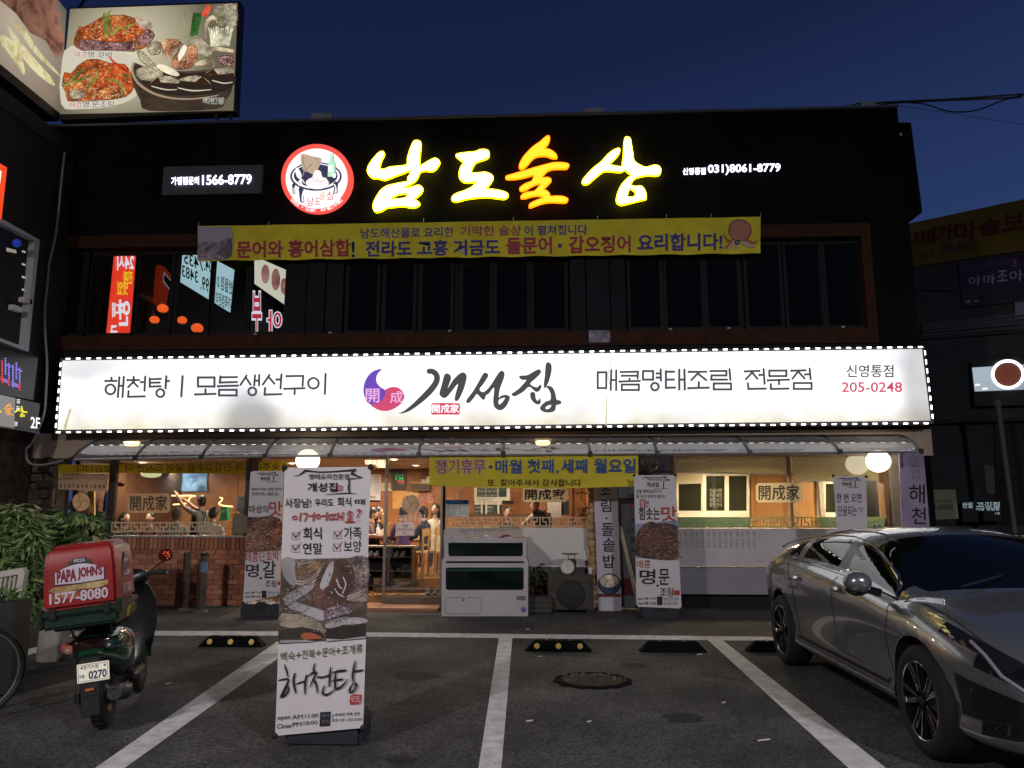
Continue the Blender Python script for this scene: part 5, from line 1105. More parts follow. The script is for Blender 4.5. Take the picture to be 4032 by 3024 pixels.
shape('food_print',[E2([(385,968),(470,972),(595,955),(595,965),(385,982)])],p5[8],fo['pale'],FS)
eb,hl2,dk2 = mat('print_edge',(.09,.06,.05),.7),mat('print_glint',(.55,.48,.48),.6),mat('print_shade',(.07,.035,.025),.7)
for q in ([(395,570),(450,545),(505,560),(535,620),(530,700),(500,770),(430,815),(360,810),(310,760),(320,690),(350,620)],[(225,560),(300,545),(350,560),(370,600),(300,640),(240,660)],[(500,545),(608,538),(604,700),(560,720),(500,640)],[(150,830),(300,850),(380,905),(372,940),(250,915),(140,900)],[(378,815),(440,790),(500,800),(520,830),(440,850),(385,870)],[(225,660),(300,650),(345,600),(372,600),(350,640),(300,680)],[(165,740),(230,700),(345,640),(330,690),(180,790)],[(378,890),(520,852),(598,862),(598,885),(400,915)],[(495,740),(540,710),(602,695),(602,770),(500,765)],[(135,700),(210,690),(300,800),(170,830)]): detail(catmull(E2(q),3),off(pf,.0145),FS,eb,hl2,dk2,80,11,2.6,1.6)
for arm,r0 in (([(228,668),(262,672),(300,655),(335,625),(358,590)],9),([(502,752),(530,742),(560,730),(600,716)],9),([(235,575),(262,560),(300,552),(335,560)],7)):
    for i in range(len(arm) - 1):
        for t in (0,.33,.66):
            for dy in (-8,6):
                cx_,cy_2 = (arm[i][k] * (1 - t) + arm[i + 1][k] * t for k in (0,1)); r1 = r0 * (1 - .08 * i)
                shape('food_print',[E2(ell(cx_,cy_2 + dy,r1 * .62,r1 * .55,10)),E2(ell(cx_,cy_2 + dy,r1 * .28,r1 * .25,8))],off(pf,.0152),hl2,FS)
olive = mat('olive_ink',(.12,.12,.045),.7)
for s,(a,b) in (('백숙',(155,350)),('+',(362,435)),('전복',(445,622)),('+',(632,705)),('문어',(722,885)),('+',(900,975)),('조개류',(985,1272))):
    y = 300 - (a - 155) * .11; h_ = 38 if s == '+' else 62; text(s,b_('G2',a,y - h_,b,y + h_ - 0),pf1,olive,FS,.006,slope=-.09)
H_ = [[(208,405,14),(235,480,26),(258,575,12)],[(128,618,14),(200,603,26),(262,605,24),(235,690,34),(190,790,44),(152,850,20)],[(258,690,10),(262,760,22),(210,825,30),(165,850,20)],
 [(350,520,22),(330,620,30),(345,720,30),(365,797,14)],[(370,668,18),(440,640,18),(500,628,16)],[(508,548,26),(487,670,28),(487,807,14)],
 [(624,382,10),(607,440,22),(605,490,26)],[(525,560,14),(590,515,26),(640,510,28),(600,600,24),(553,712,10)],[(612,600,12),(640,680,26),(660,798,10)],
 [(660,575,24),(750,570,22),(830,535,18)],[(838,435,14),(825,560,28),(815,702,18)],[(752,690,16),(725,790,28),(790,812,28),(885,748,14)],
 [(865,512,14),(940,490,28),(1045,480,24)],[(902,505,18),(895,620,28),(900,735,30)],[(855,625,14),(930,610,24),(1002,600,22)],[(900,738,30),(980,705,32),(1075,600,10)],
 [(1172,350,14),(1150,460,28),(1135,560,28),(1148,645,12)],[(1150,495,26),(1285,475,16)],[(1145,645,16),(1188,670,26),(1165,745,24),(1110,785,28),(1100,730,30),(1150,650,14)]]
brush('lettering',[g2(s) for s in H_],pf1,ink,FS,.001)
shape('seal_print',[g2([(1105,825),(1160,808),(1258,812),(1262,900),(1240,945),(1105,952),(1092,900)])],pf1,mat('seal_red',(.38,.045,.035),.7),FS)
brush('seal_mark',[g2([(1115,845,7),(1135,900,7),(1200,895,7),(1220,840,7)]),g2([(1115,850,6),(1180,840,6),(1218,838,6)]),g2([(1130,872,6),(1205,865,6)]),g2([(1210,925,6),(1235,885,6)]),g2([(1228,928,6),(1250,890,6)])],off(pf1,.001),paper,FS,.001)
gi = mat('grey_ink2',(.05,.045,.055),.7)
text('open',b_('G2',112,1115,285,1172),pf1,gi,FS,.01,slope=-.07); text('AM',b_('G2',312,1088,455,1148),pf1,gi,FS,.0,slope=-.07); text('11:00',b_('G2',488,1078,665,1135),pf1,gi,FS,.0,slope=-.07)
text('Close',b_('G2',108,1212,298,1275),pf1,gi,FS,.01,slope=-.07); text('PM',b_('G2',318,1190,438,1250),pf1,gi,FS,.0,slope=-.07); text('10:00',b_('G2',468,1175,655,1228),pf1,gi,FS,.0,slope=-.07)
shape('notice_square',[g2([(692,1052),(838,1042),(830,1240),(686,1248)])],pf1,mat('notice_black',(.012,.013,.02),.7),FS)
text('예약',b_('G2',712,1078,815,1125),off(pf1,.001),gi if 0 else mat('grey_lit_ink',(.16,.16,.2),.7),FS,.012,slope=-.05); text('문의',b_('G2',718,1155,808,1200),off(pf1,.001),mat('grey_lit_ink',(.16,.16,.2),.7),FS,.012,slope=-.05)
brush('arrow_print',[g2([(862,1125,8),(862,1092,8),(930,1085,8)]),g2([(912,1072,6),(938,1085,8),(914,1100,6)])],pf1,gi,FS,.001,sm=0)
text('바로 만족 방문',b_('G2',950,1062,1238,1110),pf1,gi,FS,.012,slope=-.05); text('또는 031.205.0248',b_('G2',850,1140,1268,1185),pf1,gi,FS,.01,slope=-.04)
def stand_head(T,pl,X,Y0,wpx,s=-.0):
    """roof drawing, house name at the top of the smaller stands; X,Y0 = top left in photo px"""
    u = wpx / 160.
    k = lambda pts: [(X + x * u,Y0 + y * u,w_ * u) for x,y,w_ in pts]
    brush('roof_stroke',[k([(22,14,1.5),(36,8,4),(60,9,3),(100,8,3),(122,5,4)]),k([(122,5,5),(118,13,4),(140,19,2),(118,22,2),(112,26,3)]),k([(112,26,3.5),(112,55,3.5)]),k([(72,57,1.5),(130,55,2)])],pl,ink,T,.001)
    text('명태요리전문점',(X + 42 * u,Y0 + 13 * u,X + 110 * u,Y0 + 22 * u),pl,ink,T,.01); text('개성집',(X + 40 * u,Y0 + 29 * u,X + 92 * u,Y0 + 48 * u),pl,ink,T,.03)
def stand_foot(T,pl,X,Y0,wpx):
    u = wpx / 150.
    text('open AM 11:00',(X,Y0,X + 66 * u,Y0 + 11 * u),pl,gi,T,.008); text('close PM 10:00',(X,Y0 + 16 * u,X + 66 * u,Y0 + 27 * u),pl,gi,T,.008)
    shape('notice_square',[rect(X + 70 * u,Y0 - 3,X + 90 * u,Y0 + 28 * u)],pl,mat('notice_black',(.012,.013,.02),.7),T)
    text('바로 만족 방문\n031.205.0248',(X + 95 * u,Y0,X + 146 * u,Y0 + 27 * u),pl,gi,T,.004)
# left rear stand ---------------------------------------------------------------
LS,pl_ = stand('white banner stand reading 마성의 맛 in front of the brick wall',c_('G3',[(128,42),(490,38),(440,1395),(45,1478)]),11.5,(1010,2440),.34,.62)
q1 = off(pl_,.003); g3 = lambda p: c_('G3',p)
stand_head(LS,q1,*c_('G3',[(150,45)])[0],118)
text('먹어보지 못한 사람은 있어도',b_('G3',138,222,472,255),q1,ink,LS,.01); text('한 번만 먹는 사람은 없는',b_('G3',145,272,438,310),q1,ink,LS,.01)
text('마성의',b_('G3',115,415,322,500),q1,ink,LS,.03); text('맛',b_('G3',335,372,472,528),q1,rk,LS,.035)
shape('food_print',[g3([(100,540),(140,545),(250,540),(360,525),(470,600),(462,905),(250,915),(78,930),(85,700)])],q1,food('spicy_dark_print',[(.02,.010,.008),(.10,.03,.015),(.22,.075,.03),(.16,.11,.09),(.34,.26,.24)],22,0,2.2,.5),LS)
shape('food_print',[g3([(370,560),(420,545),(470,610),(465,860),(370,830),(350,700)])],off(q1,.001),food('ember_print',[(.05,.015,.01),(.22,.06,.02),(.34,.15,.09)],30,0,1.),LS,smooth=2)
detail(g3([(100,540),(250,540),(360,525),(470,600),(462,905),(250,915),(78,930),(85,700)]),off(q1,.002),LS,eb,mat('spicy_glint',(.40,.30,.26),.6),mat('spicy_shade',(.015,.006,.005),.7),150,16,4.,1.)
text('매콤단호박',b_('G3',75,930,435,1035),q1,rk,LS,.01,slope=-.06); text('명',b_('G3',80,1055,215,1195),q1,ink,LS,.02); text('갈',b_('G3',262,1020,400,1205),q1,ink,LS,.02)
shape('dot',[ell(*g3([(240,1208)])[0],5,5,10)],q1,ink,LS); text('조림',b_('G3',290,1230,408,1305),q1,ink,LS,.02); shape('seal_print',[ell(*g3([(438,1265)])[0],7,9,10)],q1,redink,LS)
stand_foot(LS,q1,*g3([(70,1352)])[0],140)
# right stand -------------------------------------------------------------------
RS,pr = stand('white banner stand reading 힘솟는 맛 beside the leaning plank',c_('D7',[(408,252),(746,250),(796,1340),(428,1325)]),11.7,(2592,2428),.34,.55)
q1 = off(pr,.003)
stand_head(RS,q1,2508,1872,150)
text('정말 후회되네 ㅠㅠ',b_('D7',425,368,635,398),q1,ink,RS,.008); text('왜 이거 안먹어 봤지?',b_('D7',425,410,660,440),q1,ink,RS,.008)
shape('red_square',[c_('D7',rect(455,448,497,515))],q1,redink,RS); text('불',b_('D7',460,455,492,508),off(q1,.001),paper,RS,.02); text('끈',b_('D7',498,462,530,508),q1,ink,RS,.02)
text('힘솟는',b_('D7',448,515,618,615),q1,ink,RS,.03); text('맛',b_('D7',632,508,755,625),q1,rk,RS,.035)
shape('pale_print',[c_('D7',[(416,650),(765,620),(772,940),(420,925)])],q1,mat('bluish_print',(.26,.27,.42),.7,noise=.2,nscale=2),RS)
shape('food_print',[c_('D7',[(445,700),(480,665),(540,628),(600,650),(640,640),(700,650),(755,670),(765,760),(772,870),(770,925),(700,945),(560,935),(430,915),(415,860),(420,760)])],off(q1,.0012),food('braised_print',[(.015,.006,.004),(.06,.022,.012),(.11,.045,.025),(.20,.10,.07)],16,0,2.6,.35),RS,smooth=2)
detail(catmull(c_('D7',[(445,700),(480,665),(540,628),(600,650),(640,640),(700,650),(755,670),(765,760),(772,870),(770,925),(700,945),(560,935),(430,915),(415,860),(420,760)]),2),off(q1,.002),RS,eb,mat('braise_glint',(.32,.17,.12),.6),mat('braise_shade',(.012,.006,.005),.7),170,22,4.,1.)
for k in range(9): a_ = R(200 + 17 * k); brush('food_print',[c_('D7',[(590,690,8),(590 + 70 * math.cos(a_) * 1.3,770 - 50 * math.sin(a_) * .3,16),(590 + 165 * math.cos(a_),790 - 130 * math.sin(a_),8)])],off(q1,.0024 + .0003 * k),mat('tentacle_print',(.14,.06,.035),.6,noise=.5,nscale=30),RS,.0003)
text('매콤',b_('D7',430,945,542,1010),q1,rk,RS,.012); text('명',b_('D7',455,1022,580,1140),q1,ink,RS,.022); text('문',b_('D7',612,1018,695,1145),q1,ink,RS,.022); shape('dot',[ell(*c_('D7',[(600,1153)])[0],5,5,10)],q1,ink,RS)
text('조림',b_('D7',622,1170,725,1240),q1,ink,RS,.02); shape('seal_print',[c_('D7',rrect(730,1190,782,1232,8))],q1,mat('seal_red',(.38,.045,.035),.7),RS)
stand_foot(RS,q1,*c_('D7',[(435,1248)])[0],165)
# stand behind the car ----------------------------------------------------------
CS,pz = stand('white banner stand reading 한 번 오면 behind the car roof',c_('H5',[(527,375),(1050,390),(1085,2100),(640,2100)]),11.6,(3360,2436),.34,.55)
q1 = off(pz,.003); stand_head(CS,q1,*c_('H5',[(540,388)])[0],120)
pk2 = mat('purple_black',(.05,.02,.08),.7)
text('한 번 오면',b_('H5',580,655,972,795),q1,pk2,CS,.02); text('단골되는',b_('H5',605,850,900,1010),q1,pk2,CS,.02); text('맛',b_('H5',920,870,1010,960),q1,mat('violet_ink',(.30,.18,.36),.7),CS,.02)
# ------------------------------------------------------------------ wheel stops, bollards
yd = mat('yellow_reflector',(.55,.36,.05),.4)
def wstop(x0,x1,y0,y1,lab,dots):
    a,b = gnd(x0,y1),gnd(x1,y1); c = (a + b) / 2; T = thing('wheel_stop',lab,'wheel stop',c,'rubber wheel stops at the heads of the bays')
    hw = (b - a).length / 2; ht = .115; mb = MB(); ins = .11
    vs = [(-hw,0,0),(hw,0,0),(hw,.16,0),(-hw,.16,0),(-hw + ins,.035,ht),(hw - ins,.035,ht),(hw - ins,.125,ht),(-hw + ins,.125,ht)]
    mb.add([Vector(v) + c for v in vs],[(0,1,5,4),(1,2,6,5),(2,3,7,6),(3,0,4,7),(4,5,6,7)]); mb.build('rubber_block',mat('stop_rubber',(.0030,.0030,.0034),.85,spec=.12,noise=.3,nscale=20,bump=.3,bscale=90),T,bev=.008)
    for k in range(dots):
        p = c + Vector((-hw + hw * 2 * (.18 + .32 * k) if dots == 3 else 0,.014,.058)); n_ = Matrix.Rotation(R(-73),4,'X')
        MB().lathe([(0,.006),(.028,.005),(.033,0)],(0,0,0),n=16,M=Matrix.Translation(p) @ Matrix.Rotation(R(73),4,'X')).build('reflector',yd,T)
    for k in range(2): p = c + Vector(((k * 2 - 1) * hw * .35,.075,ht)); MB().lathe([(0,.002),(.016,.002),(.018,0)],p,n=12).build('bolt',steel,T)
wstop(773,1035,2505,2548,'rubber wheel stop with three yellow dots near the brick wall',3)
wstop(2066,2332,2522,2566,'rubber wheel stop with three yellow dots between fish tank and manhole',3)
wstop(2520,2788,2524,2570,'plain rubber wheel stop right of the manhole',0)
wstop(2945,3210,2524,2570,'plain rubber wheel stop partly behind the rear wheel of the car',0)
for (x0,x1,y0,y1,lab,st) in ((D4x := [(1478,1528,880,1345,'dark wooden bollard, plain, in front of the brick wall',0),(1618,1665,880,1365,'dark bollard with a blue sticker in front of the brick wall',1)])):
    q = c_('D4',[((x0 + x1) / 2,y1)])[0]; f_ = gnd(*q); tpx = c_('D4',[((x0 + x1) / 2,y0)])[0]; zt2 = at(*tpx,f_.y).z; r_ = .058
    T = thing('bollard',lab,'bollard',f_,'bollards before the brick wall')
    MB().lathe([(0,0),(r_,0),(r_,zt2 - .02),(r_ * .85,zt2),(0,zt2 + .003)],f_,n=20).build('post',mat('bollard_brown',(.045,.033,.026),.6,noise=.3,nscale=9),T,smooth=True)
    MB().lathe([(r_ + .02,.002),(r_ + .05,.002),(r_ + .03,.02),(r_,.03)],f_,n=20).build('base_ring',steel,T)
    if st: MB().lathe([(r_ + .001,zt2 * .66),(r_ + .001,zt2 * .84)],f_,n=24).build('blue_sticker',mat('sticker_blue',(.10,.16,.26),.5),T,smooth=True); MB().lathe([(r_ + .002,zt2 - .06),(r_ + .002,zt2 - .02)],f_,n=24).build('band',black_rubber,T)
# ------------------------------------------------------------------ left foreground: seat back, planter, bicycle, concrete ring
cc = gnd(*c_('E1',[(372,1040)])[0]); zt3 = at(*c_('E1',[(300,680)])[0],cc.y).z; rr_ = (at(*c_('E1',[(478,900)])[0],cc.y).x - at(*c_('E1',[(268,900)])[0],cc.y).x) / 2
T = thing('concrete_pipe','upright grey concrete pipe bollard behind the scooter','bollard',cc)
MB().lathe([(rr_ * .97,0),(rr_,.02),(rr_ * .98,zt3 * .6),(rr_ * .99,zt3),(rr_ * .80,zt3),(rr_ * .78,zt3 - .25),(0,zt3 - .25)],cc,n=40).build('pipe',mat('pipe_concrete',(.26,.24,.21),.85,noise=.25,nscale=6,bump=.3,bscale=20),T,smooth=True)
Yq = 7.6; wt_ = mat('white_seat',(.52,.47,.42),.5,noise=.1)
T = thing('slatted_seat','white slatted seat back behind the planter at the left edge','seat',at(60,2500,Yq) * 1)
def plank(nm,a,b,wd,dp=.03,m=wt_):
    A,B = a,b; (pA,pB) = (at(*A,Yq),at(*B,Yq)); MB().tube([pA,pB],wd,4).build(nm,m,T)
e1 = lambda x,y: c_('E1',[(x,y)])[0]
plank('top_rail',e1(-40,465),e1(175,428),.042); plank('right_stile',e1(165,430),e1(128,640),.045); plank('right_stile',e1(130,620),e1(92,1010),.035); plank('lower_rail',e1(-40,610),e1(135,610),.03)
for k in range(5): plank('slat',e1(-12 + k * 30,460 - k * 5),e1(-42 + k * 32,610),.013)
Yq2 = 6.7; T = thing('planter','dark planter box with low grass at the left edge','planter',at(30,2600,Yq2))
a = at(*e1(118,645),Yq2); b = at(*e1(88,1040),Yq2); zb_ = max(.0,b.z)
MB().prism([at(*e1(-120,668),Yq2),a,(b.x,b.y,.02),(b.x - .9,b.y,.02)],[v + Vector((-.1,.35,0)) for v in (at(*e1(-120,668),Yq2),a,Vector((b.x,b.y,.02)),Vector((b.x - .9,b.y,.02)))]).build('planter_box',mat('planter_black',(.018,.016,.018),.6,noise=.3),T)
mb = MB(); leaves(mb,(a.x - .30,a.y + .18,a.z + .02),(.24,.13,.05),170,.10,-.4,.15); mb.build('foliage',[lf3,lf1],T)
Yk = 5.9; T = thing('bicycle','parked bicycle cut off by the left edge of the photo','bicycle',at(-30,2700,Yk))
wc = at(*e1(-42,1110),Yk); rw = .34; wc.z = rw + .02; wx = at(*e1(78,1110),Yk).x + .02; wc.x = wx - rw * .95; Mx = Matrix.Translation(wc) @ Matrix.Rotation(R(52),4,'Z')
def arc(r,n=36): return [Mx @ Vector((r * math.cos(2 * math.pi * i / n),0,r * math.sin(2 * math.pi * i / n))) for i in range(n)]
MB().tube(arc(rw),.022,8,closed=True).build('tyre',black_rubber,T,smooth=True); MB().tube(arc(rw - .028),.011,6,closed=True).build('rim',mat('rim_bright',(.6,.58,.5),.25,1.),T,smooth=True)
mb = MB()
for i in range(18): a_ = i * math.pi / 9; mb.tube([Mx @ Vector((.02 * math.cos(a_ + .6),0,.02 * math.sin(a_ + .6))),Mx @ Vector(((rw - .03) * math.cos(a_),0,(rw - .03) * math.sin(a_)))],.0016,3)
mb.build('spoke',steel,T); MB().lathe([(0,-.045),(.02,-.045),(.022,.045),(0,.045)],(0,0,0),'y',12,M=Mx).build('hub',steel,T)
fk = Mx @ Vector((0,0,0)); bk_ = mat('bike_frame',(.12,.12,.13),.35,.3)
MB().tube([Mx @ Vector((0,.05,0)),Mx @ Vector((-.45,.03,.06))],.011,6).build('chain_stay',bk_,T); MB().tube([Mx @ Vector((0,.05,0)),Mx @ Vector((-.3,.03,.5))],.010,6).build('seat_stay',bk_,T)
MB().tube([Mx @ Vector((-.45,0,.0)),Mx @ Vector((-.27,0,.62))],.016,8).build('seat_tube',bk_,T); MB().ball(Mx @ Vector((-.25,0,.68)),(.12,.08,.035),12).build('saddle',black_rubber,T,smooth=True)
MB().tube([Mx @ Vector((-.28,0,.56)),Mx @ Vector((-.85,0,.58))],.016,8).build('top_tube',bk_,T); MB().tube([Mx @ Vector((-.45,0,0)),Mx @ Vector((-.87,0,.5))],.018,8).build('down_tube',bk_,T)
# ------------------------------------------------------------------ left building and its signs
XLB = at(158,1650,12.5).x; PL = PX(XLB) # its side wall runs towards the viewer
LB = thing('left_building','dark neighbouring building along the left edge','building',(XLB,8,0))
dw = mat('dark_side_wall',(.013,.012,.012),.6,noise=.3,nscale=3)
def yx(px,py): return hit(px,py,PL).y
ytop = 9.2
box('side_wall',XLB - 5,XLB - .12,3.0,12.9,3.1,ytop - 1.2,dw,LB)
box('upper_wall',XLB - 5,XLB - .10,3.0,13.2,ytop - 1.2,hit(60,330,PL).z if 0 else ytop - .9,dw,LB)
box('stone_base',XLB - 5,XLB - .35,3.0,12.9,0,3.1,mat('brown_rough_wall',(.045,.028,.022),.9,noise=.6,nscale=6,bump=1.,bscale=15),LB)
lw = [(0,870),(157,945),(112,1385),(0,1345)]
shape('window_reveal',[[(-120,790),(157,945),(112,1385),(-120,1300)],[(-110,820),(140,948),(100,1368),(-110,1290)]],PL,mat('white_reveal',(.42,.42,.45),.6),LB,.25)
shape('window_pane',[[(-120,820),(142,950),(100,1370),(-120,1290)]],off(PL,-.2),mat('lit_room_glass',(.02,.02,.022),.1),LB,.02)
box('room_lamp',XLB - .18,XLB - .14,*sorted((hit(95,988,PL).y,hit(98,1095,PL).y + .0)),0,.01,seam,LB) if 0 else None
for k in range(4): shape('room_light',[[(86 + 3 * 0,985 + k * 50),(100,990 + k * 50),(100,997 + k * 50),(86,993 + k * 50)]],off(PL,-.12),glow('cool_strip',(.8,.9,1),1.2),LB)
shape('room_light',[[(25,975),(65,985),(65,998),(25,990)]],off(PL,-.12),glow('warm_strip',(1.,.9,.75),.8),LB)
MB().ball(hit(66,957,off(PL,-.02)),.07,14).build('blue_ball',mat('blue_ball',(.02,.06,.5),.2,em=(.02,.06,.5),st=.25),LB,smooth=True)
for y in (1185,1215): MB().box(-.05,.05,-.1,.1,-.04,.04,M=Matrix.Translation(hit(100 if y < 1200 else 60,y,off(PL,-.05)))).build('wall_fitting',white_plastic,LB)
# red sign at the very edge
T = thing('red_sign','bright red lit sign cut off by the left edge','sign',hit(5,800,PX(XLB + .2)))
shape('sign_face',[[(-60,625),(0,643),(28,660),(6,862),(-60,850)]],PX(XLB + .25),glow('sign_vivid_red',(.95,.07,.015),1.0),T,.12)
shape('sign_mark',[[(-60,655),(-4,668),(6,675),(1,720),(-6,728),(-60,720)]],PX(XLB + .255),glow('sign_white_soft',(1,.96,1)),T)
shape('sign_mark',[[(-60,665),(-8,678),(0,682),(-4,715),(-60,710)]],PX(XLB + .258),ink,T)
# LED message board
T = thing('led_board','dot matrix board with violet and red running letters on the left building','sign',hit(60,1450,PX(XLB + .08)))
shape('board_case',[[(-120,1340),(150,1408),(130,1575),(-120,1530)]],PX(XLB + .06),mat('board_black',(.006,.006,.007),.3),T,.08)
mb1,mb2 = MB(),MB(); pL = PX(XLB + .068)
for j in range(14):
    for i in range(26):
        x = 2 + i * 3.3; y = 1402 + j * 7.6 + (x - 2) * .42
        on = ((i % 13) in (1,2,9,10) and j > 1) or (j in (11,12) and (i % 13) < 11) or ((i % 13) in (5,6) and j < 9) or (j == 3 and (i % 13) > 4)
        if on and x < 92: shape('',[rect(x,y,x + 2.6,y + 4.2)],pL,None,mb=(mb2 if (j > 9 and i % 13 > 7) or (i < 4) else mb1))
mb1.build('led_dot',glow('led_violet',(.30,.24,1.),1.5),T); mb2.build('led_dot',glow('led_red',(1.,.04,.08),1.4),T)
# second floor pointer sign: yellow letters and 2F
T = thing('floor_sign','black lit sign with orange and yellow letters and 2F on the left building','sign',hit(70,1640,PX(XLB + .1)))
pS = PX(XLB + .10)
shape('sign_case',[[(-140,1520),(158,1590),(142,1705),(-140,1662)]],pS,mat('board_black',(.006,.006,.007),.3),T,.12)
shape('lit_panel',[[(-140,1524),(60,1567),(56,1686),(-140,1655)]],off(pS,.003),glow('grey_lit',(.28,.26,.25),.8),T)
H2 = lambda a,b,c,d: b_('H2',a,b,c,d)
F2p = lambda l,x0,y0,sx,sy: [(x0 + p[0] * sx,y0 + p[1] * sy) for p in l]
oy = glow('sign_orange_flat',(.95,.38,.03),1.); yy = glow('sign_yellow_flat',(.95,.82,.02),1.)
def mini(loops,sx0,sy0,dx0,dy0,s,m,sk=.15):
    for lp in loops: shape('lettering',[[(dx0 + (p[0] - sx0) * s,dy0 + (p[1] - sy0) * s + (p[0] - sx0) * s * sk) for p in l] for l in lp],off(pS,.006),m,T,.003,smooth=2)
mini([[L3a],[L3b]],130,105,11,1583,.055,oy); mini([[L4,L4h]],1083,120,57,1594,.052,yy); mini([[L2]],1393,322,-36,1580,.052,yy)
text('2F',H2(402,470,520,610),off(pS,.006),glow('sign_white_soft',(1,.96,1)),T,.03,slope=.12)
for k,(x,y) in enumerate(((240,245),(240,265),(240,285),(232,335),(232,357),(228,375),(210,540),(210,560),(208,580))):
    shape('led_reflection' if 0 else 'led_dot',[rect(*H2(x - 20,y - 6,x + 20,y + 6))],off(pS,.008),glow('led_soft',(.85,.85,.85),1.),T)
# cable hanging down the corner
pts = [c_('B',[p])[0] for p in ((352,0),(335,150),(318,330),(300,470),(270,600),(258,720),(243,880),(250,1040),(256,1150),(250,1300),(240,1420),(195,1540),(160,1600))]
cm = mat('cable_grey',(.20,.19,.20),.6)
p3 = [at(x,y,12.45 - .0 * k) for k,(x,y) in enumerate(pts)] ; p3 += [at(*c_('H2',[p])[0],12.3) for p in ((345,880),(345,1000),(400,1080),(520,1100),(700,1070),(850,1030))]
q = catmull([tuple(v) for v in [p3[0]] + p3 + [p3[-1]]],4)
T = tag(MB().tube([Vector(v) for v in catmull([tuple(v) for v in p3],4)[:-4]] if 0 else [Vector(v) for v in q[4:-8]],.019,8).build('hanging_cable',cm,smooth=True),'thick grey cable hanging down the corner left of the light box','cable')
# ------------------------------------------------------------------ billboard on the roof
Yb = 13.6; PB = PY(Yb)
BB = thing('billboard','lit corner billboard with seafood pictures above the left end of the building','billboard',at(580,470,Yb))
case = mat('billboard_case',(.05,.045,.04),.6,noise=.2)
A_ = lambda p: c_('A',p)
fA = A_([(610,78),(2066,26),(2030,958),(520,990)])
fAo = A_([(600,66),(2092,12),(2048,972),(515,1045)])
MB().prism([hit(*p,PY(Yb + .03)) for p in fAo],[hit(*p,PY(Yb + .03)) + Vector((0,.22,0)) for p in fAo]).build('case',case,BB)
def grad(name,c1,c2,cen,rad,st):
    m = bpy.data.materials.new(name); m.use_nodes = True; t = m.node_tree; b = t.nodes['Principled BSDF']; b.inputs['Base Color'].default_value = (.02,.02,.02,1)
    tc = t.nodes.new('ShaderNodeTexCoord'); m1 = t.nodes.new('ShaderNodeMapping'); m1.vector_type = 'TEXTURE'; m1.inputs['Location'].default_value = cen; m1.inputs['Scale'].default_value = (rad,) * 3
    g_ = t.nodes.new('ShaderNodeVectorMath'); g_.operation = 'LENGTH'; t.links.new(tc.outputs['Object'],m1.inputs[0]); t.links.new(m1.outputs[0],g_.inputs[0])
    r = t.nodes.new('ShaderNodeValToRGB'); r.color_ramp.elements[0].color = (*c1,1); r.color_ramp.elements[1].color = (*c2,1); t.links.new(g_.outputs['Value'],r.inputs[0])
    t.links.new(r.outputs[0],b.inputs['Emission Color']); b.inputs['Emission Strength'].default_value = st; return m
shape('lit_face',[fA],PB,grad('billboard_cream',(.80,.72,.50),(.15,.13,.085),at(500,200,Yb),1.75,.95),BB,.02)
Q = [off(PB,.003 + .0012 * k) for k in range(16)]
es = .95
spicy = food('spicy_fish_print',[(0.066,0.00792,0.00264),(0.33,0.0363,0.00792),(0.475,0.106,0.0198),(0.561,0.297,0.106),(0.647,0.561,0.396)],20,es,2.2,.5)
spicy2 = food('spicy_stew_print',[(0.119,0.00792,0.00264),(0.383,0.0396,0.0099),(0.495,0.119,0.0198),(0.594,0.396,0.198)],24,es,1.6,.55)
dk = food('dark_meat_print',[(0.033,0.0066,0.0066),(0.145,0.033,0.033),(0.33,0.198,0.198),(0.0528,0.0132,0.0198)],18,es,2.)
grn = food('green_print',[(.02,.05,.01),(.20,.26,.05),(.45,.42,.12)],12,es,2.)
cl = food('clam_print',[(0.0924,0.066,0.0396),(0.277,0.224,0.145),(0.475,0.429,0.304),(0.528,0.495,0.383)],12,es,3.5,.3)
pot = food('pot_print',[(.02,.012,.008),(.07,.045,.03),(.03,.02,.015)],5,es,1.,.3)
octp = food('octo_print',[(0.119,0.0198,0.0066),(0.396,0.106,0.0396),(0.541,0.277,0.145),(0.627,0.528,0.396)],16,es,1.5,.4)
suck = food('suckers_print',[(0.297,0.099,0.0396),(0.594,0.528,0.363),(0.396,0.165,0.066)],20,es,.4,.9)
ged,gli,gsh = glow('lit_edge',(.05,.02,.008),.9),glow('lit_glint',(1.,.82,.5),.95),glow('lit_shade',(.16,.02,.006),.9)
def fp(k,m,pts,sm=2,n=None):
    shape('food_print',[A_(pts)],Q[k],m,BB,smooth=sm)
    if n is None: n = 120 if m in (spicy,spicy2) else 60 if m in (cl,octp,dk) else 0
    if n: detail(A_(pts),off(Q[k],.0004),BB,ged,gli,gsh,n,7,2.4,2.)
fp(0,glow('plate_white',(.66,.61,.48),.95),[(560,440),(800,420),(1050,450),(1180,520),(1240,700),(1180,840),(1000,920),(700,950),(530,900)],3)
fp(1,spicy,[(690,230),(760,250),(880,150),(960,135),(1080,130),(1190,165),(1290,230),(1330,300),(1290,400),(1180,440),(1000,430),(720,440),(640,380),(660,300)])
fp(2,spicy2,[(690,260),(800,200),(900,150),(905,300),(800,350),(690,345)])
fp(3,spicy2,[(900,360),(1000,280),(1180,200),(1280,260),(1250,330),(1100,370)])
fp(4,dk,[(690,360),(760,345),(1000,370),(1175,365),(1170,450),(1000,440),(700,435)]); fp(4,dk,[(1190,350),(1240,300),(1300,250),(1350,310),(1300,380),(1220,400)])
fp(4,food('frill_print',[(.35,.05,.03),(.85,.65,.5),(.95,.85,.7)],14,es,3.),[(1190,140),(1290,170),(1330,240),(1260,260),(1190,200)])
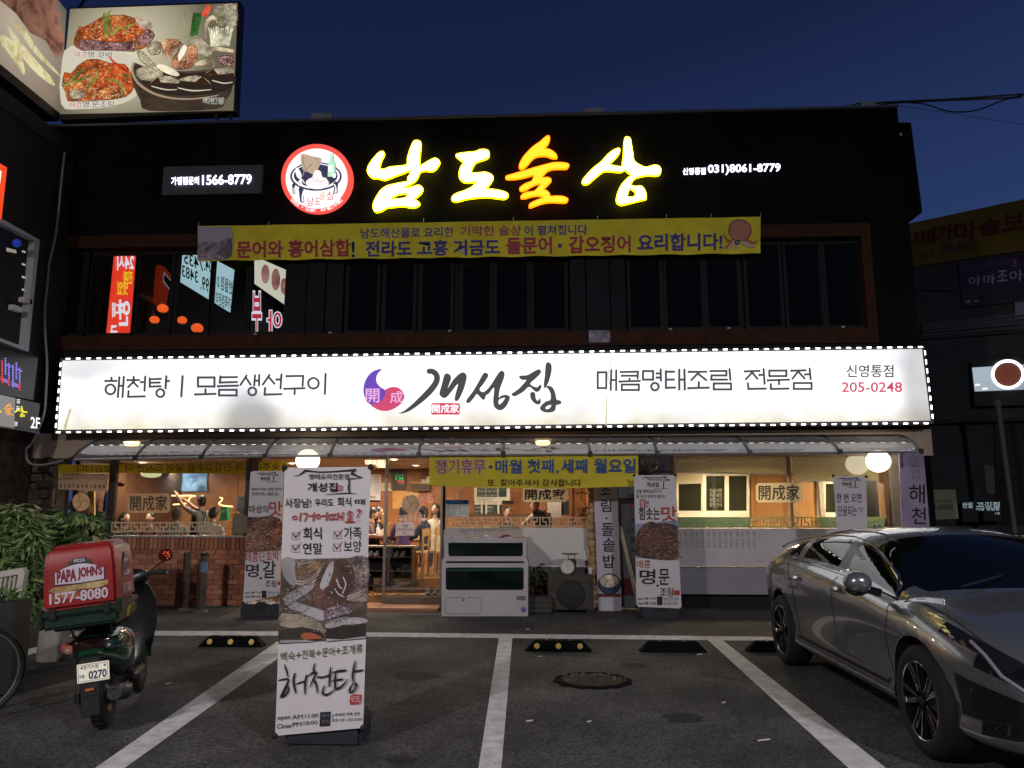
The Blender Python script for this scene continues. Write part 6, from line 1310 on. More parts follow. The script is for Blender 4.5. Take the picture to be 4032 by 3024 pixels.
for s in ([(915,110,30),(910,200,40),(925,300,30),(930,330,14)],[(965,90,8),(945,120,18),(960,210,22),(955,280,12)],[(965,300,26),(1030,250,22),(1060,235,12)],[(1070,260,20),(1130,225,18),(1175,208,10)]): brush('food_print',[A_(s)],Q[6],grn,BB,.001)
fp(2,spicy2,[(560,630),(620,640),(680,570),(760,520),(850,515),(960,550),(1090,560),(1140,640),(1170,760),(1100,840),(950,870),(700,880),(590,880),(570,800),(540,740)])
fp(3,spicy,[(580,760),(640,720),(700,650),(830,590),(850,640),(830,760),(860,830),(800,880),(650,880),(600,850)]); fp(4,spicy,[(850,800),(980,740),(1080,780),(1060,850),(900,870)])
fp(4,cl,[(600,800),(680,780),(740,800),(730,850),(640,865)])
for s in ([(620,700,24),(680,640,22),(740,590,12)],[(560,740,14),(660,710,22),(780,660,12)],[(850,620,16),(820,700,22),(760,770,14)],[(935,690,12),(1010,710,20),(1070,770,18),(1105,835,8)],[(1060,640,14),(1100,660,24),(1135,670,18)]): brush('food_print',[A_(s)],Q[6],grn,BB,.001)
brush('food_print',[A_([(950,490,14),(1000,550,22),(1110,620,26)])],Q[5],food('chili_print',[(.3,.01,.01),(.6,.05,.02)],20,es),BB,.001)
# pot of shellfish
fp(3,pot,[(1150,590),(1170,545),(1300,590),(1600,620),(1900,600),(2032,600),(2026,700),(2015,800),(1960,880),(1880,950),(1300,965),(1220,870),(1160,740),(1140,650)],3)
brush('pot_rim',[A_([(1165,545,14),(1150,620,22),(1200,720,22),(1330,810,20),(1500,855,16),(1700,860,12),(1900,830,8)])],Q[5],glow('rim_tan',(.42,.30,.20),.9),BB,.001)
fp(5,glow('inside_dark',(.03,.018,.014),.9),[(1175,580),(1400,600),(1650,640),(2020,620),(2010,780),(1700,830),(1450,820),(1260,740)],2)
fp(6,cl,[(1280,420),(1310,370),(1370,355),(1410,400),(1390,470),(1320,480)]); fp(6,cl,[(1190,430),(1240,450),(1310,520),(1360,570),(1290,580),(1215,520)])
fp(6,cl,[(1180,620),(1250,580),(1380,600),(1420,640),(1380,690),(1230,700)]); fp(7,cl,[(1290,740),(1380,670),(1480,660),(1560,700),(1540,730),(1400,720)]); fp(7,cl,[(1555,690),(1650,660),(1760,665),(1840,740),(1700,715),(1570,705)]); fp(7,cl,[(1780,650),(1860,600),(1960,585),(2028,595),(2028,640),(1900,650)])
brush('food_print',[A_([(1320,750,8),(1440,780,10),(1540,780,6)]),A_([(1550,765,8),(1680,790,12),(1840,780,6)]),A_([(1850,700,8),(1950,725,10),(2025,715,6)])],Q[8],glow('shell_edge',(.75,.68,.5),.9),BB,.001)
fp(7,food('white_onion_print',[(.5,.42,.28),(.85,.8,.62)],6,es),[(1380,560),(1460,575),(1560,640),(1540,665),(1450,640),(1370,590)])
fp(6,octp,[(1400,370),(1470,335),(1560,350),(1590,400),(1560,470),(1470,500),(1420,470),(1410,420)]); fp(8,suck,[(1410,460),(1480,490),(1580,380),(1600,400),(1540,500),(1440,520)])
fp(9,octp,[(1620,400),(1690,390),(1720,440),(1715,520),(1660,590),(1560,610),(1500,580),(1500,510),(1560,440)],3)
fp(10,glow('gloss_cream',(.95,.88,.70),1.),[(1600,390),(1630,420),(1590,500),(1560,530),(1550,480)])
fp(8,cl,[(1640,360),(1720,310),(1790,360),(1860,430),(1800,500),(1720,470)])
brush('food_print',[A_([(1790,420,40),(1900,425,36),(2030,445,26)]),A_([(1700,560,30),(1780,540,44),(1850,530,30),(1860,580,20)])],Q[10],suck,BB,.001)
fp(9,dk,[(1880,500),(1960,480),(2035,490),(2032,570),(1940,570)])
brush('food_print',[A_([(1790,330,16),(1800,200,30),(1850,150,34),(1870,170,18)])],Q[9],suck,BB,.001)
brush('food_print',[A_([(1770,130,30),(1810,40,14)]),A_([(1790,140,24),(1825,60,30)])],Q[8],food('pepper_print',[(.5,.02,.01),(.85,.12,.06)],10,es),BB,.001)
brush('food_print',[A_([(1660 + 18 * k,320 - 6 * k,16),(1680 + 18 * k,200,22),(1690 + 20 * k,112,18)]) for k in range(4)],Q[7],food('chive_print',[(.01,.04,.008),(.05,.16,.03)],14,es),BB,.001)
brush('food_print',[A_([(1645,330,5),(1605,112,5)]),A_([(1630,340,4),(1540,220,4)]),A_([(1900,240,14),(1905,110,10)])],Q[7],food('chive_print',[],1) if 0 else grn,BB,.001)
fp(6,cl,[(1850,70),(1960,40),(2060,45),(2055,230),(1960,270),(1880,200)])
brush('food_print',[A_([(1840 + 11 * k,400,10),(1830 + 13 * k,300,9),(1815 + 15 * k + 6 * math.sin(k * 2),240 + 10 * math.sin(k),10)]) for k in range(15)],Q[10],food('enoki_print',[(.65,.6,.35),(.95,.92,.72)],30,es),BB,.001)
wo_ = glow('letter_white_soft',(.95,.93,.85),1.)
for s,q,m in (('매콤',(650,452,760,500),glow('brick_letter',(.45,.12,.08),.9)),('명.갈비',(768,450,972,500),glow('black_letter',(.015,.012,.012),.9)),('매콤',(605,888,712,938),glow('brick_letter',(.4,.1,.1))),('명.문조림',(722,880,990,936),glow('black_letter',(.015,.01,.01))),('해천탕',(1768,850,1952,905),glow('black_letter',(.015,.01,.01)))):
    text(s,b_('A',*q),Q[13],m,BB,.012,out=.05,om=wo_)
for x in (1470,1500,1590): text('해천탕의참맛'[:4],b_('A',x,150,x + 30,300),Q[1],glow('faint_letter',(.42,.38,.28),.9),BB,0)
for a,b in ((1880,1940),(2000,2035)):
    p0 = hit(*A_([(a,970)])[0],PY(Yb + .1)); p1 = hit(*A_([(a + 15,1075)])[0],PY(Yb + .1)); MB().tube([p0,p1],.05 if a < 1950 else .03,4).build('post',case,BB)
# its other face, running towards the viewer
xc = hit(*A_([(600,60)])[0],PY(Yb)).x; PBX = PX(xc - .02); yn = 3.2
def pl3(y,z): return Vector((xc - .02,y,z))
zt5 = hit(*A_([(606,70)])[0],PY(Yb)).z; zb5 = hit(*A_([(515,1000)])[0],PY(Yb)).z
A2 = [(276,33),(235,450),(0,262),(-500,-140),(-500,-900),(276,-300)]
side = [(258,40),(236,445),(0,248),(-300,-10),(-300,-620),(0,-280)]
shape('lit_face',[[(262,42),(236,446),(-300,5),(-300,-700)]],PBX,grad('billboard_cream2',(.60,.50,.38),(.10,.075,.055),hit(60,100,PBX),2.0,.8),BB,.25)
shape('case_edge',[[(238,446),(230,478),(-300,50),(-300,5)]],PBX,case,BB,.4)
pb2 = [off(PBX,.004 + .002 * k) for k in range(8)]
bulg = food('stewed_meat_print',[(.03,.012,.01),(.14,.05,.035),(.30,.14,.09),(.22,.10,.08)],4,.8,2.)
shape('food_print',[[(-60,-200),(150,-60),(225,-30),(215,30),(250,60),(225,70),(250,130),(252,170),(225,232),(180,160),(120,130),(60,50),(-60,-60)]],pb2[0],bulg,BB,smooth=2)
leek = food('leek_print',[(.12,.09,.03),(.42,.36,.16),(.66,.60,.36),(.3,.24,.10)],3,.85,3.5,.2)
for k,s in enumerate(([(52,68,6),(95,130,22),(150,210,18),(238,300,6)],[(30,100,6),(70,170,26),(130,250,34),(190,310,26),(215,335,6)],[(0,150,30),(40,180,44),(75,240,30),(95,290,10)])): brush('food_print',[s],pb2[2 + k],leek,BB,.002)
text('매콤명태조림',(136,95,240,108),pb2[6],glow('pinkish_letter',(.42,.2,.16),.9),BB,.0,slope=.95)
text('신영통점',(115,300,215,312),pb2[6],glow('pinkish_letter',(.42,.2,.16),.9),BB,.0,slope=.8)
# dark mass of the left building up to the billboard and sloping cornice
box('roof_mass',XLB - 5,xc - .35,2.5,13.0,ytop - 1.0,zb5 - .15,dw,LB)
T = tag(MB().tube([at(300,50,14.2),at(345,-20,14.2)],.03,6).build('stay_wire',black_plastic),'dark stay wire behind the upper left corner of the billboard','wire')
# ------------------------------------------------------------------ right building (rotated towards the side street)
c1 = CAM + ray(3800,1500) * 21.; n_ = Vector((-.36,-.93,0)).normalized(); PR = (Vector((c1.x,c1.y,0)),n_)
RB = thing('right_building','dim grey building across the side street behind the corner','building',(c1.x,c1.y,0))
gw_ = mat('dim_grey_wall',(.055,.058,.062),.8,noise=.2,nscale=2)
roofy = lambda x: 876 - (x - 3590) * (90 / 442)
shape('front_wall',[[(3500,905),(4700,650),(4900,2150),(3500,2150)]],PR,gw_,RB,4.)
T = thing('rooftop_sign','unlit yellow rooftop sign with dark red letters on the right building','sign',hit(3820,950,PR))
Pr = off(PR,.12)
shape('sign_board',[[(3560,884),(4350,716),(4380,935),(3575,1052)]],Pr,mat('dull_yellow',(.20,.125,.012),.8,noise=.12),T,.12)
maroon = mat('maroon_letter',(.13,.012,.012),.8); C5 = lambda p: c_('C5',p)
text('매가마솥보',(3604,850 - 0,4048,955),off(Pr,.01),maroon,T,.045,slope=-.19) if 0 else None
for ch,(a,b_1,c,d) in zip('매가마솥보쌈',((805,640,893,712),(903,620,975,692),(985,605,1082,690),(1095,590,1190,665),(1205,565,1292,640),(1310,545,1400,620))): text(ch,b_('C5',a,b_1,c,d),off(Pr,.01),maroon,T,.05,slope=-.16)
text('신영통점',b_('C5',800,738,888,765),off(Pr,.01),mat('dark_grey_letter',(.05,.045,.04),.8),T,.02,slope=-.1); text('206-8440',b_('C5',920,700,1078,745),off(Pr,.01),mat('dark_grey_letter',(.05,.045,.04),.8),T,.02,slope=-.12)
T = thing('purple_sign','dark purple unlit sign with white letters under the yellow sign','sign',hit(3900,1120,PR))
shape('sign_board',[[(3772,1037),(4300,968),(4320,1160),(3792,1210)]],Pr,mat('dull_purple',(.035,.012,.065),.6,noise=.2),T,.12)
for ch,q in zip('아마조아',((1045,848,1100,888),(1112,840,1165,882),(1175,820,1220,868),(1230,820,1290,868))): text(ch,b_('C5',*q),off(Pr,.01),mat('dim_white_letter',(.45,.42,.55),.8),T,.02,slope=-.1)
text('상내동 마차 마차',b_('C5',1015,790,1228,825),off(Pr,.01),mat('dim_violet_letter',(.12,.07,.18),.8),T,.02,slope=-.12); text('3',b_('C5',1238,768,1262,800),off(Pr,.01),mat('dim_violet_letter2',(.30,.16,.34),.8),T,.03)
for x in (1105,1172,1240): shape('sign_cell',[c_('C5',[(x,905 - (x - 1105) * .1),(x + 58,900 - (x - 1105) * .1),(x + 60,955 - (x - 1105) * .1),(x + 3,960 - (x - 1105) * .1)])],off(Pr,.01),mat('cell_dark',(.02,.01,.02),.6),T)
shape('small_print',[c_('C5',[(1035,955),(1052,952),(1052,962),(1036,964)])],off(Pr,.01),mat('dim_white_letter',(.45,.42,.55),.8),T); shape('small_print',[c_('C5',[(1068,953),(1090,951),(1090,956),(1068,958)])],off(Pr,.01),mat('dim_white_letter',(.45,.42,.55),.8),T)
shape('lit_box',[c_('C5',[(1252,955),(1400,945),(1400,1025),(1258,1035)])],Pr,mat('pale_box',(.28,.28,.36),.7),RB,.1)
mb = MB()
for k,(a,b) in enumerate((((835,1070),(1300,1020)),((835,1085),(1300,1042)),((838,1108),(1300,1075)),((815,880),(1000,886)))): mb.tube([hit(*C5([a])[0],off(PR,.6)),hit(*C5([b])[0],off(PR,.6))],.03,4)
tag(mb.build('wall_cables',black_plastic,RB),kind='stuff')
shape('wall_ledge',[C5([(835,1060),(1300,1005),(1300,1085),(840,1095)])],off(PR,.1),mat('ledge_grey',(.10,.11,.12),.8),RB,.1)
shape('wall_ledge',[C5([(860,1490),(1300,1480),(1300,1495),(862,1508)])],off(PR,.3),mat('ledge_brown',(.05,.03,.03),.8),RB,.3)
T = thing('ring_sign','lit pale sign with a dark red disc ringed by white LEDs on the right building','sign',hit(3950,1490,PR))
E5 = lambda p: c_('E5',p)
shape('sign_case',[E5([(384,798),(700,770),(720,1000),(400,1005)])],off(PR,.3),mat('case_green_black',(.012,.02,.014),.6),T,.3)
shape('lit_panel',[E5([(388,826),(700,806),(712,925),(400,937)])],off(PR,.31),grad('ring_panel',(.50,.58,.66),(.30,.38,.46),hit(3850,1480,PR),1.2,.85),T)
ct_ = E5([(555,857)])[0]
shape('red_disc',[ell(*ct_,56,50,30)],off(PR,.33),food('red_disc_print',[(.10,.02,.01),(.22,.05,.025)],1,.9,.3),T,.02)
rl = glow('ring_led',(1,.98,.95),3.); mb0 = None
for k in range(34):
    a = k * 2 * math.pi / 34; c = hit(ct_[0] + 60 * math.cos(a),ct_[1] + 53 * math.sin(a),off(PR,.34)); o = MB().ball(c,.035,6).build('ring_led',rl,T) if False else None
    if mb0 is None: mb0 = MB().ball((0,0,0),.042,8).build('ring_led',rl,T); mb0.matrix_parent_inverse = INV[T]; mb0.location = c
    else: copy_part(mb0,T,c)
for a,b in ((402,903),(436,921)): shape('panel_mark',[E5([(a,b),(a + 24,b - 2),(a + 24,b + 6),(a,b + 8)])],off(PR,.33),glow('sign_white_soft',(1,.96,1)),T)
shape('small_window',[E5([(436,1272),(496,1276),(510,1425),(448,1418)])],off(PR,.02),mat('window_rim_dark',(.02,.02,.02),.6),RB,.02)
shape('window_pane',[E5([(444,1280),(488,1284),(498,1415),(456,1410)])],off(PR,.04),mat('blind_grey',(.16,.17,.16),.8),RB)
shape('brick_part',[E5([(490,1080),(700,1075),(700,1560),(500,1560)])],off(PR,.06),mat('dark_brick',(.035,.028,.028),.9,noise=.4,nscale=20),RB,.05)
T = thing('utility_pole','thin slanting grey pole in front of the right building','pole',hit(*E5([(590,1600)])[0],off(PR,3)))
a,b = hit(*E5([(508,995)])[0],off(PR,2.5)),hit(*E5([(592,1620)])[0],off(PR,2.5)); MB().tube([a,b],.055,8).build('pole_shaft',mat('pole_grey',(.13,.13,.14),.7),T,smooth=True); MB().ball(a,(.09,.09,.14),8).build('pole_cap',mat('pole_grey',(.13,.13,.14),.7),T)
T = thing('notice_panel','dim green notice panel beside the lilac vertical board','sign',hit(*E5([(260,1530)])[0],PY(14.5)))
shape('panel',[E5([(205,1395),(310,1395),(326,1530),(215,1535)])],PY(14.5),mat('dim_green_panel',(.20,.22,.13),.8,noise=.1),T,.05)
text('3,000원',E5([(208,1462)])[0] + E5([(298,1490)])[0],PY(14.49),mat('dim_green_ink',(.05,.07,.06),.8),T,.03); text('주차장 안내',E5([(212,1438)])[0] + E5([(290,1455)])[0],PY(14.49),mat('dim_green_ink2',(.12,.15,.11),.8),T,0)
T = thing('shop_sign','small bluish lit shop sign low on the right building','sign',hit(*E5([(430,1500)])[0],off(PR,.5)))
shape('sign_case',[E5([(338,1450),(520,1440),(526,1540),(345,1545)])],off(PR,.5),mat('case_green_black',(.012,.02,.014),.6),T,.2)
text('반월',E5([(345,1455)])[0] + E5([(390,1480)])[0],off(PR,.51),glow('dim_cyan',(.22,.30,.33),.9),T,.04); text('고깃집',E5([(408,1453)])[0] + E5([(515,1477)])[0],off(PR,.51),glow('dim_cyan',(.22,.30,.33),.9),T,.05)
text('식당 영업중',E5([(405,1478)])[0] + E5([(515,1492)])[0],off(PR,.51),glow('dim_cyan',(.22,.30,.33),.9),T,.05); text('1층',E5([(495,1500)])[0] + E5([(518,1510)])[0],off(PR,.51),glow('dim_cyan',(.22,.30,.33),.9),T,.04)
random.seed(21); T = thing('street_tree','dark unlit tree in the alley between the two buildings','tree',gnd(3780,2215))
mb = MB(); tc_ = gnd(3780,2215); leaves(mb,(tc_.x,tc_.y,1.6),(.9,.6,.9),700,.22,.2,.4,1); mb.build('crown',mat('leaf_night',(.02,.035,.015),.6),T); MB().tube([tc_,(tc_.x,tc_.y,1.5)],[.09,.05],8).build('trunk',mat('stem_brown',(.07,.05,.03),.8),T)
# overhead wires
wires = [[(3425,408),(3530,400),(3700,392),(3870,382),(4080,366)],[(3480,405),(3600,400),(3800,392),(4080,378)],[(3540,402),(3640,410),(3720,436),(3790,441),(3860,430),(3950,395),(4080,360)],[(3530,415),(3700,440),(3900,470),(4080,497)],[(3440,415),(3560,404),(3750,396),(4080,384)]]
for k,wv in enumerate(wires):
    pts = [at(x,y,13.2 - .35 * i) for i,(x,y) in enumerate(wv)]; q = catmull([tuple(p) for p in [pts[0]] + pts + [pts[-1]]],4)[4:-8]
    tag(MB().tube([Vector(v) for v in q],(.014,.012,.012,.004,.01)[k],6).build('overhead_wire',black_plastic),['uppermost thick wire leaving the roof corner to the right','second wire running just under the uppermost one','slack wire that sags in a loop beside the roof corner','thinnest wire sloping down to the right across the sky','wire running between the second wire and the slack one'][k],'wire','overhead wires at the roof corner')
MB_ = MB()
for k in range(7): MB_.tube([at(3310 + k * 22,438 - k * 3,13.1),at(3335 + k * 20,415 - 3 * (k % 3),13.15),at(3380 + k * 22,405,13.1)],.008,4)
tag(MB_.build('wire_tangle',black_plastic),'tangle of cable ends on the right roof edge','wire')
# ------------------------------------------------------------------ across the street, behind the viewer: what the upstairs glass mirrors, stand-ins for its reflections, and what lights the lot
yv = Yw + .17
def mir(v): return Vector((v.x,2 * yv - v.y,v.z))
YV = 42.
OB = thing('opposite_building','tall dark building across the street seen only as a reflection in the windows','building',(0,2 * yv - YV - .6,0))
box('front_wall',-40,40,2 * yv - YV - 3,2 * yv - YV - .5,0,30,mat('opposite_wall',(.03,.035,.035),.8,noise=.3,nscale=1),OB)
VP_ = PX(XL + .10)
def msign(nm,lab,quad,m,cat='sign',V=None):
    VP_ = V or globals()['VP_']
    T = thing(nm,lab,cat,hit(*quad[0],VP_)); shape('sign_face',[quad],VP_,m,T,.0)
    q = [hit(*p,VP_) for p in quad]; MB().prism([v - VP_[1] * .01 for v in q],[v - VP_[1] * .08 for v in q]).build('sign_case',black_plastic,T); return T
EM = .95  # lit signs set inside the added room stand in for window reflections
T = msign('red_sign_standin','tall red lit stand-in for a sign reflected in the upstairs window at the left, its letters reversed',c_('D1',[(553,175),(712,175),(668,800),(490,800)]),glow('far_red',(.95,.05,.02),EM))
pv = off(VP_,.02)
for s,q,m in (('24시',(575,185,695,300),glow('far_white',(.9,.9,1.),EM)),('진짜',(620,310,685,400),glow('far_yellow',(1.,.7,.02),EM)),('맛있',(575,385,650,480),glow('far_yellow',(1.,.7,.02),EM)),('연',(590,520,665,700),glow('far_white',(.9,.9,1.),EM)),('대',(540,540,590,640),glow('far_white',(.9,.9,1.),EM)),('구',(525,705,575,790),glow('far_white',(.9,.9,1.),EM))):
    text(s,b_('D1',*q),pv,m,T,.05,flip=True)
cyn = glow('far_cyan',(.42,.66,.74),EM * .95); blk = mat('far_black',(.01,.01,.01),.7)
T = msign('phone_board_standin','pale blue lit board with reversed phone numbers, standing in for an upstairs window reflection',c_('D1',[(1042,100),(1425,300),(1395,610),(1010,375)]),cyn)
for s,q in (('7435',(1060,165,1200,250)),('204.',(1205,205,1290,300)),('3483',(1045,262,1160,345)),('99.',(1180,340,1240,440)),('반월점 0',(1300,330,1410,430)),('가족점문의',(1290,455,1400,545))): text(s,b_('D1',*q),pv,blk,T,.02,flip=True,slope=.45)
T = msign('menu_board_standin','lit board with meat pictures, standing in for an upstairs window reflection',c_('D1',[(1570,200),(1800,300),(1800,560),(1570,400)]),glow('far_cream',(.75,.75,.62),EM * .9),V=PY(Yw + 2.5)); pv = PY(Yw + 2.48)
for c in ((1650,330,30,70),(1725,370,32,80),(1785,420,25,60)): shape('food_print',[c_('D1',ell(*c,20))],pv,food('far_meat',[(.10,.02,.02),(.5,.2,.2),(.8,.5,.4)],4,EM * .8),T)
T = msign('letter_sign_standin','dark sign with reversed red white-edged letters, standing in for an upstairs window reflection',c_('D1',[(1545,430),(1800,590),(1800,800),(1545,780)]),blk,V=PY(Yw + 2.7)); pv = PY(Yw + 2.68)
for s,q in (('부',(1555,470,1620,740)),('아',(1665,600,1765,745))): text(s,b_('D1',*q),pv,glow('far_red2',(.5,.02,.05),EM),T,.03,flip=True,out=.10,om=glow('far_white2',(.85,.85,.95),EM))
lan = glow('lantern_standin_glow',(1.,.13,.02),EM * 1.0)  # glowing balls hung inside stand in for lanterns mirrored in the panes
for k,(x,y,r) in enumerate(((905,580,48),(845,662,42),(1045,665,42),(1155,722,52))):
    c = hit(*c_('D1',[(x,y)])[0],PX(XL + .6)); T = thing('lantern_standin','orange stand-in for a lantern mirrored in the upstairs glass, %s of the four' % ('highest','leftmost','third from the left','rightmost')[k],'lantern',c,'stand-ins for lanterns mirrored in the upstairs glass')
    rr = r / 1.8433 / FPX * (c.y * .86) ; MB().ball(c,(rr,rr,rr * .8),16).build('shade',lan,T,smooth=True); MB().lathe([(rr * .35,0),(rr * .35,.06)],c + Vector((0,0,-rr * .85)),n=12).build('lantern_standin_ring',black_plastic,T); MB().lathe([(rr * .35,0),(rr * .35,.06)],c + Vector((0,0,rr * .78)),n=12).build('lantern_standin_ring',black_plastic,T)
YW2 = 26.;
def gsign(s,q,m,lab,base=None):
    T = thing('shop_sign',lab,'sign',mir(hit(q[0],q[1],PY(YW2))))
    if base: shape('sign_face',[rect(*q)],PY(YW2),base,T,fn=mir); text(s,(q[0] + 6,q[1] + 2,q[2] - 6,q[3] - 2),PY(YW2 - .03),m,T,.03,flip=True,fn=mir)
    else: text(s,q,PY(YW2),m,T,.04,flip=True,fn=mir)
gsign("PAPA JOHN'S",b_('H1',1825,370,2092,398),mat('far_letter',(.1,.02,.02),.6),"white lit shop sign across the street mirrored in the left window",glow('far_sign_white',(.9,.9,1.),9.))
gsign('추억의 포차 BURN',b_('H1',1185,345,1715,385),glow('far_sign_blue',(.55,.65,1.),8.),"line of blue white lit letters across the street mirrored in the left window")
# unseen street lamps added to light the lot from behind and above the viewer
for k,(x,y) in enumerate(((-7.5,-6.5),(7.0,-6.5))):
    T = thing('assumed_street_lamp',('left' if k == 0 else 'right') + ' assumed street lamp standing unseen behind the viewer, added to light the lot','street lamp',(x,y,0),'assumed street lamps behind the viewer')
    MB().tube([(x,y,0),(x,y,7.2),(x * .93,y + .9,7.5)],[.09,.06,.05],8).build('pole',steel,T); MB().box(x * .93 - .3,x * .93 + .3,y + .6,y + 1.5,7.5,7.62).build('lamp_head',black_plastic,T)
    ld_ = bpy.data.lights.new('assumed_lamp_light','AREA'); ld_.shape = 'RECTANGLE'; ld_.size = .55; ld_.size_y = .8; ld_.energy = STREET_W; ld_.color = (.97,.95,1.) if k else (1.,.93,.90)
    lo = bpy.data.objects.new('assumed_lamp_light',ld_); COL.objects.link(lo); lo.location = (x * .93,y + 1.05,7.46); lo.rotation_euler = (R(13),0,R(-6 if k == 0 else 6)); lo.parent = T; lo.matrix_parent_inverse = INV[T]
# ------------------------------------------------------------------ inside the restaurant
def pool(x,y,Y,lab,st=14.,w_=ROOM_W):
    c = at(x,y,Y); c.z = zc + .02; T = thing('downlight',lab,'lamp',c,'round downlights in the dining room ceiling')
    MB().lathe([(0,-.004),(.075,-.004)],c,n=20).build('lens',glow('warm_lens',(1,.88,.70),st),T); MB().lathe([(.075,-.004),(.095,-.012),(.10,0)],c,n=20).build('trim_ring',white_plastic,T)
    l = bpy.data.lights.new('downlight_light','AREA'); l.shape = 'DISK'; l.size = .16; l.energy = w_; l.color = (1,.84,.64); o = bpy.data.objects.new('downlight_light',l); COL.objects.link(o); o.location = c - Vector((0,0,.02)); o.parent = T; o.matrix_parent_inverse = INV[T]
pool(1492,1838,15.9,'round ceiling downlight seen just right of the tall front banner stand'); pool(1637,1838,15.9,'round ceiling downlight above the shelf with the flower pot')
for k,(x,Y) in enumerate(((560,14.6),(800,15.6),(1150,15.0),(1900,14.6),(2150,15.8),(1550,13.9))): pool(x,1835,Y,'round ceiling downlight hidden ' + ('over the window table, left','over the waiter in the left window','behind the tall front banner stand','over the blue and white price poster','over the waiter in the middle window','just inside the glass door')[k])
for k,(x,lab) in enumerate(((2850,'ceiling lamp of the right hand room behind the wide blind'),(3350,'ceiling lamp of the right hand room behind the globes'))):
    c = at(x,1800,13.75); c.z = zc - .12; T = thing('ceiling_lamp',lab,'lamp',c); MB().lathe([(0,-.03),(.13,-.03),(.15,0)],c,n=20).build('lamp_bowl',glow('warm_bowl',(1,.85,.6),6),T)
    l = bpy.data.lights.new('ceiling_lamp_light','AREA'); l.shape = 'DISK'; l.size = .3; l.energy = 60; l.color = (1,.80,.52); o = bpy.data.objects.new('ceiling_lamp_light',l); COL.objects.link(o); o.location = c - Vector((0,0,.05)); o.parent = T; o.matrix_parent_inverse = INV[T]
# pendant lantern by the door
for k,(x,y) in enumerate(((105,62),(205,60),(225,95))):
    c = at(*c_('G4',[(x,y)])[0],14.2); T = thing('pendant_lantern',('left','larger right','lowest small')[k] + ' glowing paper pendant lantern above the door','lamp',c,'paper pendant lanterns above the entrance')
    MB().lathe([(.10,-.07),(.13,.06),(0,.07)],c,n=6).build('shade',glow('warm_paper_glow',(1.,.78,.42),1.6),T)
    for a in range(6): MB().tube([c + Vector((.10 * math.cos(a * 1.0472),.10 * math.sin(a * 1.0472),-.07)),c + Vector((.13 * math.cos(a * 1.0472),.13 * math.sin(a * 1.0472),.06))],.006,4).build('shade_rib',wood_dark,T)
def I(x,y,Y,cr='G4'): return at(*c_(cr,[(x,y)])[0],Y)
def iq(nm,cr,pts,Y,m,T,dep=.02): return shape(nm,[c_(cr,pts)],PY(Y),m,T,dep)
yB = yb - .01
T = thing('clock_board','dark framed digital board with green and red numbers on the dining room wall','clock',I(400,360,yB)); iq('frame','G4',rect(318,160,476,362),yB - .04,wood_dark,T,.04); iq('screen','G4',rect(336,176,462,345),yB - .045,black_plastic,T)
text('5 24',b_('G4',360,232,440,264),PY(yB - .05),glow('led_green',(.05,1.,.15),.9),T,.03); text('7:55',b_('G4',385,268,452,302),PY(yB - .05),glow('led_red_bright',(1.,.05,.04),1.4),T,.04); text('디지털 시계',b_('G4',345,208,440,220),PY(yB - .05),glow('led_green',(.05,1.,.15),.9),T,0.)
T = thing('menu_poster','white price list poster on the wall beside the front banner stand','poster',I(150,480,yB)); iq('sheet','G4',[(60,205),(212,207),(203,480),(50,474)],yB - .02,paper,T)
for k,s in enumerate(('100,000','37,000','30,000','40,000','8,000','5,000','2,000','1,000')): text(s,b_('G4',148,226 + k * 24,196,238 + k * 24),PY(yB - .025),ink,T,.01)
text('개성집',b_('G4',70,428,152,456),PY(yB - .025),ink,T,.02); iq('foot_band','G4',[(55,470),(203,474),(200,488),(52,486)],yB - .025,ink,T)
T = thing('wall_notice','small cream notice sheets left of the digital board','notice',I(270,380,yB)); iq('sheet','G4',rect(215,296,328,378),yB - .02,mat('cream_paper',(.55,.48,.34),.8),T); text('알림 사항 메뉴\n포장 됩니다\n추가 주문',b_('G4',228,308,315,366),PY(yB - .025),mat('notice_brown_ink',(.2,.14,.1),.8),T,0)
T = thing('wall_shelf','dark wooden wall shelf in the dining room','shelf',I(620,300,yB)); iq('board','G4',rect(522,290,760,300),yB - .2,wood_light,T,.2); iq('box_front','G4',[(515,300),(720,300),(720,372),(540,380),(510,350)],yB - .12,wood_dark,T,.12)
c = I(655,275,yB - .1); T = thing('flower_pot','small white pot of pink flowers on the wall shelf','flower pot',c); MB().lathe([(0,-.06),(.045,-.06),(.06,.04),(0,.03)],c,n=14).build('pot',white_plastic,T,smooth=True); mb = MB(); leaves(mb,(c.x,c.y,c.z + .12),(.08,.06,.08),60,.06,0,.6,2); mb.build('flowers',[mat('pink_petal',(.55,.18,.18),.7),lf3],T)
c = I(700,262,yB - .1); T = tag(MB().ball(c,(.06,.04,.09),12).build('round_ornament',mat('ornament',(.6,.55,.42),.4),smooth=True),'pale round ornament beside the pot on the shelf','ornament')
T = thing('wall_photo','wide photo collage behind the seated guests','poster',I(680,500,yB)); iq('print','G4',rect(600,408,757,500),yB - .02,food('collage',[(.08,.03,.02),(.35,.12,.08),(.55,.4,.35)],20),T)
iq('plywood','G4',rect(330,378,600,560),yB - .012,mat('plywood',(.55,.27,.08),.5,noise=.2,nscale=6),BL)
# raised floor, steps
pz = .36; box('raised_floor',gx(1440) - .1,gx(1760) + .2,14.1,yb,ZFL,pz,mat('varnished_floor',(.30,.16,.07),.25),BL)
box('step_front',gx(1615),gx(1760),14.06,14.1,ZFL,pz + .002,mat('orange_step',(.48,.20,.06),.4,noise=.15),BL); box('step',gx(1440),gx(1760),13.6,14.05,ZFL,ZFL + .07,wood_dark,BL)
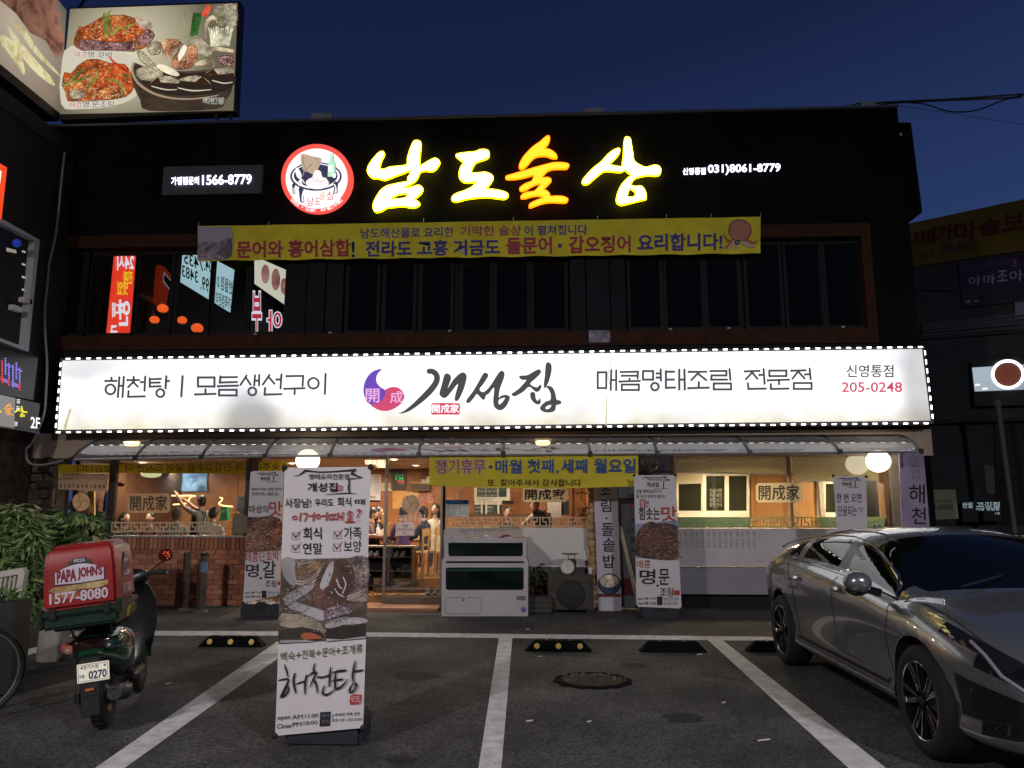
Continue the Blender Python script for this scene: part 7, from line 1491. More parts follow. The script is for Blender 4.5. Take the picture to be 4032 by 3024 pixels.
# shoe rack
Yr = 13.85; x0,x1 = I(-160,1000,Yr).x,I(540,1000,Yr).x; za = I(300,948,Yr).z
T = thing('shoe_rack','dark wooden shoe rack inside the entrance','shelf',((x0 + x1) / 2,Yr,ZFL))
box('top_board',x0,x1 + .03,Yr - .02,Yr + .35,za - .03,za,mat('rack_top',(.22,.14,.08),.5),T,bev=.005)
for x in (x0,(x0 * .35 + x1 * .65) - .02,x1 - .03): box('upright',x,x + .03,Yr,Yr + .33,ZFL + .07,za - .03,wood_dark,T)
for zz_ in (ZFL + .10,ZFL + .36,ZFL + .60): box('shelf_board',x0 + .03,x1 - .03,Yr + .005,Yr + .32,zz_ - .02,zz_,wood_dark,T)
box('back_board',x0,x1,Yr + .33,Yr + .35,ZFL,za - .03,seam,T)
def shoe(p,col,lab,n=2):
    T = thing('shoe_pair',lab,'shoes',p,'shoes left at the entrance')
    for k in range(n):
        c = Vector(p) + Vector((k * .115,0,0)); m = mat('shoe_%d' % int(sum(col) * 1000),col,.6)
        mb = MB(); mb.ball(c + Vector((0,-.04,.035)),(.045,.10,.035),10); mb.ball(c + Vector((0,.07,.05)),(.04,.07,.05),10); mb.build('shoe',m,T,smooth=True)
        MB().ball(c + Vector((0,0,.012)),(.048,.14,.012),10).build('sole',mat('sole_pale',(.5,.47,.42),.6),T,smooth=True)
s1 = I(372,1075,Yr + .14); shoe((s1.x,s1.y,ZFL + .60),(.28,.23,.17),'pale trainers on the top shelf of the shoe rack')
s1 = I(100,1075,Yr + .14); shoe((s1.x,s1.y,ZFL + .60),(.55,.52,.48),'white shoes at the left of the top shelf of the rack')
s1 = I(230,1340,Yr + .14); shoe((s1.x,s1.y,ZFL + .10),(.06,.06,.06),'dark shoes on the lowest shelf of the rack')
s1 = I(285,1070,Yr + .14); shoe((s1.x,s1.y,ZFL + .60),(.05,.05,.05),'black shoes in the middle of the top shelf of the rack',1)
s1 = I(700,1460,13.25); shoe((s1.x,13.25,ZFL),(.035,.02,.015),'black slippers by the door inside the entrance')
# tables and chairs
def table(px0,px1,Y,top_z,lab,m=wood_dark,cloth=None,d=.75):
    x0,x1 = at(px0,2100,Y).x,at(px1,2100,Y).x; T = thing('dining_table',lab,'table',((x0 + x1) / 2,Y,pz))
    box('tabletop',x0,x1,Y,Y + d,top_z - .045,top_z,m,T,bev=.006)
    for a in (x0 + .05,x1 - .11):
        for b in (Y + .05,Y + d - .11): box('leg',a,a + .06,b,b + .06,pz if Y > 14.1 else ZFL,top_z - .045,m,T)
    if cloth:
        mb = MB(); n = 24; per = []
        for i in range(n):
            a = 2 * math.pi * i / n; ex,ey = max(-1,min(1,1.35 * math.cos(a))),max(-1,min(1,1.35 * math.sin(a))); per.append(((x0 + x1) / 2 + ex * (x1 - x0 + .04) / 2,Y + d / 2 + ey * (d + .04) / 2))
        for z_,k in ((top_z + .006,1.),(top_z - .12,1.02),(top_z - .28,1.05)):
            for i,(a,b) in enumerate(per): mb.v.append(((x0 + x1) / 2 + (a - (x0 + x1) / 2) * k + (.012 * math.sin(i * 2.4) if k > 1 else 0),Y + d / 2 + (b - Y - d / 2) * k,z_ - (.05 * abs(math.sin(i * .8)) if k > 1.03 else 0)))
        mb.f = [(r_ * n + i,r_ * n + (i + 1) % n,(r_ + 1) * n + (i + 1) % n,(r_ + 1) * n + i) for r_ in (0,1) for i in range(n)] + [tuple(range(n))]; mb.m = [0] * len(mb.f)
        tag(mb.build('tablecloth',mat('cream_cloth',(.60,.54,.44),.8),smooth=True),'cream tablecloth hanging from the table at the right of the door','tablecloth')
    return T
tz = pz + .72
table(1380,1545,15.2,tz,'low dark dining table with dishes seen through the door',mat('table_brown',(.20,.085,.035),.4))
table(1703,1800,15.0,tz,'table under a cream cloth at the right of the door',wood_light,True)
table(560,905,14.35,ZFL + .76,'long dining table behind the brick wall window')
table(1760,2300,13.9,ZFL + .80,'serving counter with stacked dishes behind the middle window',wood_light,None,.5)
random.seed(9)
def dish(p,r,m,lab,kind):
    T = None
    if kind == 'bowl': o = MB().lathe([(0,0),(r * .5,0),(r,r * .55),(r * .95,r * .55),(r * .45,.01),(0,.01)],p,n=16).build('bowl',m,smooth=True)
    elif kind == 'plate': o = MB().lathe([(0,0),(r * .6,.004),(r,.02),(r * .97,.024),(0,.012)],p,n=18).build('plate',m,smooth=True)
    elif kind == 'bottle': o = MB().lathe([(0,0),(r,0),(r,r * 4),(r * .4,r * 5.2),(r * .4,r * 6.6),(0,r * 6.6)],p,n=14).build('bottle',m,smooth=True)
    else: o = MB().lathe([(0,0),(r * .8,0),(r,r * 2.4),(r * .92,r * 2.4),(r * .72,.01),(0,.01)],p,n=14).build('cup',m,smooth=True)
    return tag(o,lab,kind)
wd = mat('dish_white',(.66,.62,.55),.3); gd = mat('green_bottle',(.02,.14,.05),.15); st_ = mat('steel_dish',(.6,.58,.55),.2,1.)
tops = at(1458,2105,15.35)
for k,(dx,kd,m,r,lab) in enumerate(((-.25,'plate',wd,.12,'white plate at the left of the low table'),(.02,'plate',wd,.10,'white plate in the middle of the low table'),(.12,'bottle',white_plastic,.035,'white bottle standing on the low table'),(.22,'cup',wd,.04,'white cup on the low table beside the bottle'),(-.1,'bowl',st_,.07,'steel bowl on the low table'))):
    dish((tops.x + dx,15.4 + .05 * (k % 3),tz),r,m,lab,kd)
xx0 = at(1765,2060,14).x; xx1 = at(2290,2060,14).x
G_ = 'dishes along the serving counter'
for k in range(15):
    x = xx0 + (xx1 - xx0) * (k + .4) / 15; kd = ('bottle','cup','bowl','cup','bottle')[k % 5]; m = (st_,wd,wd,mat('jar_brown',(.18,.07,.03),.3),mat('jar_dark',(.03,.02,.02),.3))[(k * 2) % 5]
    o = dish((x,14.1,ZFL + .80),.035 if kd != 'bowl' else .06,m,('steel bottle','white cup','white bowl','brown cup','dark bottle','white cup','pale bottle','small cup','brown bowl','dark cup','tall bottle','plain cup','round bowl','low cup','slim bottle')[k] + ', ' + 'first second third fourth fifth sixth seventh eighth ninth tenth eleventh twelfth thirteenth fourteenth last'.split()[k] + ' from the left in the row on the serving counter',kd); o['group'] = G_
dish((at(1965,2070,13.95).x,13.95,ZFL + .8),.10,mat('clear_tub',(.45,.52,.46),.3),'pale translucent tub on the serving counter','cup')
def chair(px,Y,rz,lab,base=None):
    base = pz if base is None else base; x = at(px,2150,Y).x; T = thing('dining_chair',lab,'chair',(x,Y,base),'wooden dining chairs',(0,0,rz))
    mb = lambda: MB()
    MB().box(-.21,.21,-.2,.2,.42,.46).build('seat',wood_light,T,bev=.01,local=True)
    for a in (-.19,.16):
        MB().box(a,a + .035,-.2,-.165,0,.42).build('leg',wood_light,T,local=True); MB().box(a,a + .035,.165,.2,0,.88).build('leg',wood_light,T,local=True)
    MB().box(-.19,.195,.165,.195,.74,.88).build('backrest',wood_light,T,bev=.008,local=True); MB().box(-.155,.16,.17,.19,.56,.60).build('back_rail',wood_light,T,local=True); MB().box(-.155,.16,-.19,-.175,.2,.23).build('stretcher',wood_light,T,local=True)
chair(1640,14.45,R(-100),'wooden chair just right of the shoe rack'); chair(1690,14.75,R(-100),'wooden chair in front of the cloth covered table'); chair(1712,15.9,R(80),'wooden chair behind the cloth covered table')
chair(700,14.1,R(180),'wooden chair before the window table, left',ZFL); chair(850,14.1,R(180),'wooden chair before the window table, right',ZFL)
# left room furniture
T = thing('drinks_fridge','tall drinks fridge with white frame and blue light inside the left window','fridge',I(900,700,16.2,'H1'))
fq = [(818,305),(992,305),(992,900),(800,900)]; iq('cabinet','H1',fq,16.2,mat('fridge_white',(.5,.5,.52),.4),T,.6); iq('glass_front','H1',[(845,390),(980,390),(975,880),(835,880)],16.19,glow('fridge_blue',(.06,.13,.26),.8),T); iq('header','H1',[(842,325),(985,325),(985,385),(842,385)],16.185,glow('fridge_header',(.05,.20,.28),.9),T); text('1등 음료',b_('H1',875,335,965,375),PY(16.18),white_print,T,.03)
for k in range(4): iq('shelf','H1',rect(840,440 + k * 75,978,446 + k * 75),16.18,white_plastic,T)
T = thing('blue_light_panel','panel glowing blue with a column of LED dots beside the fridge','lamp',I(690,700,14.2,'H1')); iq('panel','H1',[(665,380),(752,380),(738,780),(640,790)],14.2,glow('deep_blue',(.015,.035,.22),.9),T)
for k in range(20): MB().ball(I(745 - k * 1.4,405 + k * 15,14.18,'H1'),.012,6).build('led_dot',glow('violet_led',(.5,.5,1.),4.),T)
T = thing('picture_row','row of dish photographs above the fridge','poster',I(920,240,16.6,'H1')); iq('board','H1',rect(815,165,1020,262),16.62,wood_light,T)
for a in (822,900): iq('photo','H1',rect(a,170,a + 110,236),16.6,food('dish_photo',[(.03,.03,.03),(.3,.25,.12),(.1,.06,.04)],9),T)
T = thing('hanging_fish','dull red fish ornament hanging near the corner post','ornament',I(800,300,14.0,'H1')); shape('fish',[c_('H1',[(740,290),(780,274),(830,280),(860,300),(830,320),(770,312)])],PY(14.0),mat('fish_red',(.22,.04,.05),.6),T,.03,smooth=2)
T = thing('lit_painting','bluish mountain painting lit from above inside the left window','painting',I(1540,370,yB,'H1')); iq('canvas','H1',rect(1338,160,1755,372),yB - .03,food('mountain_paint',[(.02,.025,.04),(.07,.09,.14),(.22,.28,.32),(.12,.16,.2)],5,0,2.),T)
c = I(1500,165,yB - .25,'H1'); l = bpy.data.lights.new('picture_light','AREA'); l.size = .3; l.energy = 14; l.color = (.6,.85,1.); o = bpy.data.objects.new('picture_light',l); COL.objects.link(o); o.location = (c.x,yB - .5,zc - .03); o.rotation_euler = (R(25),0,0); o.parent = T; o.matrix_parent_inverse = INV[T]
c = I(1148,185,14.6,'H1'); T = thing('oval_ceiling_lamp','oval pale yellow ceiling lamp inside the left window','lamp',c); MB().ball(c,(.19,.19,.07),20).build('lamp_shade',glow('pale_yellow_glow',(.74,.72,.36),1.),T,smooth=True); MB().tube([c,(c.x,c.y,zc + .02)],.008,5).build('lamp_cord',black_plastic,T)
for k,(pts,lab) in enumerate((([(1372,418),(1500,420),(1615,416)],'straight warm strip standing in for a reflection above the waiter in the left window'),([(1630,422),(1580,432),(1560,460),(1550,490),(1500,508),(1360,518)],'curved warm reflection stand-in below the straight one'),([(1895,438),(1925,452),(1905,485),(1885,505),(1930,528),(2062,540)],'curved warm reflection stand-in over the green bottle carton'),([(792,462),(880,468)],'short warm glowing strip before the fridge'))):
    tag(MB().tube([I(x,y,15.9,'H1') for x,y in (catmull([pts[0]] + pts + [pts[-1]],4)[4:-8] if len(pts) > 2 else pts)],.013,6).build('strip_standin',glow('strip_warm',(1.,.62,.22),4.)),lab,'lamp')  # glowing tubes hung indoors stand in for light reflected on the glass
c = I(1930,600,14.45,'H1'); T = thing('bottle_carton','green bottle shaped carton with white mark on the window table','carton',c)
mb = MB(); q = [I(x,y,14.45,'H1') for x,y in ((1905,540),(1970,540),(1975,650),(1985,690),(1890,690),(1900,640))]; mb.prism(q,[v + Vector((0,.12,0)) for v in q]).build('carton',mat('carton_green',(.02,.22,.08),.4,em=(.02,.2,.08),st=.15),T); text('00',b_('H1',1918,575,1952,605),PY(14.44),white_print,T,.03)
c = I(2150,600,13.4,'H1'); T = thing('water_cooler','water cooler with pale upturned bottle by the window end','water cooler',(c.x,13.5,ZFL))
zb1 = I(2150,615,13.4,'H1').z; zt1_ = I(2150,432,13.4,'H1').z; MB().lathe([(0,zb1),(.08,zb1),(.16,zb1 + .08),(.16,zt1_),(0,zt1_ + .02)],(c.x,13.5,0),n=20).build('bottle',mat('bottle_pale',(.36,.42,.46),.2),T,smooth=True); box('cooler_case',c.x - .17,c.x + .17,13.35,13.68,ZFL,zb1,mat('cooler_tan',(.32,.26,.20),.5),T,bev=.01)
shape('film_sheet',[rect(*b_('H1',2050,640,2195,825))],P,mat('greige_film',(.24,.20,.16),.8),BL,.001)
T = thing('papers_stack','stack of white folded papers on the ledge inside the left corner glass','papers',I(230,570,13.6,'H1'))
for k in range(5): iq('paper_bundle','H1',rect(165 + 4 * (k % 2),478 + k * 19,305 - 5 * (k % 3),495 + k * 19),13.6,mat('paper_pale',(.50,.47,.42),.8),T,.25)
T = thing('green_crate','dark green bin inside the left window behind the shrub','crate',I(560,680,14.0,'H1')); iq('bin','H1',[(515,590),(625,590),(615,680),(505,680)],14.0,mat('bin_green',(.01,.07,.06),.5),T,.3); iq('white_rack','H1',[(495,682),(615,682),(600,760),(480,760)],13.98,mat('rack_blue_white',(.2,.28,.34),.5),T,.2)
iq('wood_post','H1',rect(478,370,525,640),13.8,wood_light,BL,.05); iq('dark_cupboard','H1',rect(525,370,660,590),14.3,mat('cupboard_dark',(.03,.028,.03),.4),BL,.3)
# middle room
T = thing('slogan_board','dark green slogan board in a white wooden frame behind the middle window','notice board',I(740,440,16.5,'H4'))
iq('frame','H4',rect(508,70,992,260),16.5,mat('frame_cream',(.55,.52,.46),.6),T,.03)
for a,b in ((548,662),(672,822),(840,948)): iq('panel','H4',rect(a,75,b,195),16.49,mat('board_green',(.02,.035,.03),.5),T)
for s,q in (('특별한 아이를 보장한다',(565,105,858,138)),('건강식이 최고 예방이다',(565,160,818,190)),('영양을 생각한다',(560,215,765,245))): text(s,b_('H4',*q),PY(16.48),mat('chalk',(.5,.5,.45),.8) if q[1] < 200 else mat('dim_ink2',(.2,.18,.16),.8),T,.01)
for j,(y0,y1) in enumerate(((265,300),(305,425))):
    iq('panel','H4',rect(515,y0,890,y1),16.51,mat('board_green',(.02,.035,.03),.5) if j else mat('frame_cream',(.55,.52,.46),.6),T)
for s,q in (('맛은 행복을',(525,330,600,355)),('전한다',(685,322,765,355)),('정성이',(525,378,600,405)),('맛이다',(685,375,740,402))): text(s,b_('H4',*q),PY(16.48),mat('chalk',(.5,.5,.45),.8),T,.02)
for a in (600,660,825): iq('frame_bar','H4',rect(a,260,a + 22,425),16.47,mat('frame_cream',(.55,.52,.46),.6),T)
iq('dado_rail','H4',rect(440,425,1700,462),16.3,wood_dark,BL,.05); iq('grey_cupboard','H4',rect(1505,240,1695,470),16.2,mat('cupboard_grey',(.22,.19,.18),.5),BL,.4); iq('dark_gap','H4',rect(1697,240,1800,440),16.25,seam,BL,.2)
iq('wood_post','H4',rect(1835,60,1880,590),15.2,wood_wall,BL,.1)
c = I(2020,400,13.5,'H4'); T = thing('dried_plant','drooping reddish plant inside the right end of the middle window','plant',c); mb = MB(); leaves(mb,(c.x,c.y,c.z),(.13,.12,.16),140,.08,.2,.4,2); mb.build('foliage',[mat('dry_red_leaf',(.22,.08,.06),.7),wood_light],T); MB().tube([I(1975,100,13.5,'H4'),I(1960,220,13.5,'H4'),I(2020,300,13.5,'H4'),c],.008,5).build('stem',wood_dark,T); iq('small_shelf','H4',rect(1890,130,2050,150),13.5,wood_light,T,.15)
# ------------------------------------------------------------------ people (body one skinned surface, hair and clothes as the photo shows)
skin = mat('skin_tone',(.42,.24,.17),.55); hair_b = mat('black_hair',(.010,.008,.008),.5)
def person(lab,loc,face,J,top,trousers=None,hair='short',apron=None,cap=None,scale=1.0,long_sleeve=True):
    """J: joints in metres in the person's own frame (x right, y forward, z up) with radii"""
    T = thing('person',lab,'person',loc,None,(0,0,face),scale)
    trousers = trousers or mat('dark_trousers',(.02,.02,.025),.8)
    order = ['pelvis','waist','chest','neck','headb','sl','el','wl','hl','sr','er','wr','hr','kl','al','tl','kr','ar','tr','hipl','hipr']
    D_ = dict(pelvis=(0,0,.0,.13),waist=(0,.01,.18,.115),chest=(0,.02,.40,.135),neck=(0,.03,.55,.055),headb=(0,.05,.64,.07),
              sl=(-.17,.02,.46,.06),el=(-.22,.10,.22,.045),wl=(-.16,.30,.16,.030),hl=(-.15,.38,.16,.026),sr=(.17,.02,.46,.06),er=(.22,.10,.22,.045),wr=(.16,.30,.16,.030),hr=(.15,.38,.16,.026),
              hipl=(-.09,.04,-.02,.085),kl=(-.11,.42,.0,.062),al=(-.11,.42,-.40,.042),tl=(-.11,.54,-.44,.035),hipr=(.09,.04,-.02,.085),kr=(.11,.42,.0,.062),ar=(.11,.42,-.40,.042),tr=(.11,.54,-.44,.035))
    D_.update(J); vs = [D_[k][:3] for k in order]; rs = [D_[k][3] for k in order]; ix = {k: i for i,k in enumerate(order)}
    ed = [('pelvis','waist'),('waist','chest'),('chest','neck'),('neck','headb'),('chest','sl'),('sl','el'),('el','wl'),('wl','hl'),('chest','sr'),('sr','er'),('er','wr'),('wr','hr'),('pelvis','hipl'),('hipl','kl'),('kl','al'),('al','tl'),('pelvis','hipr'),('hipr','kr'),('kr','ar'),('ar','tr')]
    E_ = [(ix[a],ix[b]) for a,b in ed]
    for h,wv,s in (('hl','wl',1),('hr','wr',-1)): # five fingers each
        hv = Vector(D_[h][:3]); d = (hv - Vector(D_[wv][:3])).normalized(); sd = d.cross(Vector((0,0,1)));
        sd = sd.normalized() if sd.length > .1 else Vector((1,0,0)); dn = sd.cross(d).normalized() * (1 if sd.cross(d).z < 0 else -1)
        for k,(o_,L) in enumerate(((-.030,.062),(-.011,.074),(.010,.080),(.030,.070),(s * .042,.045))):
            a = hv + sd * o_ + d * (.012 if k < 4 else -.02); b = a + d * L * .55 + sd * (o_ * .2 if k < 4 else s * .02); c = b + d * L * .35 + dn * L * .3
            n = len(vs); vs += [tuple(a),tuple(b),tuple(c)]; rs += [.010,.009,.008]; E_ += [(ix[h],n),(n,n + 1),(n + 1,n + 2)]
    me = bpy.data.meshes.new('body'); me.from_pydata(vs,E_,[]); o = bpy.data.objects.new('tmp',me)
    md = o.modifiers.new('s','SKIN'); sv = me.skin_vertices[0].data
    for i,r in enumerate(rs): sv[i].radius = (r,r * (.72 if order[i] in ('waist','chest','pelvis') else 1) if i < len(order) else r)
    sv[0].use_root = True; m2 = o.modifiers.new('u','SUBSURF'); m2.levels = m2.render_levels = 1
    nm = eval_mesh(o)
    nm.name = 'body'; nm.materials.clear()
    for m_ in (top,trousers,skin,mat('shoe_black',(.015,.015,.015),.6)): nm.materials.append(m_)
    keys = [k for k in order]
    for p in nm.polygons:
        c = p.center; k = min(keys,key=lambda k: (Vector(D_[k][:3]) - c).length - D_[k][3]); hz = Vector(D_['neck'][:3])
        if k == 'headb' or (k == 'neck' and c.z > hz.z - .01): i = 2
        elif k in ('wl','hl','wr','hr') : i = 2
        elif k in ('el','er') : i = 0 if long_sleeve else 2
        elif k in ('kl','al','kr','ar','hipl','hipr') or (k == 'pelvis' and c.z < .06): i = 1
        elif k in ('tl','tr'): i = 3
        else: i = 0
        p.material_index = i
    nm.polygons.foreach_set('use_smooth',[True] * len(nm.polygons)); link('body',nm,T,True)
    hb = Vector(D_['headb'][:3]); hd = hb + Vector((0,.015,.06)); tilt = Matrix.Rotation(D_.get('nod',(0,))[0],4,'X'); MM = Matrix.Translation(hb) @ tilt
    hl_ = lambda v: MM @ Vector(v)
    mb = MB(); mb.ball(hl_((0,.015,.07)),(.078,.095,.115),18); mb.ball(hl_((0,.05,.015)),(.05,.05,.05),12); mb.ball(hl_((0,.112,.055)),(.013,.020,.02),8); mb.ball(hl_((-.08,.01,.06)),(.012,.022,.032),8); mb.ball(hl_((.08,.01,.06)),(.012,.022,.032),8); mb.build('head',skin,T,smooth=True,local=True)
    for s in (-1,1): MB().ball(hl_((s * .032,.098,.085)),(.014,.008,.007),8).build('eye',mat('eye_dark',(.015,.012,.01),.3),T,local=True); MB().tube([hl_((s * .018,.108,.108)),hl_((s * .048,.098,.108))],.004,4).build('eyebrow',hair_b,T,local=True)
    MB().tube([hl_((-.022,.100,.018)),hl_((0,.106,.016)),hl_((.022,.100,.018))],.005,5).build('mouth',mat('lips',(.30,.10,.08),.5),T,local=True)
    mb = MB(); mb.ball(hl_((0,-.008,.098)),(.090,.103,.105),16)
    mb.ball(hl_((0,-.045,.05)),(.082,.065,.10),14)
    if hair == 'long': mb.ball(hl_((-.065,-.01,.0)),(.035,.06,.12),10); mb.ball(hl_((.065,-.01,.0)),(.035,.06,.12),10); mb.ball(hl_((0,-.06,-.03)),(.085,.05,.14),12)
    if hair == 'tied': mb.ball(hl_((0,-.12,.07)),(.04,.045,.05),10)
    mb.build('hair',cap or hair_b,T,smooth=True,local=True)
    if apron:
        w_,c_h = D_['waist'],D_['chest']
        mb = MB(); q = [(-.11,.02,.52),(.11,.02,.52),(.15,.0,.2),(.16,.02,-.25),(-.16,.02,-.25),(-.15,.0,.2)]
        lean_ = lambda v: Vector((v[0] + c_h[0] * max(0,v[2]) / .4,v[1] + .125 + c_h[1] * max(0,v[2]) / .4,v[2] * (c_h[2] / .4 if v[2] > 0 else 1)))
        mb.prism([lean_(v) for v in q],[lean_(v) + Vector((0,.012,0)) for v in q]).build('apron',apron,T,local=True)
        for s in (-1,1): MB().tube([lean_((s * .1,.01,.50)),(c_h[0] + s * .10,c_h[1] + .02,c_h[2] + .15),(c_h[0] - s * .02,c_h[1] - .15,c_h[2] + .0),(-s * .08 + c_h[0] * .5,-.12,.12)],.012,5).build('apron_strap',apron,T,local=True)
    return T
def at_head(cr,x,y,Y,sit_z): return at(*c_(cr,[(x,y)])[0],Y)
def seat_from_head(cr,x,y,Y,hz=.76):
    p = at(*c_(cr,[(x,y)])[0],Y); return (p.x,Y,p.z - hz + .03)
wsh = mat('white_shirt',(.50,.48,.45),.8,noise=.1); gsh = mat('grey_shirt',(.26,.26,.27),.8,noise=.15)
person('woman with black bob hair eating at the low table inside the door',seat_from_head('G4',158,590,16.0),R(-110),{'nod': (R(-8),),'wr': (.14,.30,.36,.03),'hr': (.10,.36,.46,.026),'er': (.24,.16,.24,.045)},mat('black_top',(.015,.015,.018),.8),hair='long')
person('older man in brown leaning on the low table, half hidden by the front banner stand',seat_from_head('G4',95,600,15.75),R(-80),{'nod': (R(-10),)},mat('brown_jacket',(.10,.05,.04),.8))
person('person with black hair in a purple jacket seen from behind the notice on the door',seat_from_head('G4',452,590,14.75),R(25),{},mat('purple_jacket',(.075,.035,.13),.8))
person('person in a navy coat sitting on the wooden chair facing left',seat_from_head('G4',672,590,15.0),R(70),{'nod': (R(-6),),'wl': (-.10,.34,.30,.03),'hl': (-.08,.40,.34,.026)},mat('navy_coat',(.02,.025,.05),.8))
person('person with black hair and shoulder bag behind the guest in the navy coat',seat_from_head('G4',790,560,16.3),R(160),{},mat('cream_top',(.45,.38,.32),.8),hair='long')
# waiters standing: legs straight
stand_ = dict(kl=(-.10,.0,-.42,.06),al=(-.10,-.02,-.82,.042),tl=(-.10,.11,-.87,.035),kr=(.10,.0,-.42,.06),ar=(.10,-.02,-.82,.042),tr=(.10,.11,-.87,.035))
apr = mat('black_apron',(.012,.012,.014),.8)
s_0 = dict(waist=(-.05,.06,.17,.11),chest=(-.14,.15,.36,.135),neck=(-.20,.22,.46,.055),headb=(-.25,.26,.52,.07),sl=(-.30,.16,.38,.06),el=(-.46,.22,.22,.045),wl=(-.60,.30,.04,.03),hl=(-.65,.34,-.02,.026),sr=(.02,.12,.40,.06),er=(.05,.28,.18,.045),wr=(-.02,.44,.06,.03),hr=(-.04,.52,.05,.026))
w_ = dict(stand_,waist=(.05,.06,.17,.11),chest=(.14,.15,.36,.135),neck=(.20,.22,.46,.055),headb=(.25,.26,.52,.07),sr=(.30,.16,.38,.06),er=(.46,.22,.22,.045),wr=(.60,.30,.04,.03),hr=(.65,.34,-.02,.026),sl=(-.02,.12,.40,.06),el=(-.05,.28,.18,.045),wl=(.02,.44,.06,.03),hl=(.04,.52,.05,.026))
px_ = at(*c_('H4',[(1440,400)])[0],14.75); person('waiter in a white shirt and black apron reaching over the counter in the middle window',(px_.x + .1,14.75,ZFL + .93),R(180),w_,wsh,apron=apr,long_sleeve=False)
person('person with round black hair seated behind the slogan board in the middle window',seat_from_head('H4',970,390,15.4,.78),R(180),{},mat('black_top',(.015,.015,.018),.8))
u_ = dict(stand_); u_.update(sl=(-.17,.06,.46,.06),el=(-.30,.22,.58,.045),wl=(-.36,.34,.78,.03),hl=(-.38,.38,.86,.026),sr=(.17,.06,.46,.06),er=(.10,.30,.52,.045),wr=(-.10,.42,.70,.03),hr=(-.16,.46,.76,.026))
px_ = at(*c_('H1',[(1700,640)])[0],15.3); person('waiter in a grey shirt with dark apron raising both arms in the left window',(px_.x,15.3,ZFL + .93),R(60),u_,gsh,apron=apr,long_sleeve=False,scale=.95)
person('guest in a white shirt with a bag strap sitting with back to the left window',seat_from_head('H1',1810,600,14.0,.76),R(0),{'nod': (R(-25),)},wsh)
person('guest in a grey top bent over the window table',seat_from_head('H1',1420,610,14.0,.76),R(20),{'nod': (R(-20),)},gsh,cap=mat('grey_brown_cap',(.12,.09,.08),.8))
person('guest with dark hair at the far side of the window table, below the plaque',seat_from_head('H1',1150,650,15.3,.76),R(180),{},mat('dark_red_top',(.08,.03,.03),.8))
person('guest in dark clothes at the left end of the window table',seat_from_head('H1',850,660,14.9,.76),R(-120),{},mat('black_top',(.015,.015,.018),.8))
# ------------------------------------------------------------------ delivery scooter
rp = gnd(*c_('E1',[(715,1508)])[0]); lean = R(-6.5); head = R(17)
SC = thing('delivery_scooter','dark green delivery scooter with a red pizza box on its rack, seen from behind','scooter',(rp.x,rp.y,0.0),None,(0,0,0))
SC.scale = (.90,.94,1); SC.rotation_mode = 'XYZ'; SC.rotation_euler = (0,lean,head)
# own frame: +y forward, +x right, z up, origin at the rear wheel's contact
grn_p = mat('scooter_green',(.006,.05,.022),.18,coat=1.,noise=.1); blk_p = mat('scooter_black',(.010,.010,.011),.3); sat = mat('satin_black',(.018,.018,.018),.5)
def sb(name,mb,m,parent=SC,**k): return mb.build(name,m,parent,local=(parent is SC),**k)
def wheel(nm,y,r,w_):
    o = sb(nm,MB().lathe([(r * .55,-w_ * .45),(r * .80,-w_ * .5),(r * .95,-w_ * .38),(r,-w_ * .12),(r,w_ * .12),(r * .95,w_ * .38),(r * .80,w_ * .5),(r * .55,w_ * .45)],(0,y,r),'x',36),black_rubber,smooth=True)
    sb('rim',MB().lathe([(.03,-.05),(r * .3,-.02),(r * .5,-.045),(r * .60,-w_ * .47),(r * .62,w_ * .47),(r * .5,.045),(r * .3,.02),(.03,.05)],(0,y,r),'x',24),mat('rim_dark',(.06,.06,.06),.35,.8),o,smooth=True)
    mb = MB()
    for k in range(26): a = 2 * math.pi * k / 26; mb.box(-w_ * .36,w_ * .36,-.004,.004,-.0,.004,M=Matrix.Translation((0,y,r)) @ Matrix.Rotation(a,4,'X') @ Matrix.Translation((0,0,r)))
    sb('tread',mb,mat('tread_black',(.02,.02,.02),.9),o)
wheel('rear_wheel',0.0,.25,.12); wheel('front_wheel',1.24,.25,.10)
def hull(secs,n=14):
    """loft of rounded sections: (y, cx, z_mid, half width, half height, squareness)"""
    mb = MB();
    for (y,cx,z,hw,hh,sq) in secs:
        for i in range(n):
            a = 2 * math.pi * i / n; c,s = math.cos(a),math.sin(a); e = sq
            mb.v.append((cx + hw * math.copysign(abs(c) ** e,c),y,z + hh * math.copysign(abs(s) ** e,s)))
    k = len(secs); mb.f = [(j * n + i,j * n + (i + 1) % n,(j + 1) * n + (i + 1) % n,(j + 1) * n + i) for j in range(k - 1) for i in range(n)] + [tuple(range(n - 1,-1,-1)),tuple((k - 1) * n + i for i in range(n))]; mb.m = [0] * len(mb.f)
    return mb
sb('engine',hull([(-.12,-.06,.27,.07,.09,.7),(.1,-.07,.28,.10,.12,.7),(.35,-.04,.28,.11,.12,.7),(.5,0,.3,.09,.1,.7)]),sat,smooth=True)
sb('rear_fairing',hull([(-.33,0,.63,.06,.05,.8),(-.28,0,.625,.14,.095,.8),(-.1,0,.60,.19,.15,.75),(.12,0,.55,.215,.20,.7),(.34,0,.50,.19,.20,.7),(.46,0,.44,.16,.16,.7)],20),grn_p,smooth=True,sub=1)
sb('rear_cowl',hull([(-.31,0,.545,.07,.03,.8),(-.22,0,.52,.13,.05,.8),(0,0,.46,.15,.07,.8),(.3,0,.38,.14,.08,.8)],16),blk_p,smooth=True)
sb('mudguard',MB().box(-.075,.075,-.34,-.315,.22,.56),sat,bev=.012); sb('mudguard_side',MB().box(-.10,.10,-.32,-.18,.44,.54),sat,bev=.02)
sb('mud_flap',MB().box(-.07,.07,-.352,-.340,.16,.30),black_rubber,bev=.006)
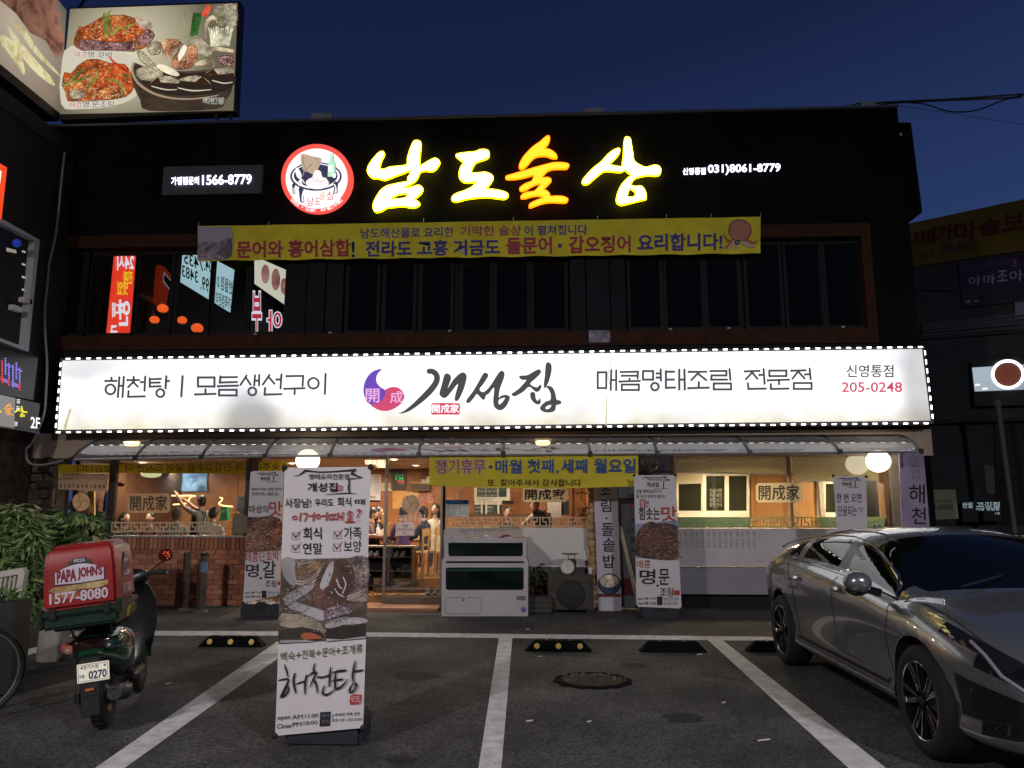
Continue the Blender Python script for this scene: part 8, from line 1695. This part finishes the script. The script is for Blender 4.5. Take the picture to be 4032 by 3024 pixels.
tl_ = sb('tail_light',hull([(-.352,0,.655,.10,.028,.8),(-.33,0,.655,.155,.042,.8),(-.27,0,.65,.17,.05,.8)],18),mat('tail_dark_red',(.016,.003,.003),.15,coat=1.),smooth=True)
for s in (-1,1):
    sb('turn_light',hull([(-.345,s * .145,.635,.03,.030,.8),(-.30,s * .165,.64,.055,.042,.8),(-.24,s * .18,.64,.05,.04,.8)],14),mat('clear_lens' if s < 0 else 'dark_lens',(.34,.10,.08) if s < 0 else (.012,.03,.02),.08,coat=1.,spec=1.),smooth=True)
    sb('lens_spot',MB().ball((s * .148,-.352,.63),(.014,.006,.012),8),mat('lens_white',(.8,.8,.8),.1,.6))
    sb('white_stripe',MB().tube([(s * .205,-.06,.70),(s * .215,.06,.66),(s * .222,.18,.60)],[.006,.012,.004],5),white_plastic)
sb('side_badge',MB().ball((.215,.26,.60),(.012,.03,.018),10),mat('badge_red',(.4,.05,.04),.3))
# number plate with its letters
pl_o = sb('license_plate',MB().box(-.115,.115,-.362,-.355,.395,.525,M=Matrix.Translation((.03,0,.0))),mat('plate_white',(.33,.31,.40),.4),bev=.01)
def stext(s,x0,x1,z0,z1,y,m,parent,wt=.02,slope=0,nx=None):
    vs,fs,a,b,c,d = text_mesh(s,wt)
    q = [(x0 + (v[0] - a) / (b - a) * (x1 - x0),y,z0 + (v[1] - c) / (d - c) * (z1 - z0)) for v in vs] if nx is None else [(nx,x0 + (v[0] - a) / (b - a) * (x1 - x0),z0 + (v[1] - c) / (d - c) * (z1 - z0)) for v in vs]
    me = bpy.data.meshes.new('lettering'); me.from_pydata(q,[],fs); me.materials.append(m); return link('lettering',me,parent,parent is SC)
pb_ = mat('plate_blue',(.03,.03,.16),.5)
stext('0270',.0,.125,.415,.468,-.3635,pb_,pl_o,.035); stext('마',-.065,-.03,.425,.452,-.3635,pb_,pl_o,.03); stext('경기수원',-.04,.07,.485,.512,-.3635,pb_,pl_o,.02)
for a,b in (((-.075,.405),(.135,.405)),((.135,.405),(.135,.516)),((.135,.516),(-.075,.516)),((-.075,.516),(-.075,.405))): sb('plate_border',MB().tube([(a[0],-.363,a[1]),(b[0],-.363,b[1])],.0022,4),pb_,pl_o)
for x in (-.05,.115): sb('plate_bolt',MB().ball((x,-.363,.498),(.009,.004,.009),8),steel,pl_o)
sb('reflector',MB().box(-.03,.03,-.358,-.352,.335,.352),mat('reflector_orange',(.5,.12,.06),.3))
# exhaust on the right, stand
sb('exhaust',MB().tube([(.13,.35,.22),(.15,.15,.20),(.155,.05,.23),(.155,-.28,.29)],[.02,.035,.062,.058],16),sat,smooth=True); sb('heat_shield',MB().tube([(.20,.0,.25),(.20,-.2,.285)],.028,10),mat('shield_grey',(.14,.14,.15),.3,.7),smooth=True); sb('exhaust_tip',MB().lathe([(.030,0),(.032,.02),(.02,.02)],(.155,-.29,.29),'y',14),chrome)
sb('side_case',MB().box(-.19,-.10,-.13,.30,.17,.33),sat,bev=.04); sb('kick_stand',MB().tube([(-.12,.45,.22),(-.25,.40,.03),(-.28,.36,.03)],.014,6),steel); sb('passenger_peg',MB().tube([(-.14,.12,.25),(-.24,.12,.26)],.014,8),black_rubber)
# floor board, leg shield, front
sb('floor_board',MB().box(-.17,.17,.40,.86,.24,.31),blk_p,bev=.03); sb('seat',hull([(-.1,0,.77,.12,.03,.8),(.05,0,.775,.16,.055,.8),(.3,0,.77,.17,.06,.8),(.50,0,.74,.13,.05,.8),(.56,0,.71,.08,.03,.8)],16),mat('seat_vinyl',(.014,.014,.014),.55),smooth=True)
mb = MB(); prof = [(.30,.10,.86),(.40,.20,.90),(.60,.255,.93),(.80,.255,.95),(.93,.20,.94),(1.0,.10,.93)]
for dy,f in ((0,1.),(.05,.97)):
    for z,hw,y in prof:
        for u in (-1,-.6,0,.6,1): mb.v.append((u * hw * f,y + dy + .07 * (1 - u * u),z))
n5 = len(prof) * 5
for b in (0,n5): mb.f += [(b + j * 5 + i,b + j * 5 + i + 1,b + (j + 1) * 5 + i + 1,b + (j + 1) * 5 + i) for j in range(len(prof) - 1) for i in range(4)]
rim_ = [i for i in range(5)] + [j * 5 + 4 for j in range(1,len(prof))] + [(len(prof) - 1) * 5 + i for i in (3,2,1,0)] + [j * 5 for j in range(len(prof) - 2,0,-1)]
mb.f += [(rim_[i],rim_[(i + 1) % len(rim_)],rim_[(i + 1) % len(rim_)] + n5,rim_[i] + n5) for i in range(len(rim_))]; mb.m = [0] * len(mb.f)
sb('leg_shield',mb,blk_p,smooth=True); sb('front_fairing',hull([(1.07,0,.70,.17,.2,.7),(1.12,0,.69,.15,.17,.7),(1.17,0,.68,.08,.1,.7)],16),grn_p,smooth=True)
sb('front_fender',MB().lathe([(.27,-.075),(.29,-.05),(.295,0),(.29,.05),(.27,.075)],(0,1.24,.25),'x',20,arc=math.pi * .75,M=None),grn_p,smooth=True)
sb('steering_column',MB().tube([(0,1.17,.28),(0,1.0,1.0)],.03,10),sat); sb('handlebar_cover',hull([(.86,0,1.0,.08,.05,.8),(.92,0,1.02,.19,.07,.8),(1.0,0,1.01,.20,.07,.8),(1.08,0,.98,.1,.05,.8)],16),blk_p,smooth=True)
for s in (-1,1):
    sb('hand_grip',MB().tube([(s * .17,.93,1.03),(s * .25,.90,1.035),(s * .36,.85,1.03)],.018,10),black_rubber,smooth=True); sb('bar_end',MB().lathe([(0,0),(.02,0),(.02,.02),(0,.02)],(s * .365,.85,1.03),'x',12),chrome)
    sb('brake_lever',MB().tube([(s * .18,.97,1.03),(s * .28,.965,1.03),(s * .35,.93,1.025)],.006,6),steel)
    mr = sb('mirror',hull([(.905,s * .36,1.17,.052,.040,.8),(.93,s * .36,1.17,.066,.052,.8),(.965,s * .36,1.17,.04,.032,.8)],18),blk_p,smooth=True)
    sb('mirror_glass',MB().lathe([(0,0),(.058,0)],(0,0,0),'y',24,M=Matrix.Translation((s * .36,.902,1.17)) @ Matrix.Scale(.82,4,(0,0,1))),mat('mirror_surface',(.8,.8,.8),.02,1.),mr)
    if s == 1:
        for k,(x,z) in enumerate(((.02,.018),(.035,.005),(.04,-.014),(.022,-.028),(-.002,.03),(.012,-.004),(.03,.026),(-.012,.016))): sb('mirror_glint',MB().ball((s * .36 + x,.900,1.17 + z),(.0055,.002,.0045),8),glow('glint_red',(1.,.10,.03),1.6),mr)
    sb('mirror_stalk',MB().tube([(s * .20,.96,1.04),(s * .26,.97,1.08),(s * .35,.94,1.13)],.0065,6),black_plastic)
# rack and box
sb('rack',MB().box(-.22,.22,-.42,.10,.775,.80),sat,bev=.008)
for s in (-1,1): sb('rack_strut',MB().tube([(s * .15,-.30,.79),(s * .13,-.16,.66)],.010,6),steel)
DB = thing('delivery_box','glossy red pizza delivery box with white lettering strapped on the scooter rack','box',(rp.x,rp.y,0),None,(0,lean,head))
Mxb = Matrix.Identity(4)
def bb(name,mb,m,parent=DB,**k): return mb.build(name,m,parent,local=(parent is DB),**k)
gb = mat('box_green',(.010,.028,.018),.35,noise=.2); rbx = mat('box_red',(.26,.010,.010),.42,coat=.12,noise=.1,nscale=5)
bb('box_tray',MB().box(-.245,.245,-.50,.08,.80,.885),gb,bev=.018); bb('tray_rim',MB().box(-.255,.255,-.51,.09,.885,.93),gb,bev=.012)
bb('tray_corner',MB().box(-.265,-.23,-.52,-.44,.81,.94),black_plastic,bev=.008); bb('tray_corner',MB().box(.23,.265,-.52,-.44,.86,.96),gb,bev=.008)
mb = MB(); lv = [(.93,.236,-.488,.070),(1.20,.230,-.478,.060),(1.305,.220,-.462,.050),(1.352,.195,-.43,.02),(1.372,.15,-.36,-.04)]
for z,hw,y0,y1 in lv: mb.v += [(-hw,y0,z),(hw,y0,z),(hw,y1,z),(-hw,y1,z)]
mb.f = [(4 * j + i,4 * j + (i + 1) % 4,4 * j + 4 + (i + 1) % 4,4 * j + 4 + i) for j in range(4) for i in range(4)] + [(0,3,2,1),(16,17,18,19)]; mb.m = [0] * len(mb.f)
bb('box_shell',mb,rbx,bev=.022,seg=3)
def by(z): return -.488 + (z - .93) / .27 * .010 - .0035 if z < 1.2 else -.478 + (z - 1.2) / .105 * .016 - .0035
def flat(name,pts,m,dz=0.,side=False,par=DB):
    t = tessellate_polygon([[Vector((p[0],p[1],0)) for p in pts]]); hwx = lambda z: .2375 - (z - .93) * .026
    vs = [((p[0],by(p[1]) - dz,p[1]) if not side else (hwx(p[1]) + .003 + dz,p[0],p[1])) for p in pts]
    me = bpy.data.meshes.new(name); me.from_pydata(vs,[],[tuple(x) for x in t]); me.materials.append(m); return link(name,me,par,True)
wb_ = mat('label_lilac',(.55,.47,.56),.4); ban = mat('label_dark_green',(.012,.03,.02),.5); lr = mat('label_red',(.20,.008,.02),.5)
arch = [(-.175,1.115),(-.175,1.175)] + [(-.175 + .35 * k / 10,1.185 + .045 * math.sin(math.pi * k / 10)) for k in range(11)] + [(.175,1.175),(.175,1.115)] + [(.175 - .35 * k / 8,1.105 - .006 * math.sin(math.pi * k / 8)) for k in range(9)]
def logo(side):
    if side: f = lambda pts: [(-.10 + (p[0] + .175) * .52 * (.36 / .35) * .0 + (p[0]) * .42 - .22 + .0 + .0,p[1]) for p in pts]
    else: f = lambda pts: [(p[0] * .88,p[1]) for p in pts]
    if side: f = lambda pts: [(-.30 + (p[0] + .175) * .62,p[1]) for p in pts]
    grow = [(p[0] * 1.035,1.165 + (p[1] - 1.165) * 1.10) for p in arch]
    flat('label_rim',f(grow),ban,.0,side); flat('label',f(arch),wb_,.0012,side)
    rb = [(-.075,1.232),(-.06,1.262),(.06,1.262),(.075,1.232),(.055,1.240),(-.055,1.240)]
    flat('ribbon',f([(-.085,1.222),(-.085,1.252),(-.06,1.250),(-.05,1.270),(.05,1.270),(.06,1.250),(.085,1.252),(.085,1.222),(.05,1.236),(-.05,1.236)]),ban,.0018,side)
    def lt(s,x0,x1,z0,z1,m,w,d):
        vs,fs,a,b,c,e = text_mesh(s,w)
        pts = [(x0 + (v[0] - a) / (b - a) * (x1 - x0),z0 + (v[1] - c) / (e - c) * (z1 - z0)) for v in vs]; pts = f(pts)
        hwx = lambda z: .2375 - (z - .93) * .026
        q = [((p[0],by(p[1]) - d,p[1]) if not side else (hwx(p[1]) + .003 + d,p[0],p[1])) for p in pts]
        me = bpy.data.meshes.new('lettering'); me.from_pydata(q,[],fs); me.materials.append(m); link('lettering',me,DB,True)
    lt('PIZZA',-.04,.04,1.243,1.262,wb_,.03,.0028); lt('PAPA',-.160,-.025,1.118,1.195,lr,.05,.003); lt("JOHN'S",-.010,.162,1.120,1.200,lr,.05,.003)
    lt('1577-8080',-.215,.200,.975,1.045,wb_,.025,.002)
logo(False); logo(True)
flat('picture_print',[(-.17,1.085),(.18,1.095),(.18,1.065),(.12,1.05),(-.02,1.055),(-.06,1.04),(-.15,1.045),(-.2,1.065)],food('tin_pizza_print',[(.18,.03,.01),(.32,.20,.06),(.45,.34,.16),(.2,.05,.02)],35),.0008)
flat('picture_print',[(-.20,1.045),(.0,1.05),(.175,1.03),(.15,1.005),(-.05,.995),(-.12,1.01),(-.19,.985)],food('pizza_print',[(.22,.03,.01),(.30,.10,.03),(.28,.04,.02),(.38,.28,.10)],28),.0008)
for z,y in ((.90,-.52),):
    for x in (-.17,.17): bb('box_latch',MB().box(x - .02,x + .02,-.522,-.508,.87,.95),black_plastic,bev=.004)
bb('strap',MB().tube([(.24,-.25,.81),(.262,-.25,.88)],.010,6),mat('strap_yellow',(.35,.4,.05),.5))
# ------------------------------------------------------------------ parked saloon car, nose towards the viewer
KS = 1.06
def wpos(cr,x,y,z): return hit(*c_(cr,[(x,y)])[0],PZ(z))
rc,fc = wpos('G5',215,1180,.335 * KS),wpos('G7',650,890,.335 * KS)
dirv = (fc - rc); dirv.z = 0; wb = dirv.length / KS; ang = math.atan2(dirv.y,dirv.x)
# own frame: x forward, y left, z up, origin on the ground between the axles, on the centre line; the right side (y<0) faces the viewer's left
sd_ = Vector((-math.sin(ang),math.cos(ang),0)); org = (rc + fc) / 2 + sd_ * (.90 * KS); org.z = 0
CARO = thing('parked_car','glossy grey saloon car parked nose first towards the viewer at the right','car',tuple(org),None,(0,0,ang),KS)
xr_,xf_ = -wb / 2,wb / 2
paint_c = mat('grey_car_paint',(.25,.26,.27),.25,.72,coat=1.)
paint_c.node_tree.nodes['Principled BSDF'].inputs['Coat Roughness'].default_value = .02
cgl = mat('car_glass',(.003,.004,.004),.01,ior=1.5); trimb = mat('gloss_black_trim',(.008,.008,.009),.08,coat=1.); liner = mat('wheel_arch_black',(.006,.006,.006),.9); lampm = mat('headlight_dark',(.012,.012,.016),.06,coat=1.)
def interp(tab,x):
    if x <= tab[0][0]: return tab[0][1]
    for (a,b),(c,d) in zip(tab,tab[1:]):
        if x <= c: t = (x - a) / (c - a); return b + (d - b) * t
    return tab[-1][1]
ROOF = [(-2.48,.84),(-2.42,.97),(-2.30,1.035),(-2.1,1.07),(-1.8,1.145),(-1.45,1.235),(-1.0,1.318),(-.5,1.368),(0.,1.376),(.25,1.350),(.5,1.275),(.75,1.175),(1.0,1.06),(1.15,.992),(1.3,.962),(1.6,.925),(1.9,.870),(2.15,.795),(2.35,.69),(2.47,.56)]
HALF = [(-2.48,.50),(-2.42,.68),(-2.3,.79),(-2.1,.86),(-1.8,.905),(-1.45,.925),(-.6,.915),(0,.91),(.8,.915),(1.45,.925),(1.8,.91),(2.05,.86),(2.25,.76),(2.4,.58),(2.47,.38)]
BELT = [(-2.5,.80),(-2.2,.93),(-1.8,.99),(-1.2,1.02),(-.7,1.012),(0,.98),(.6,.935),(1.0,.895),(1.4,.870),(1.8,.80),(2.2,.69),(2.47,.53)]
BOTT = [(-2.48,.42),(-2.3,.30),(-1.9,.22),(-1,.19),(1,.19),(2.0,.19),(2.3,.22),(2.47,.30)]
def cabin(x): return max(0,min(1,(x + 2.1) / .35)) * max(0,min(1,(1.27 - x) / .2))
def section(x):
    w,zr,bt,b0 = interp(HALF,x),interp(ROOF,x),interp(BELT,x),interp(BOTT,x); c = cabin(x); h = bt - b0
    hood = [(.965 * w,bt - .03),(.90 * w,bt + (zr - bt) * .35),(.83 * w,bt + (zr - bt) * .62),(.60 * w,zr - .030),(.34 * w,zr - .010),(0,zr)]
    hr = zr - bt
    cab = [(.975 * w,bt - .055),(.925 * w,bt - .012),(.895 * w,bt + .012),(max(.60,.89 - .40 * max(0,hr)) * w,bt + max(.03,hr * .78)),(.44 * w,zr - .018),(0,zr)]
    up = [(h_[0] * (1 - c) + k[0] * c,h_[1] * (1 - c) + k[1] * c) for h_,k in zip(hood,cab)]
    low = [(0,b0),(.78 * w,b0),(.95 * w,b0 + .04),(.985 * w,b0 + .10),(.955 * w,b0 + .17),(.965 * w,b0 + h * .42),(1.0 * w,b0 + h * .70),(.993 * w,b0 + h * .82)]
    return low + up # 14 points: 0..13
XS = [-2.48,-2.45,-2.38,-2.25,-2.05,-1.88,-1.72,-1.5,-1.34,-1.2,-1.05,-.93,-.7,-.45,-.2,-.06,.02,.10,.22,.34,.48,.62,.78,.92,1.05,1.15,1.24,1.36,1.5,1.68,1.85,2.0,2.14,2.26,2.36,2.43,2.47]
NP = 14; mb = MB()
for x in XS:
    s = section(x); ring_ = [(p[0],p[1]) for p in s] + [(-p[0],p[1]) for p in s[-2:0:-1]]
    mb.v += [(x - (.10 * (p[0] / .9) ** 2 if x > 2.3 else 0) + (.06 * (p[0] / .9) ** 2 if x < -2.3 else 0),p[0],p[1]) for p in ring_]
K = 2 * NP - 2; ns = len(XS)
def mid_(i): return (XS[i] + XS[i + 1]) / 2
for i in range(ns - 1):
    for j in range(K):
        jj = j if j < NP - 1 else K - 1 - j # strip index from the bottom on both sides
        xm = mid_(i); mi = 0
        if jj == 10 and -1.34 < xm < 1.05: mi = 1 # side glass
        if jj == 10 and (-.06 < xm < .10 or -1.05 < xm < -.93): mi = 2 # pillars
        if jj in (11,12) and .30 < xm < 1.15: mi = 3 # windscreen
        if jj in (11,12) and -1.95 < xm < -1.1: mi = 4 # rear window
        if jj in (3,) and -1.0 < xm < 1.0: mi = 0
        if jj == 0: mi = 5
        if jj in (7,8) and 1.95 < xm < 2.46: mi = 6 # headlight
        if jj in (8,) and 1.68 < xm < 2.0: mi = 6
        if jj in (7,8) and xm < -2.36: mi = 7
        if (jj in (4,5) and xm > 1.92) or (jj == 3 and xm > 2.05) or (jj == 6 and xm > 2.3): mi = 8
        mb.f.append((i * K + j,i * K + (j + 1) % K,(i + 1) * K + (j + 1) % K,(i + 1) * K + j)); mb.m.append(mi)
mb.f.append(tuple(range(K - 1,-1,-1))); mb.m.append(0); mb.f.append(tuple((ns - 1) * K + j for j in range(K))); mb.m.append(8)
# build, refine, cut the wheel arches
me = bpy.data.meshes.new('shell'); me.from_pydata(mb.v,[],mb.f); cmats = [paint_c,cgl,mat('pillar_grey',(.11,.115,.12),.35,.4),cgl,cgl,liner,lampm,mat('car_tail',(.25,.01,.01),.15,coat=1.),trimb,liner]
slots = [bpy.data.materials.new('slot%d' % i) for i in range(10)]
for m_ in slots: me.materials.append(m_)
me.polygons.foreach_set('material_index',mb.m)
tmp = bpy.data.objects.new('tmp',me)
sbm = tmp.modifiers.new('s','SUBSURF'); sbm.levels = sbm.render_levels = 2
cuts = []
for x in (xr_,xf_):
    cm_ = MB(); n = 40
    for y in (-1.3,-.52): cm_.v += [(x + .385 * math.cos(2 * math.pi * k / n),y,.335 + .385 * math.sin(2 * math.pi * k / n)) for k in range(n)]
    cm_.f = [(k,(k + 1) % n,n + (k + 1) % n,n + k) for k in range(n)] + [tuple(range(n - 1,-1,-1)),tuple(range(n,2 * n))]; cm_.m = [0] * len(cm_.f)
    for sgn in (1,-1):
        c_m = bpy.data.meshes.new('cut'); c_m.from_pydata([(v[0],v[1] * sgn,v[2]) for v in cm_.v],[],[f if sgn > 0 else f[::-1] for f in cm_.f]); c_m.materials.append(slots[9])
        bmx = bmesh.new(); bmx.from_mesh(c_m); bmesh.ops.recalc_face_normals(bmx,faces=bmx.faces); bmx.to_mesh(c_m); bmx.free()
        co = bpy.data.objects.new('cut',c_m); cuts.append(co)
        bo = tmp.modifiers.new('b','BOOLEAN'); bo.operation = 'DIFFERENCE'; bo.object = co; bo.solver = 'EXACT'; bo.material_mode = 'TRANSFER'
bmx = bmesh.new(); bmx.from_mesh(me); bmesh.ops.recalc_face_normals(bmx,faces=bmx.faces); bmx.to_mesh(me); bmx.free()
ev = eval_mesh(tmp,cuts)
emats = [slots.index(m_.original if m_.original else m_) for m_ in ev.materials]
# split into the car's parts by material slot (doors by place)
vcs = [v.co.copy() for v in ev.vertices]; vno = [n.vector.copy() for n in ev.vertex_normals]
groups = {}
names_ = {0: 'body',1: 'side_window',2: 'pillar_trim',3: 'windscreen',4: 'rear_window',5: 'underbody',6: 'headlight',7: 'tail_light',8: 'grille',9: 'wheel_arch'}
for p in ev.polygons:
    c = p.center; i = emats[p.material_index]
    if i == 9: key = ('wheel_arch',c.y > 0,c.x > 0)
    elif i in (1,): key = ('side_window',c.y > 0,0 if c.x > .02 else 1 if c.x > -1.0 else 2)
    elif i in (2,): key = ('pillar_trim',c.y > 0,c.x > -.5)
    elif i in (6,7): key = (names_[i],c.y > 0,0)
    elif i == 0:
        bt = interp(BELT,c.x)
        if abs(c.y) > .5 and c.z < bt + .0 and c.z > interp(BOTT,c.x) + .12 and 0.02 < c.x < 1.03: key = ('door',c.y > 0,0)
        elif abs(c.y) > .5 and c.z < bt + .0 and c.z > interp(BOTT,c.x) + .12 and -1.02 < c.x <= .02: key = ('door',c.y > 0,1)
        elif c.x > 1.24 and c.z > interp(BELT,c.x) + (interp(ROOF,c.x) - interp(BELT,c.x)) * .55 and c.x < 2.3: key = ('bonnet',0,0)
        else: key = ('body',0,0)
    else: key = (names_.get(i,'trim'),0,0)
    groups.setdefault(key,[]).append(p)
for key,ps in groups.items():
    mp_,vs,fs,mis,ns_ = {},[],[],[],[]
    for p in ps:
        f = []
        for vi in p.vertices:
            if vi not in mp_: mp_[vi] = len(vs); vs.append(vcs[vi]); ns_.append(vno[vi])
            f.append(mp_[vi])
        fs.append(f); mis.append(emats[p.material_index])
    m2 = bpy.data.meshes.new(key[0]); m2.from_pydata(vs,[],fs)
    m2.materials.append(cmats[mis[0]])
    m2.polygons.foreach_set('use_smooth',[True] * len(fs))
    if key[0] != 'wheel_arch': m2.normals_split_custom_set_from_vertices(ns_)
    link(key[0],m2,CARO,True)
def surf(x,u):
    """point on the right flank (y<0): u runs over section points"""
    s = section(x); i = min(int(u),NP - 2); t = u - i; y = s[i][0] * (1 - t) + s[i + 1][0] * t; z = s[i][1] * (1 - t) + s[i + 1][1] * t
    return y,z
def cline(name,pts,r,m,sides=(-1,1),n=5,o_=.002):
    for sgn in sides:
        MB().tube([(x,sgn * (surf(x,u)[0] + o_),surf(x,u)[1]) for x,u in pts],r,n).build(name,m,CARO,smooth=True,local=True)
gap = mat('panel_gap',(.012,.004,.004),.9)
cline('door_gap',[(.02,3.0 + k * .5) for k in range(0,13)],.0020,gap)
cline('door_gap',[(1.03 + .02 * math.sin(k),3.2 + k * .5) for k in range(0,12)],.0020,gap)
cline('door_gap',[(-.98,6.3),(-1.05,7),(-1.12,8),(-1.2,8.8)],.0020,gap); cline('door_gap',[(-.98,6.3),(-.95,5.5),(-.93,4.5),(-.92,3.6)],.0020,gap)
cline('sill_gap',[(-.98 + k * .245,3.4) for k in range(9)],.0020,gap)
cline('bonnet_gap',[(1.16,9.3),(1.4,9.6),(1.75,9.5),(2.0,9.0),(2.12,8.9)],.003,gap)
cline('sill_strip',[(-.95 + k * .24,3.95) for k in range(9)],.034,mat('sill_trim_dark',(.012,.012,.012),.5),n=6,o_=-.012)  # dark trim band along the lower doors
chr_ = mat('satin_chrome',(.62,.63,.65),.16,1.)
cline('chrome_strip',[(1.04,10.0),(1.0,10.6)] + [(x,11.0) for x in (.92,.78,.62,.48,.3,0,-.4,-.8,-1.2,-1.5,-1.75,-1.95)],.009,chr_,n=6,o_=.004)
cline('belt_strip',[(1.05 - k * .2,9.95) for k in range(13)],.008,trimb,n=6,o_=.004)
cline('roof_gap',[(x,11.6) for x in (.45,.2,-.1,-.5,-.9,-1.3,-1.6)],.006,trimb,o_=.001)
for sgn in (-1,1):
    for x in (.16,-.86):
        y,z = surf(x,7.6); z = .875
        T0 = MB().tube([(x - .12,sgn * (y + .006),z - .004),(x - .06,sgn * (y + .030),z),(x + .06,sgn * (y + .030),z + .004),(x + .12,sgn * (y + .006),z + .004)],[.012,.021,.021,.012],8).build('door_handle',chr_,CARO,smooth=True,local=True)
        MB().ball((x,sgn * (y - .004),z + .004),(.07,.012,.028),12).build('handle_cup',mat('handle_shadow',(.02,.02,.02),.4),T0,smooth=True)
    my = .915
    mr = MB().ball((.90,sgn * 1.03,1.0),(.075,.095,.076),18,M=Matrix.Rotation(R(12 * sgn),3,'Z')).build('mirror',paint_c,CARO,smooth=True,local=True)
    MB().ball((.89,sgn * 1.03,.955),(.06,.085,.05),14).build('mirror_base',trimb,mr,smooth=True); MB().tube([(.92,sgn * .88,.93),(.90,sgn * .96,.95)],.028,8).build('mirror_arm',trimb,mr,smooth=True)
    MB().tube([(.93,sgn * 1.10,1.015),(.975,sgn * 1.03,1.01)],.006,5).build('mirror_lamp',chr_,mr)
# lamp interior and air intake
    for k in range(4): MB().ball((2.28 + .012 * k - .03 * k,sgn * (.70 - .09 * k),.695 + .008 * k),(.035,.035,.024),10).build('lamp_lens',mat('lens_grey',(.30,.32,.36),.1,.6),CARO,smooth=True,local=True)
    cl_ = [(1.93,8.6),(2.05,8.3),(2.16,7.3),(2.26,7.05),(2.36,7.0),(2.43,6.95)]
    MB().tube([(x,sgn * (surf(x,u)[0] + .004),surf(x,u)[1]) for x,u in cl_],.010,6).build('daylight_strip',mat('drl_off',(.30,.28,.33),.2,.3),CARO,smooth=True,local=True)
# roof fin, number plate, wipers
MB().ball((-1.18,0,1.33),(.09,.018,.045),12).build('roof_fin',paint_c,CARO,smooth=True,local=True)
MB().box(2.46,2.475,-.17,.17,.36,.45).build('front_plate',mat('plate_white',(.50,.48,.56),.4),CARO,bev=.01,local=True)
for y in (-.45,.12): MB().tube([(1.17,y,1.0),(1.02,y + .35,1.06)],.008,5).build('wiper',black_plastic,CARO,local=True)
# wheels
def carwheel(x,sgn):
    M0 = Matrix.Translation((x,sgn * .80,.335)) @ (Matrix.Identity(4) if sgn > 0 else Matrix.Rotation(math.pi,4,'Z')) # outer face looks along +y of its frame
    W = MB().lathe([(.225,-.11),(.30,-.118),(.328,-.085),(.335,-.04),(.335,.04),(.328,.085),(.30,.112),(.262,.118),(.232,.108),(.228,.09)],(0,0,0),'y',56,M=M0).build('wheel',mat('tyre_rubber',(.012,.012,.012),.75),CARO,smooth=True,local=True)
    MB().lathe([(.232,.108),(.224,.104),(.210,.05),(.205,-.09),(.0,-.09)],(0,0,0),'y',48,M=M0).build('rim',mat('rim_black',(.010,.010,.011),.25,.4),W,smooth=True)
    MB().lathe([(.226,.106),(.231,.110),(.234,.107)],(0,0,0),'y',48,M=M0).build('rim_lip',chr_,W,smooth=True)
    MB().lathe([(.0,.0),(.155,.0),(.155,.012),(.0,.012)],(0,-.02,0),'y',36,M=M0).build('brake_disc',mat('disc_steel',(.16,.15,.15),.4,.9),W,smooth=True)
    for k in range(5):
        a = 2 * math.pi * k / 5 + .31; A = M0 @ Matrix.Rotation(a,4,'Y')
        blk,ed = MB(),MB()
        for s in (-1,1):
            q = [(.0,.085,.035),(s * .020,.088,.085),(s * .052,.098,.215),(s * .030,.098,.222),(s * .004,.085,.11)]
            blk.prism([A @ Vector((p[0],p[1],p[2])) for p in q],[A @ Vector((p[0],p[1] - .03,p[2])) for p in q])
            ed.tube([A @ Vector(p) for p in ((s * .024,.092,.060),(s * .030,.094,.10),(s * .060,.103,.210))],.0042,4); ed.tube([A @ Vector(p) for p in ((s * .060,.103,.210),(s * .018,.103,.224))],.0035,4)
        blk.build('spoke',mat('spoke_black',(.014,.014,.016),.2,coat=1.),W); ed.build('spoke_edge',mat('cut_alloy',(.70,.69,.66),.2,1.),W)
    MB().lathe([(0,.10),(.028,.10),(.034,.09),(.036,.07)],(0,0,0),'y',20,M=M0).build('hub_cap',trimb,W,smooth=True)
for x in (xr_,xf_):
    for s in (1,-1): carwheel(x,s)
box('cabin_floor',xr_ + .5,xf_ - .5,-.6,.6,.25,.5,liner,CARO,local=True)
# rear of the lot behind the viewer stays dark; nothing else
for m_ in slots: bpy.data.materials.remove(m_)
bpy.data.scenes.remove(TS)
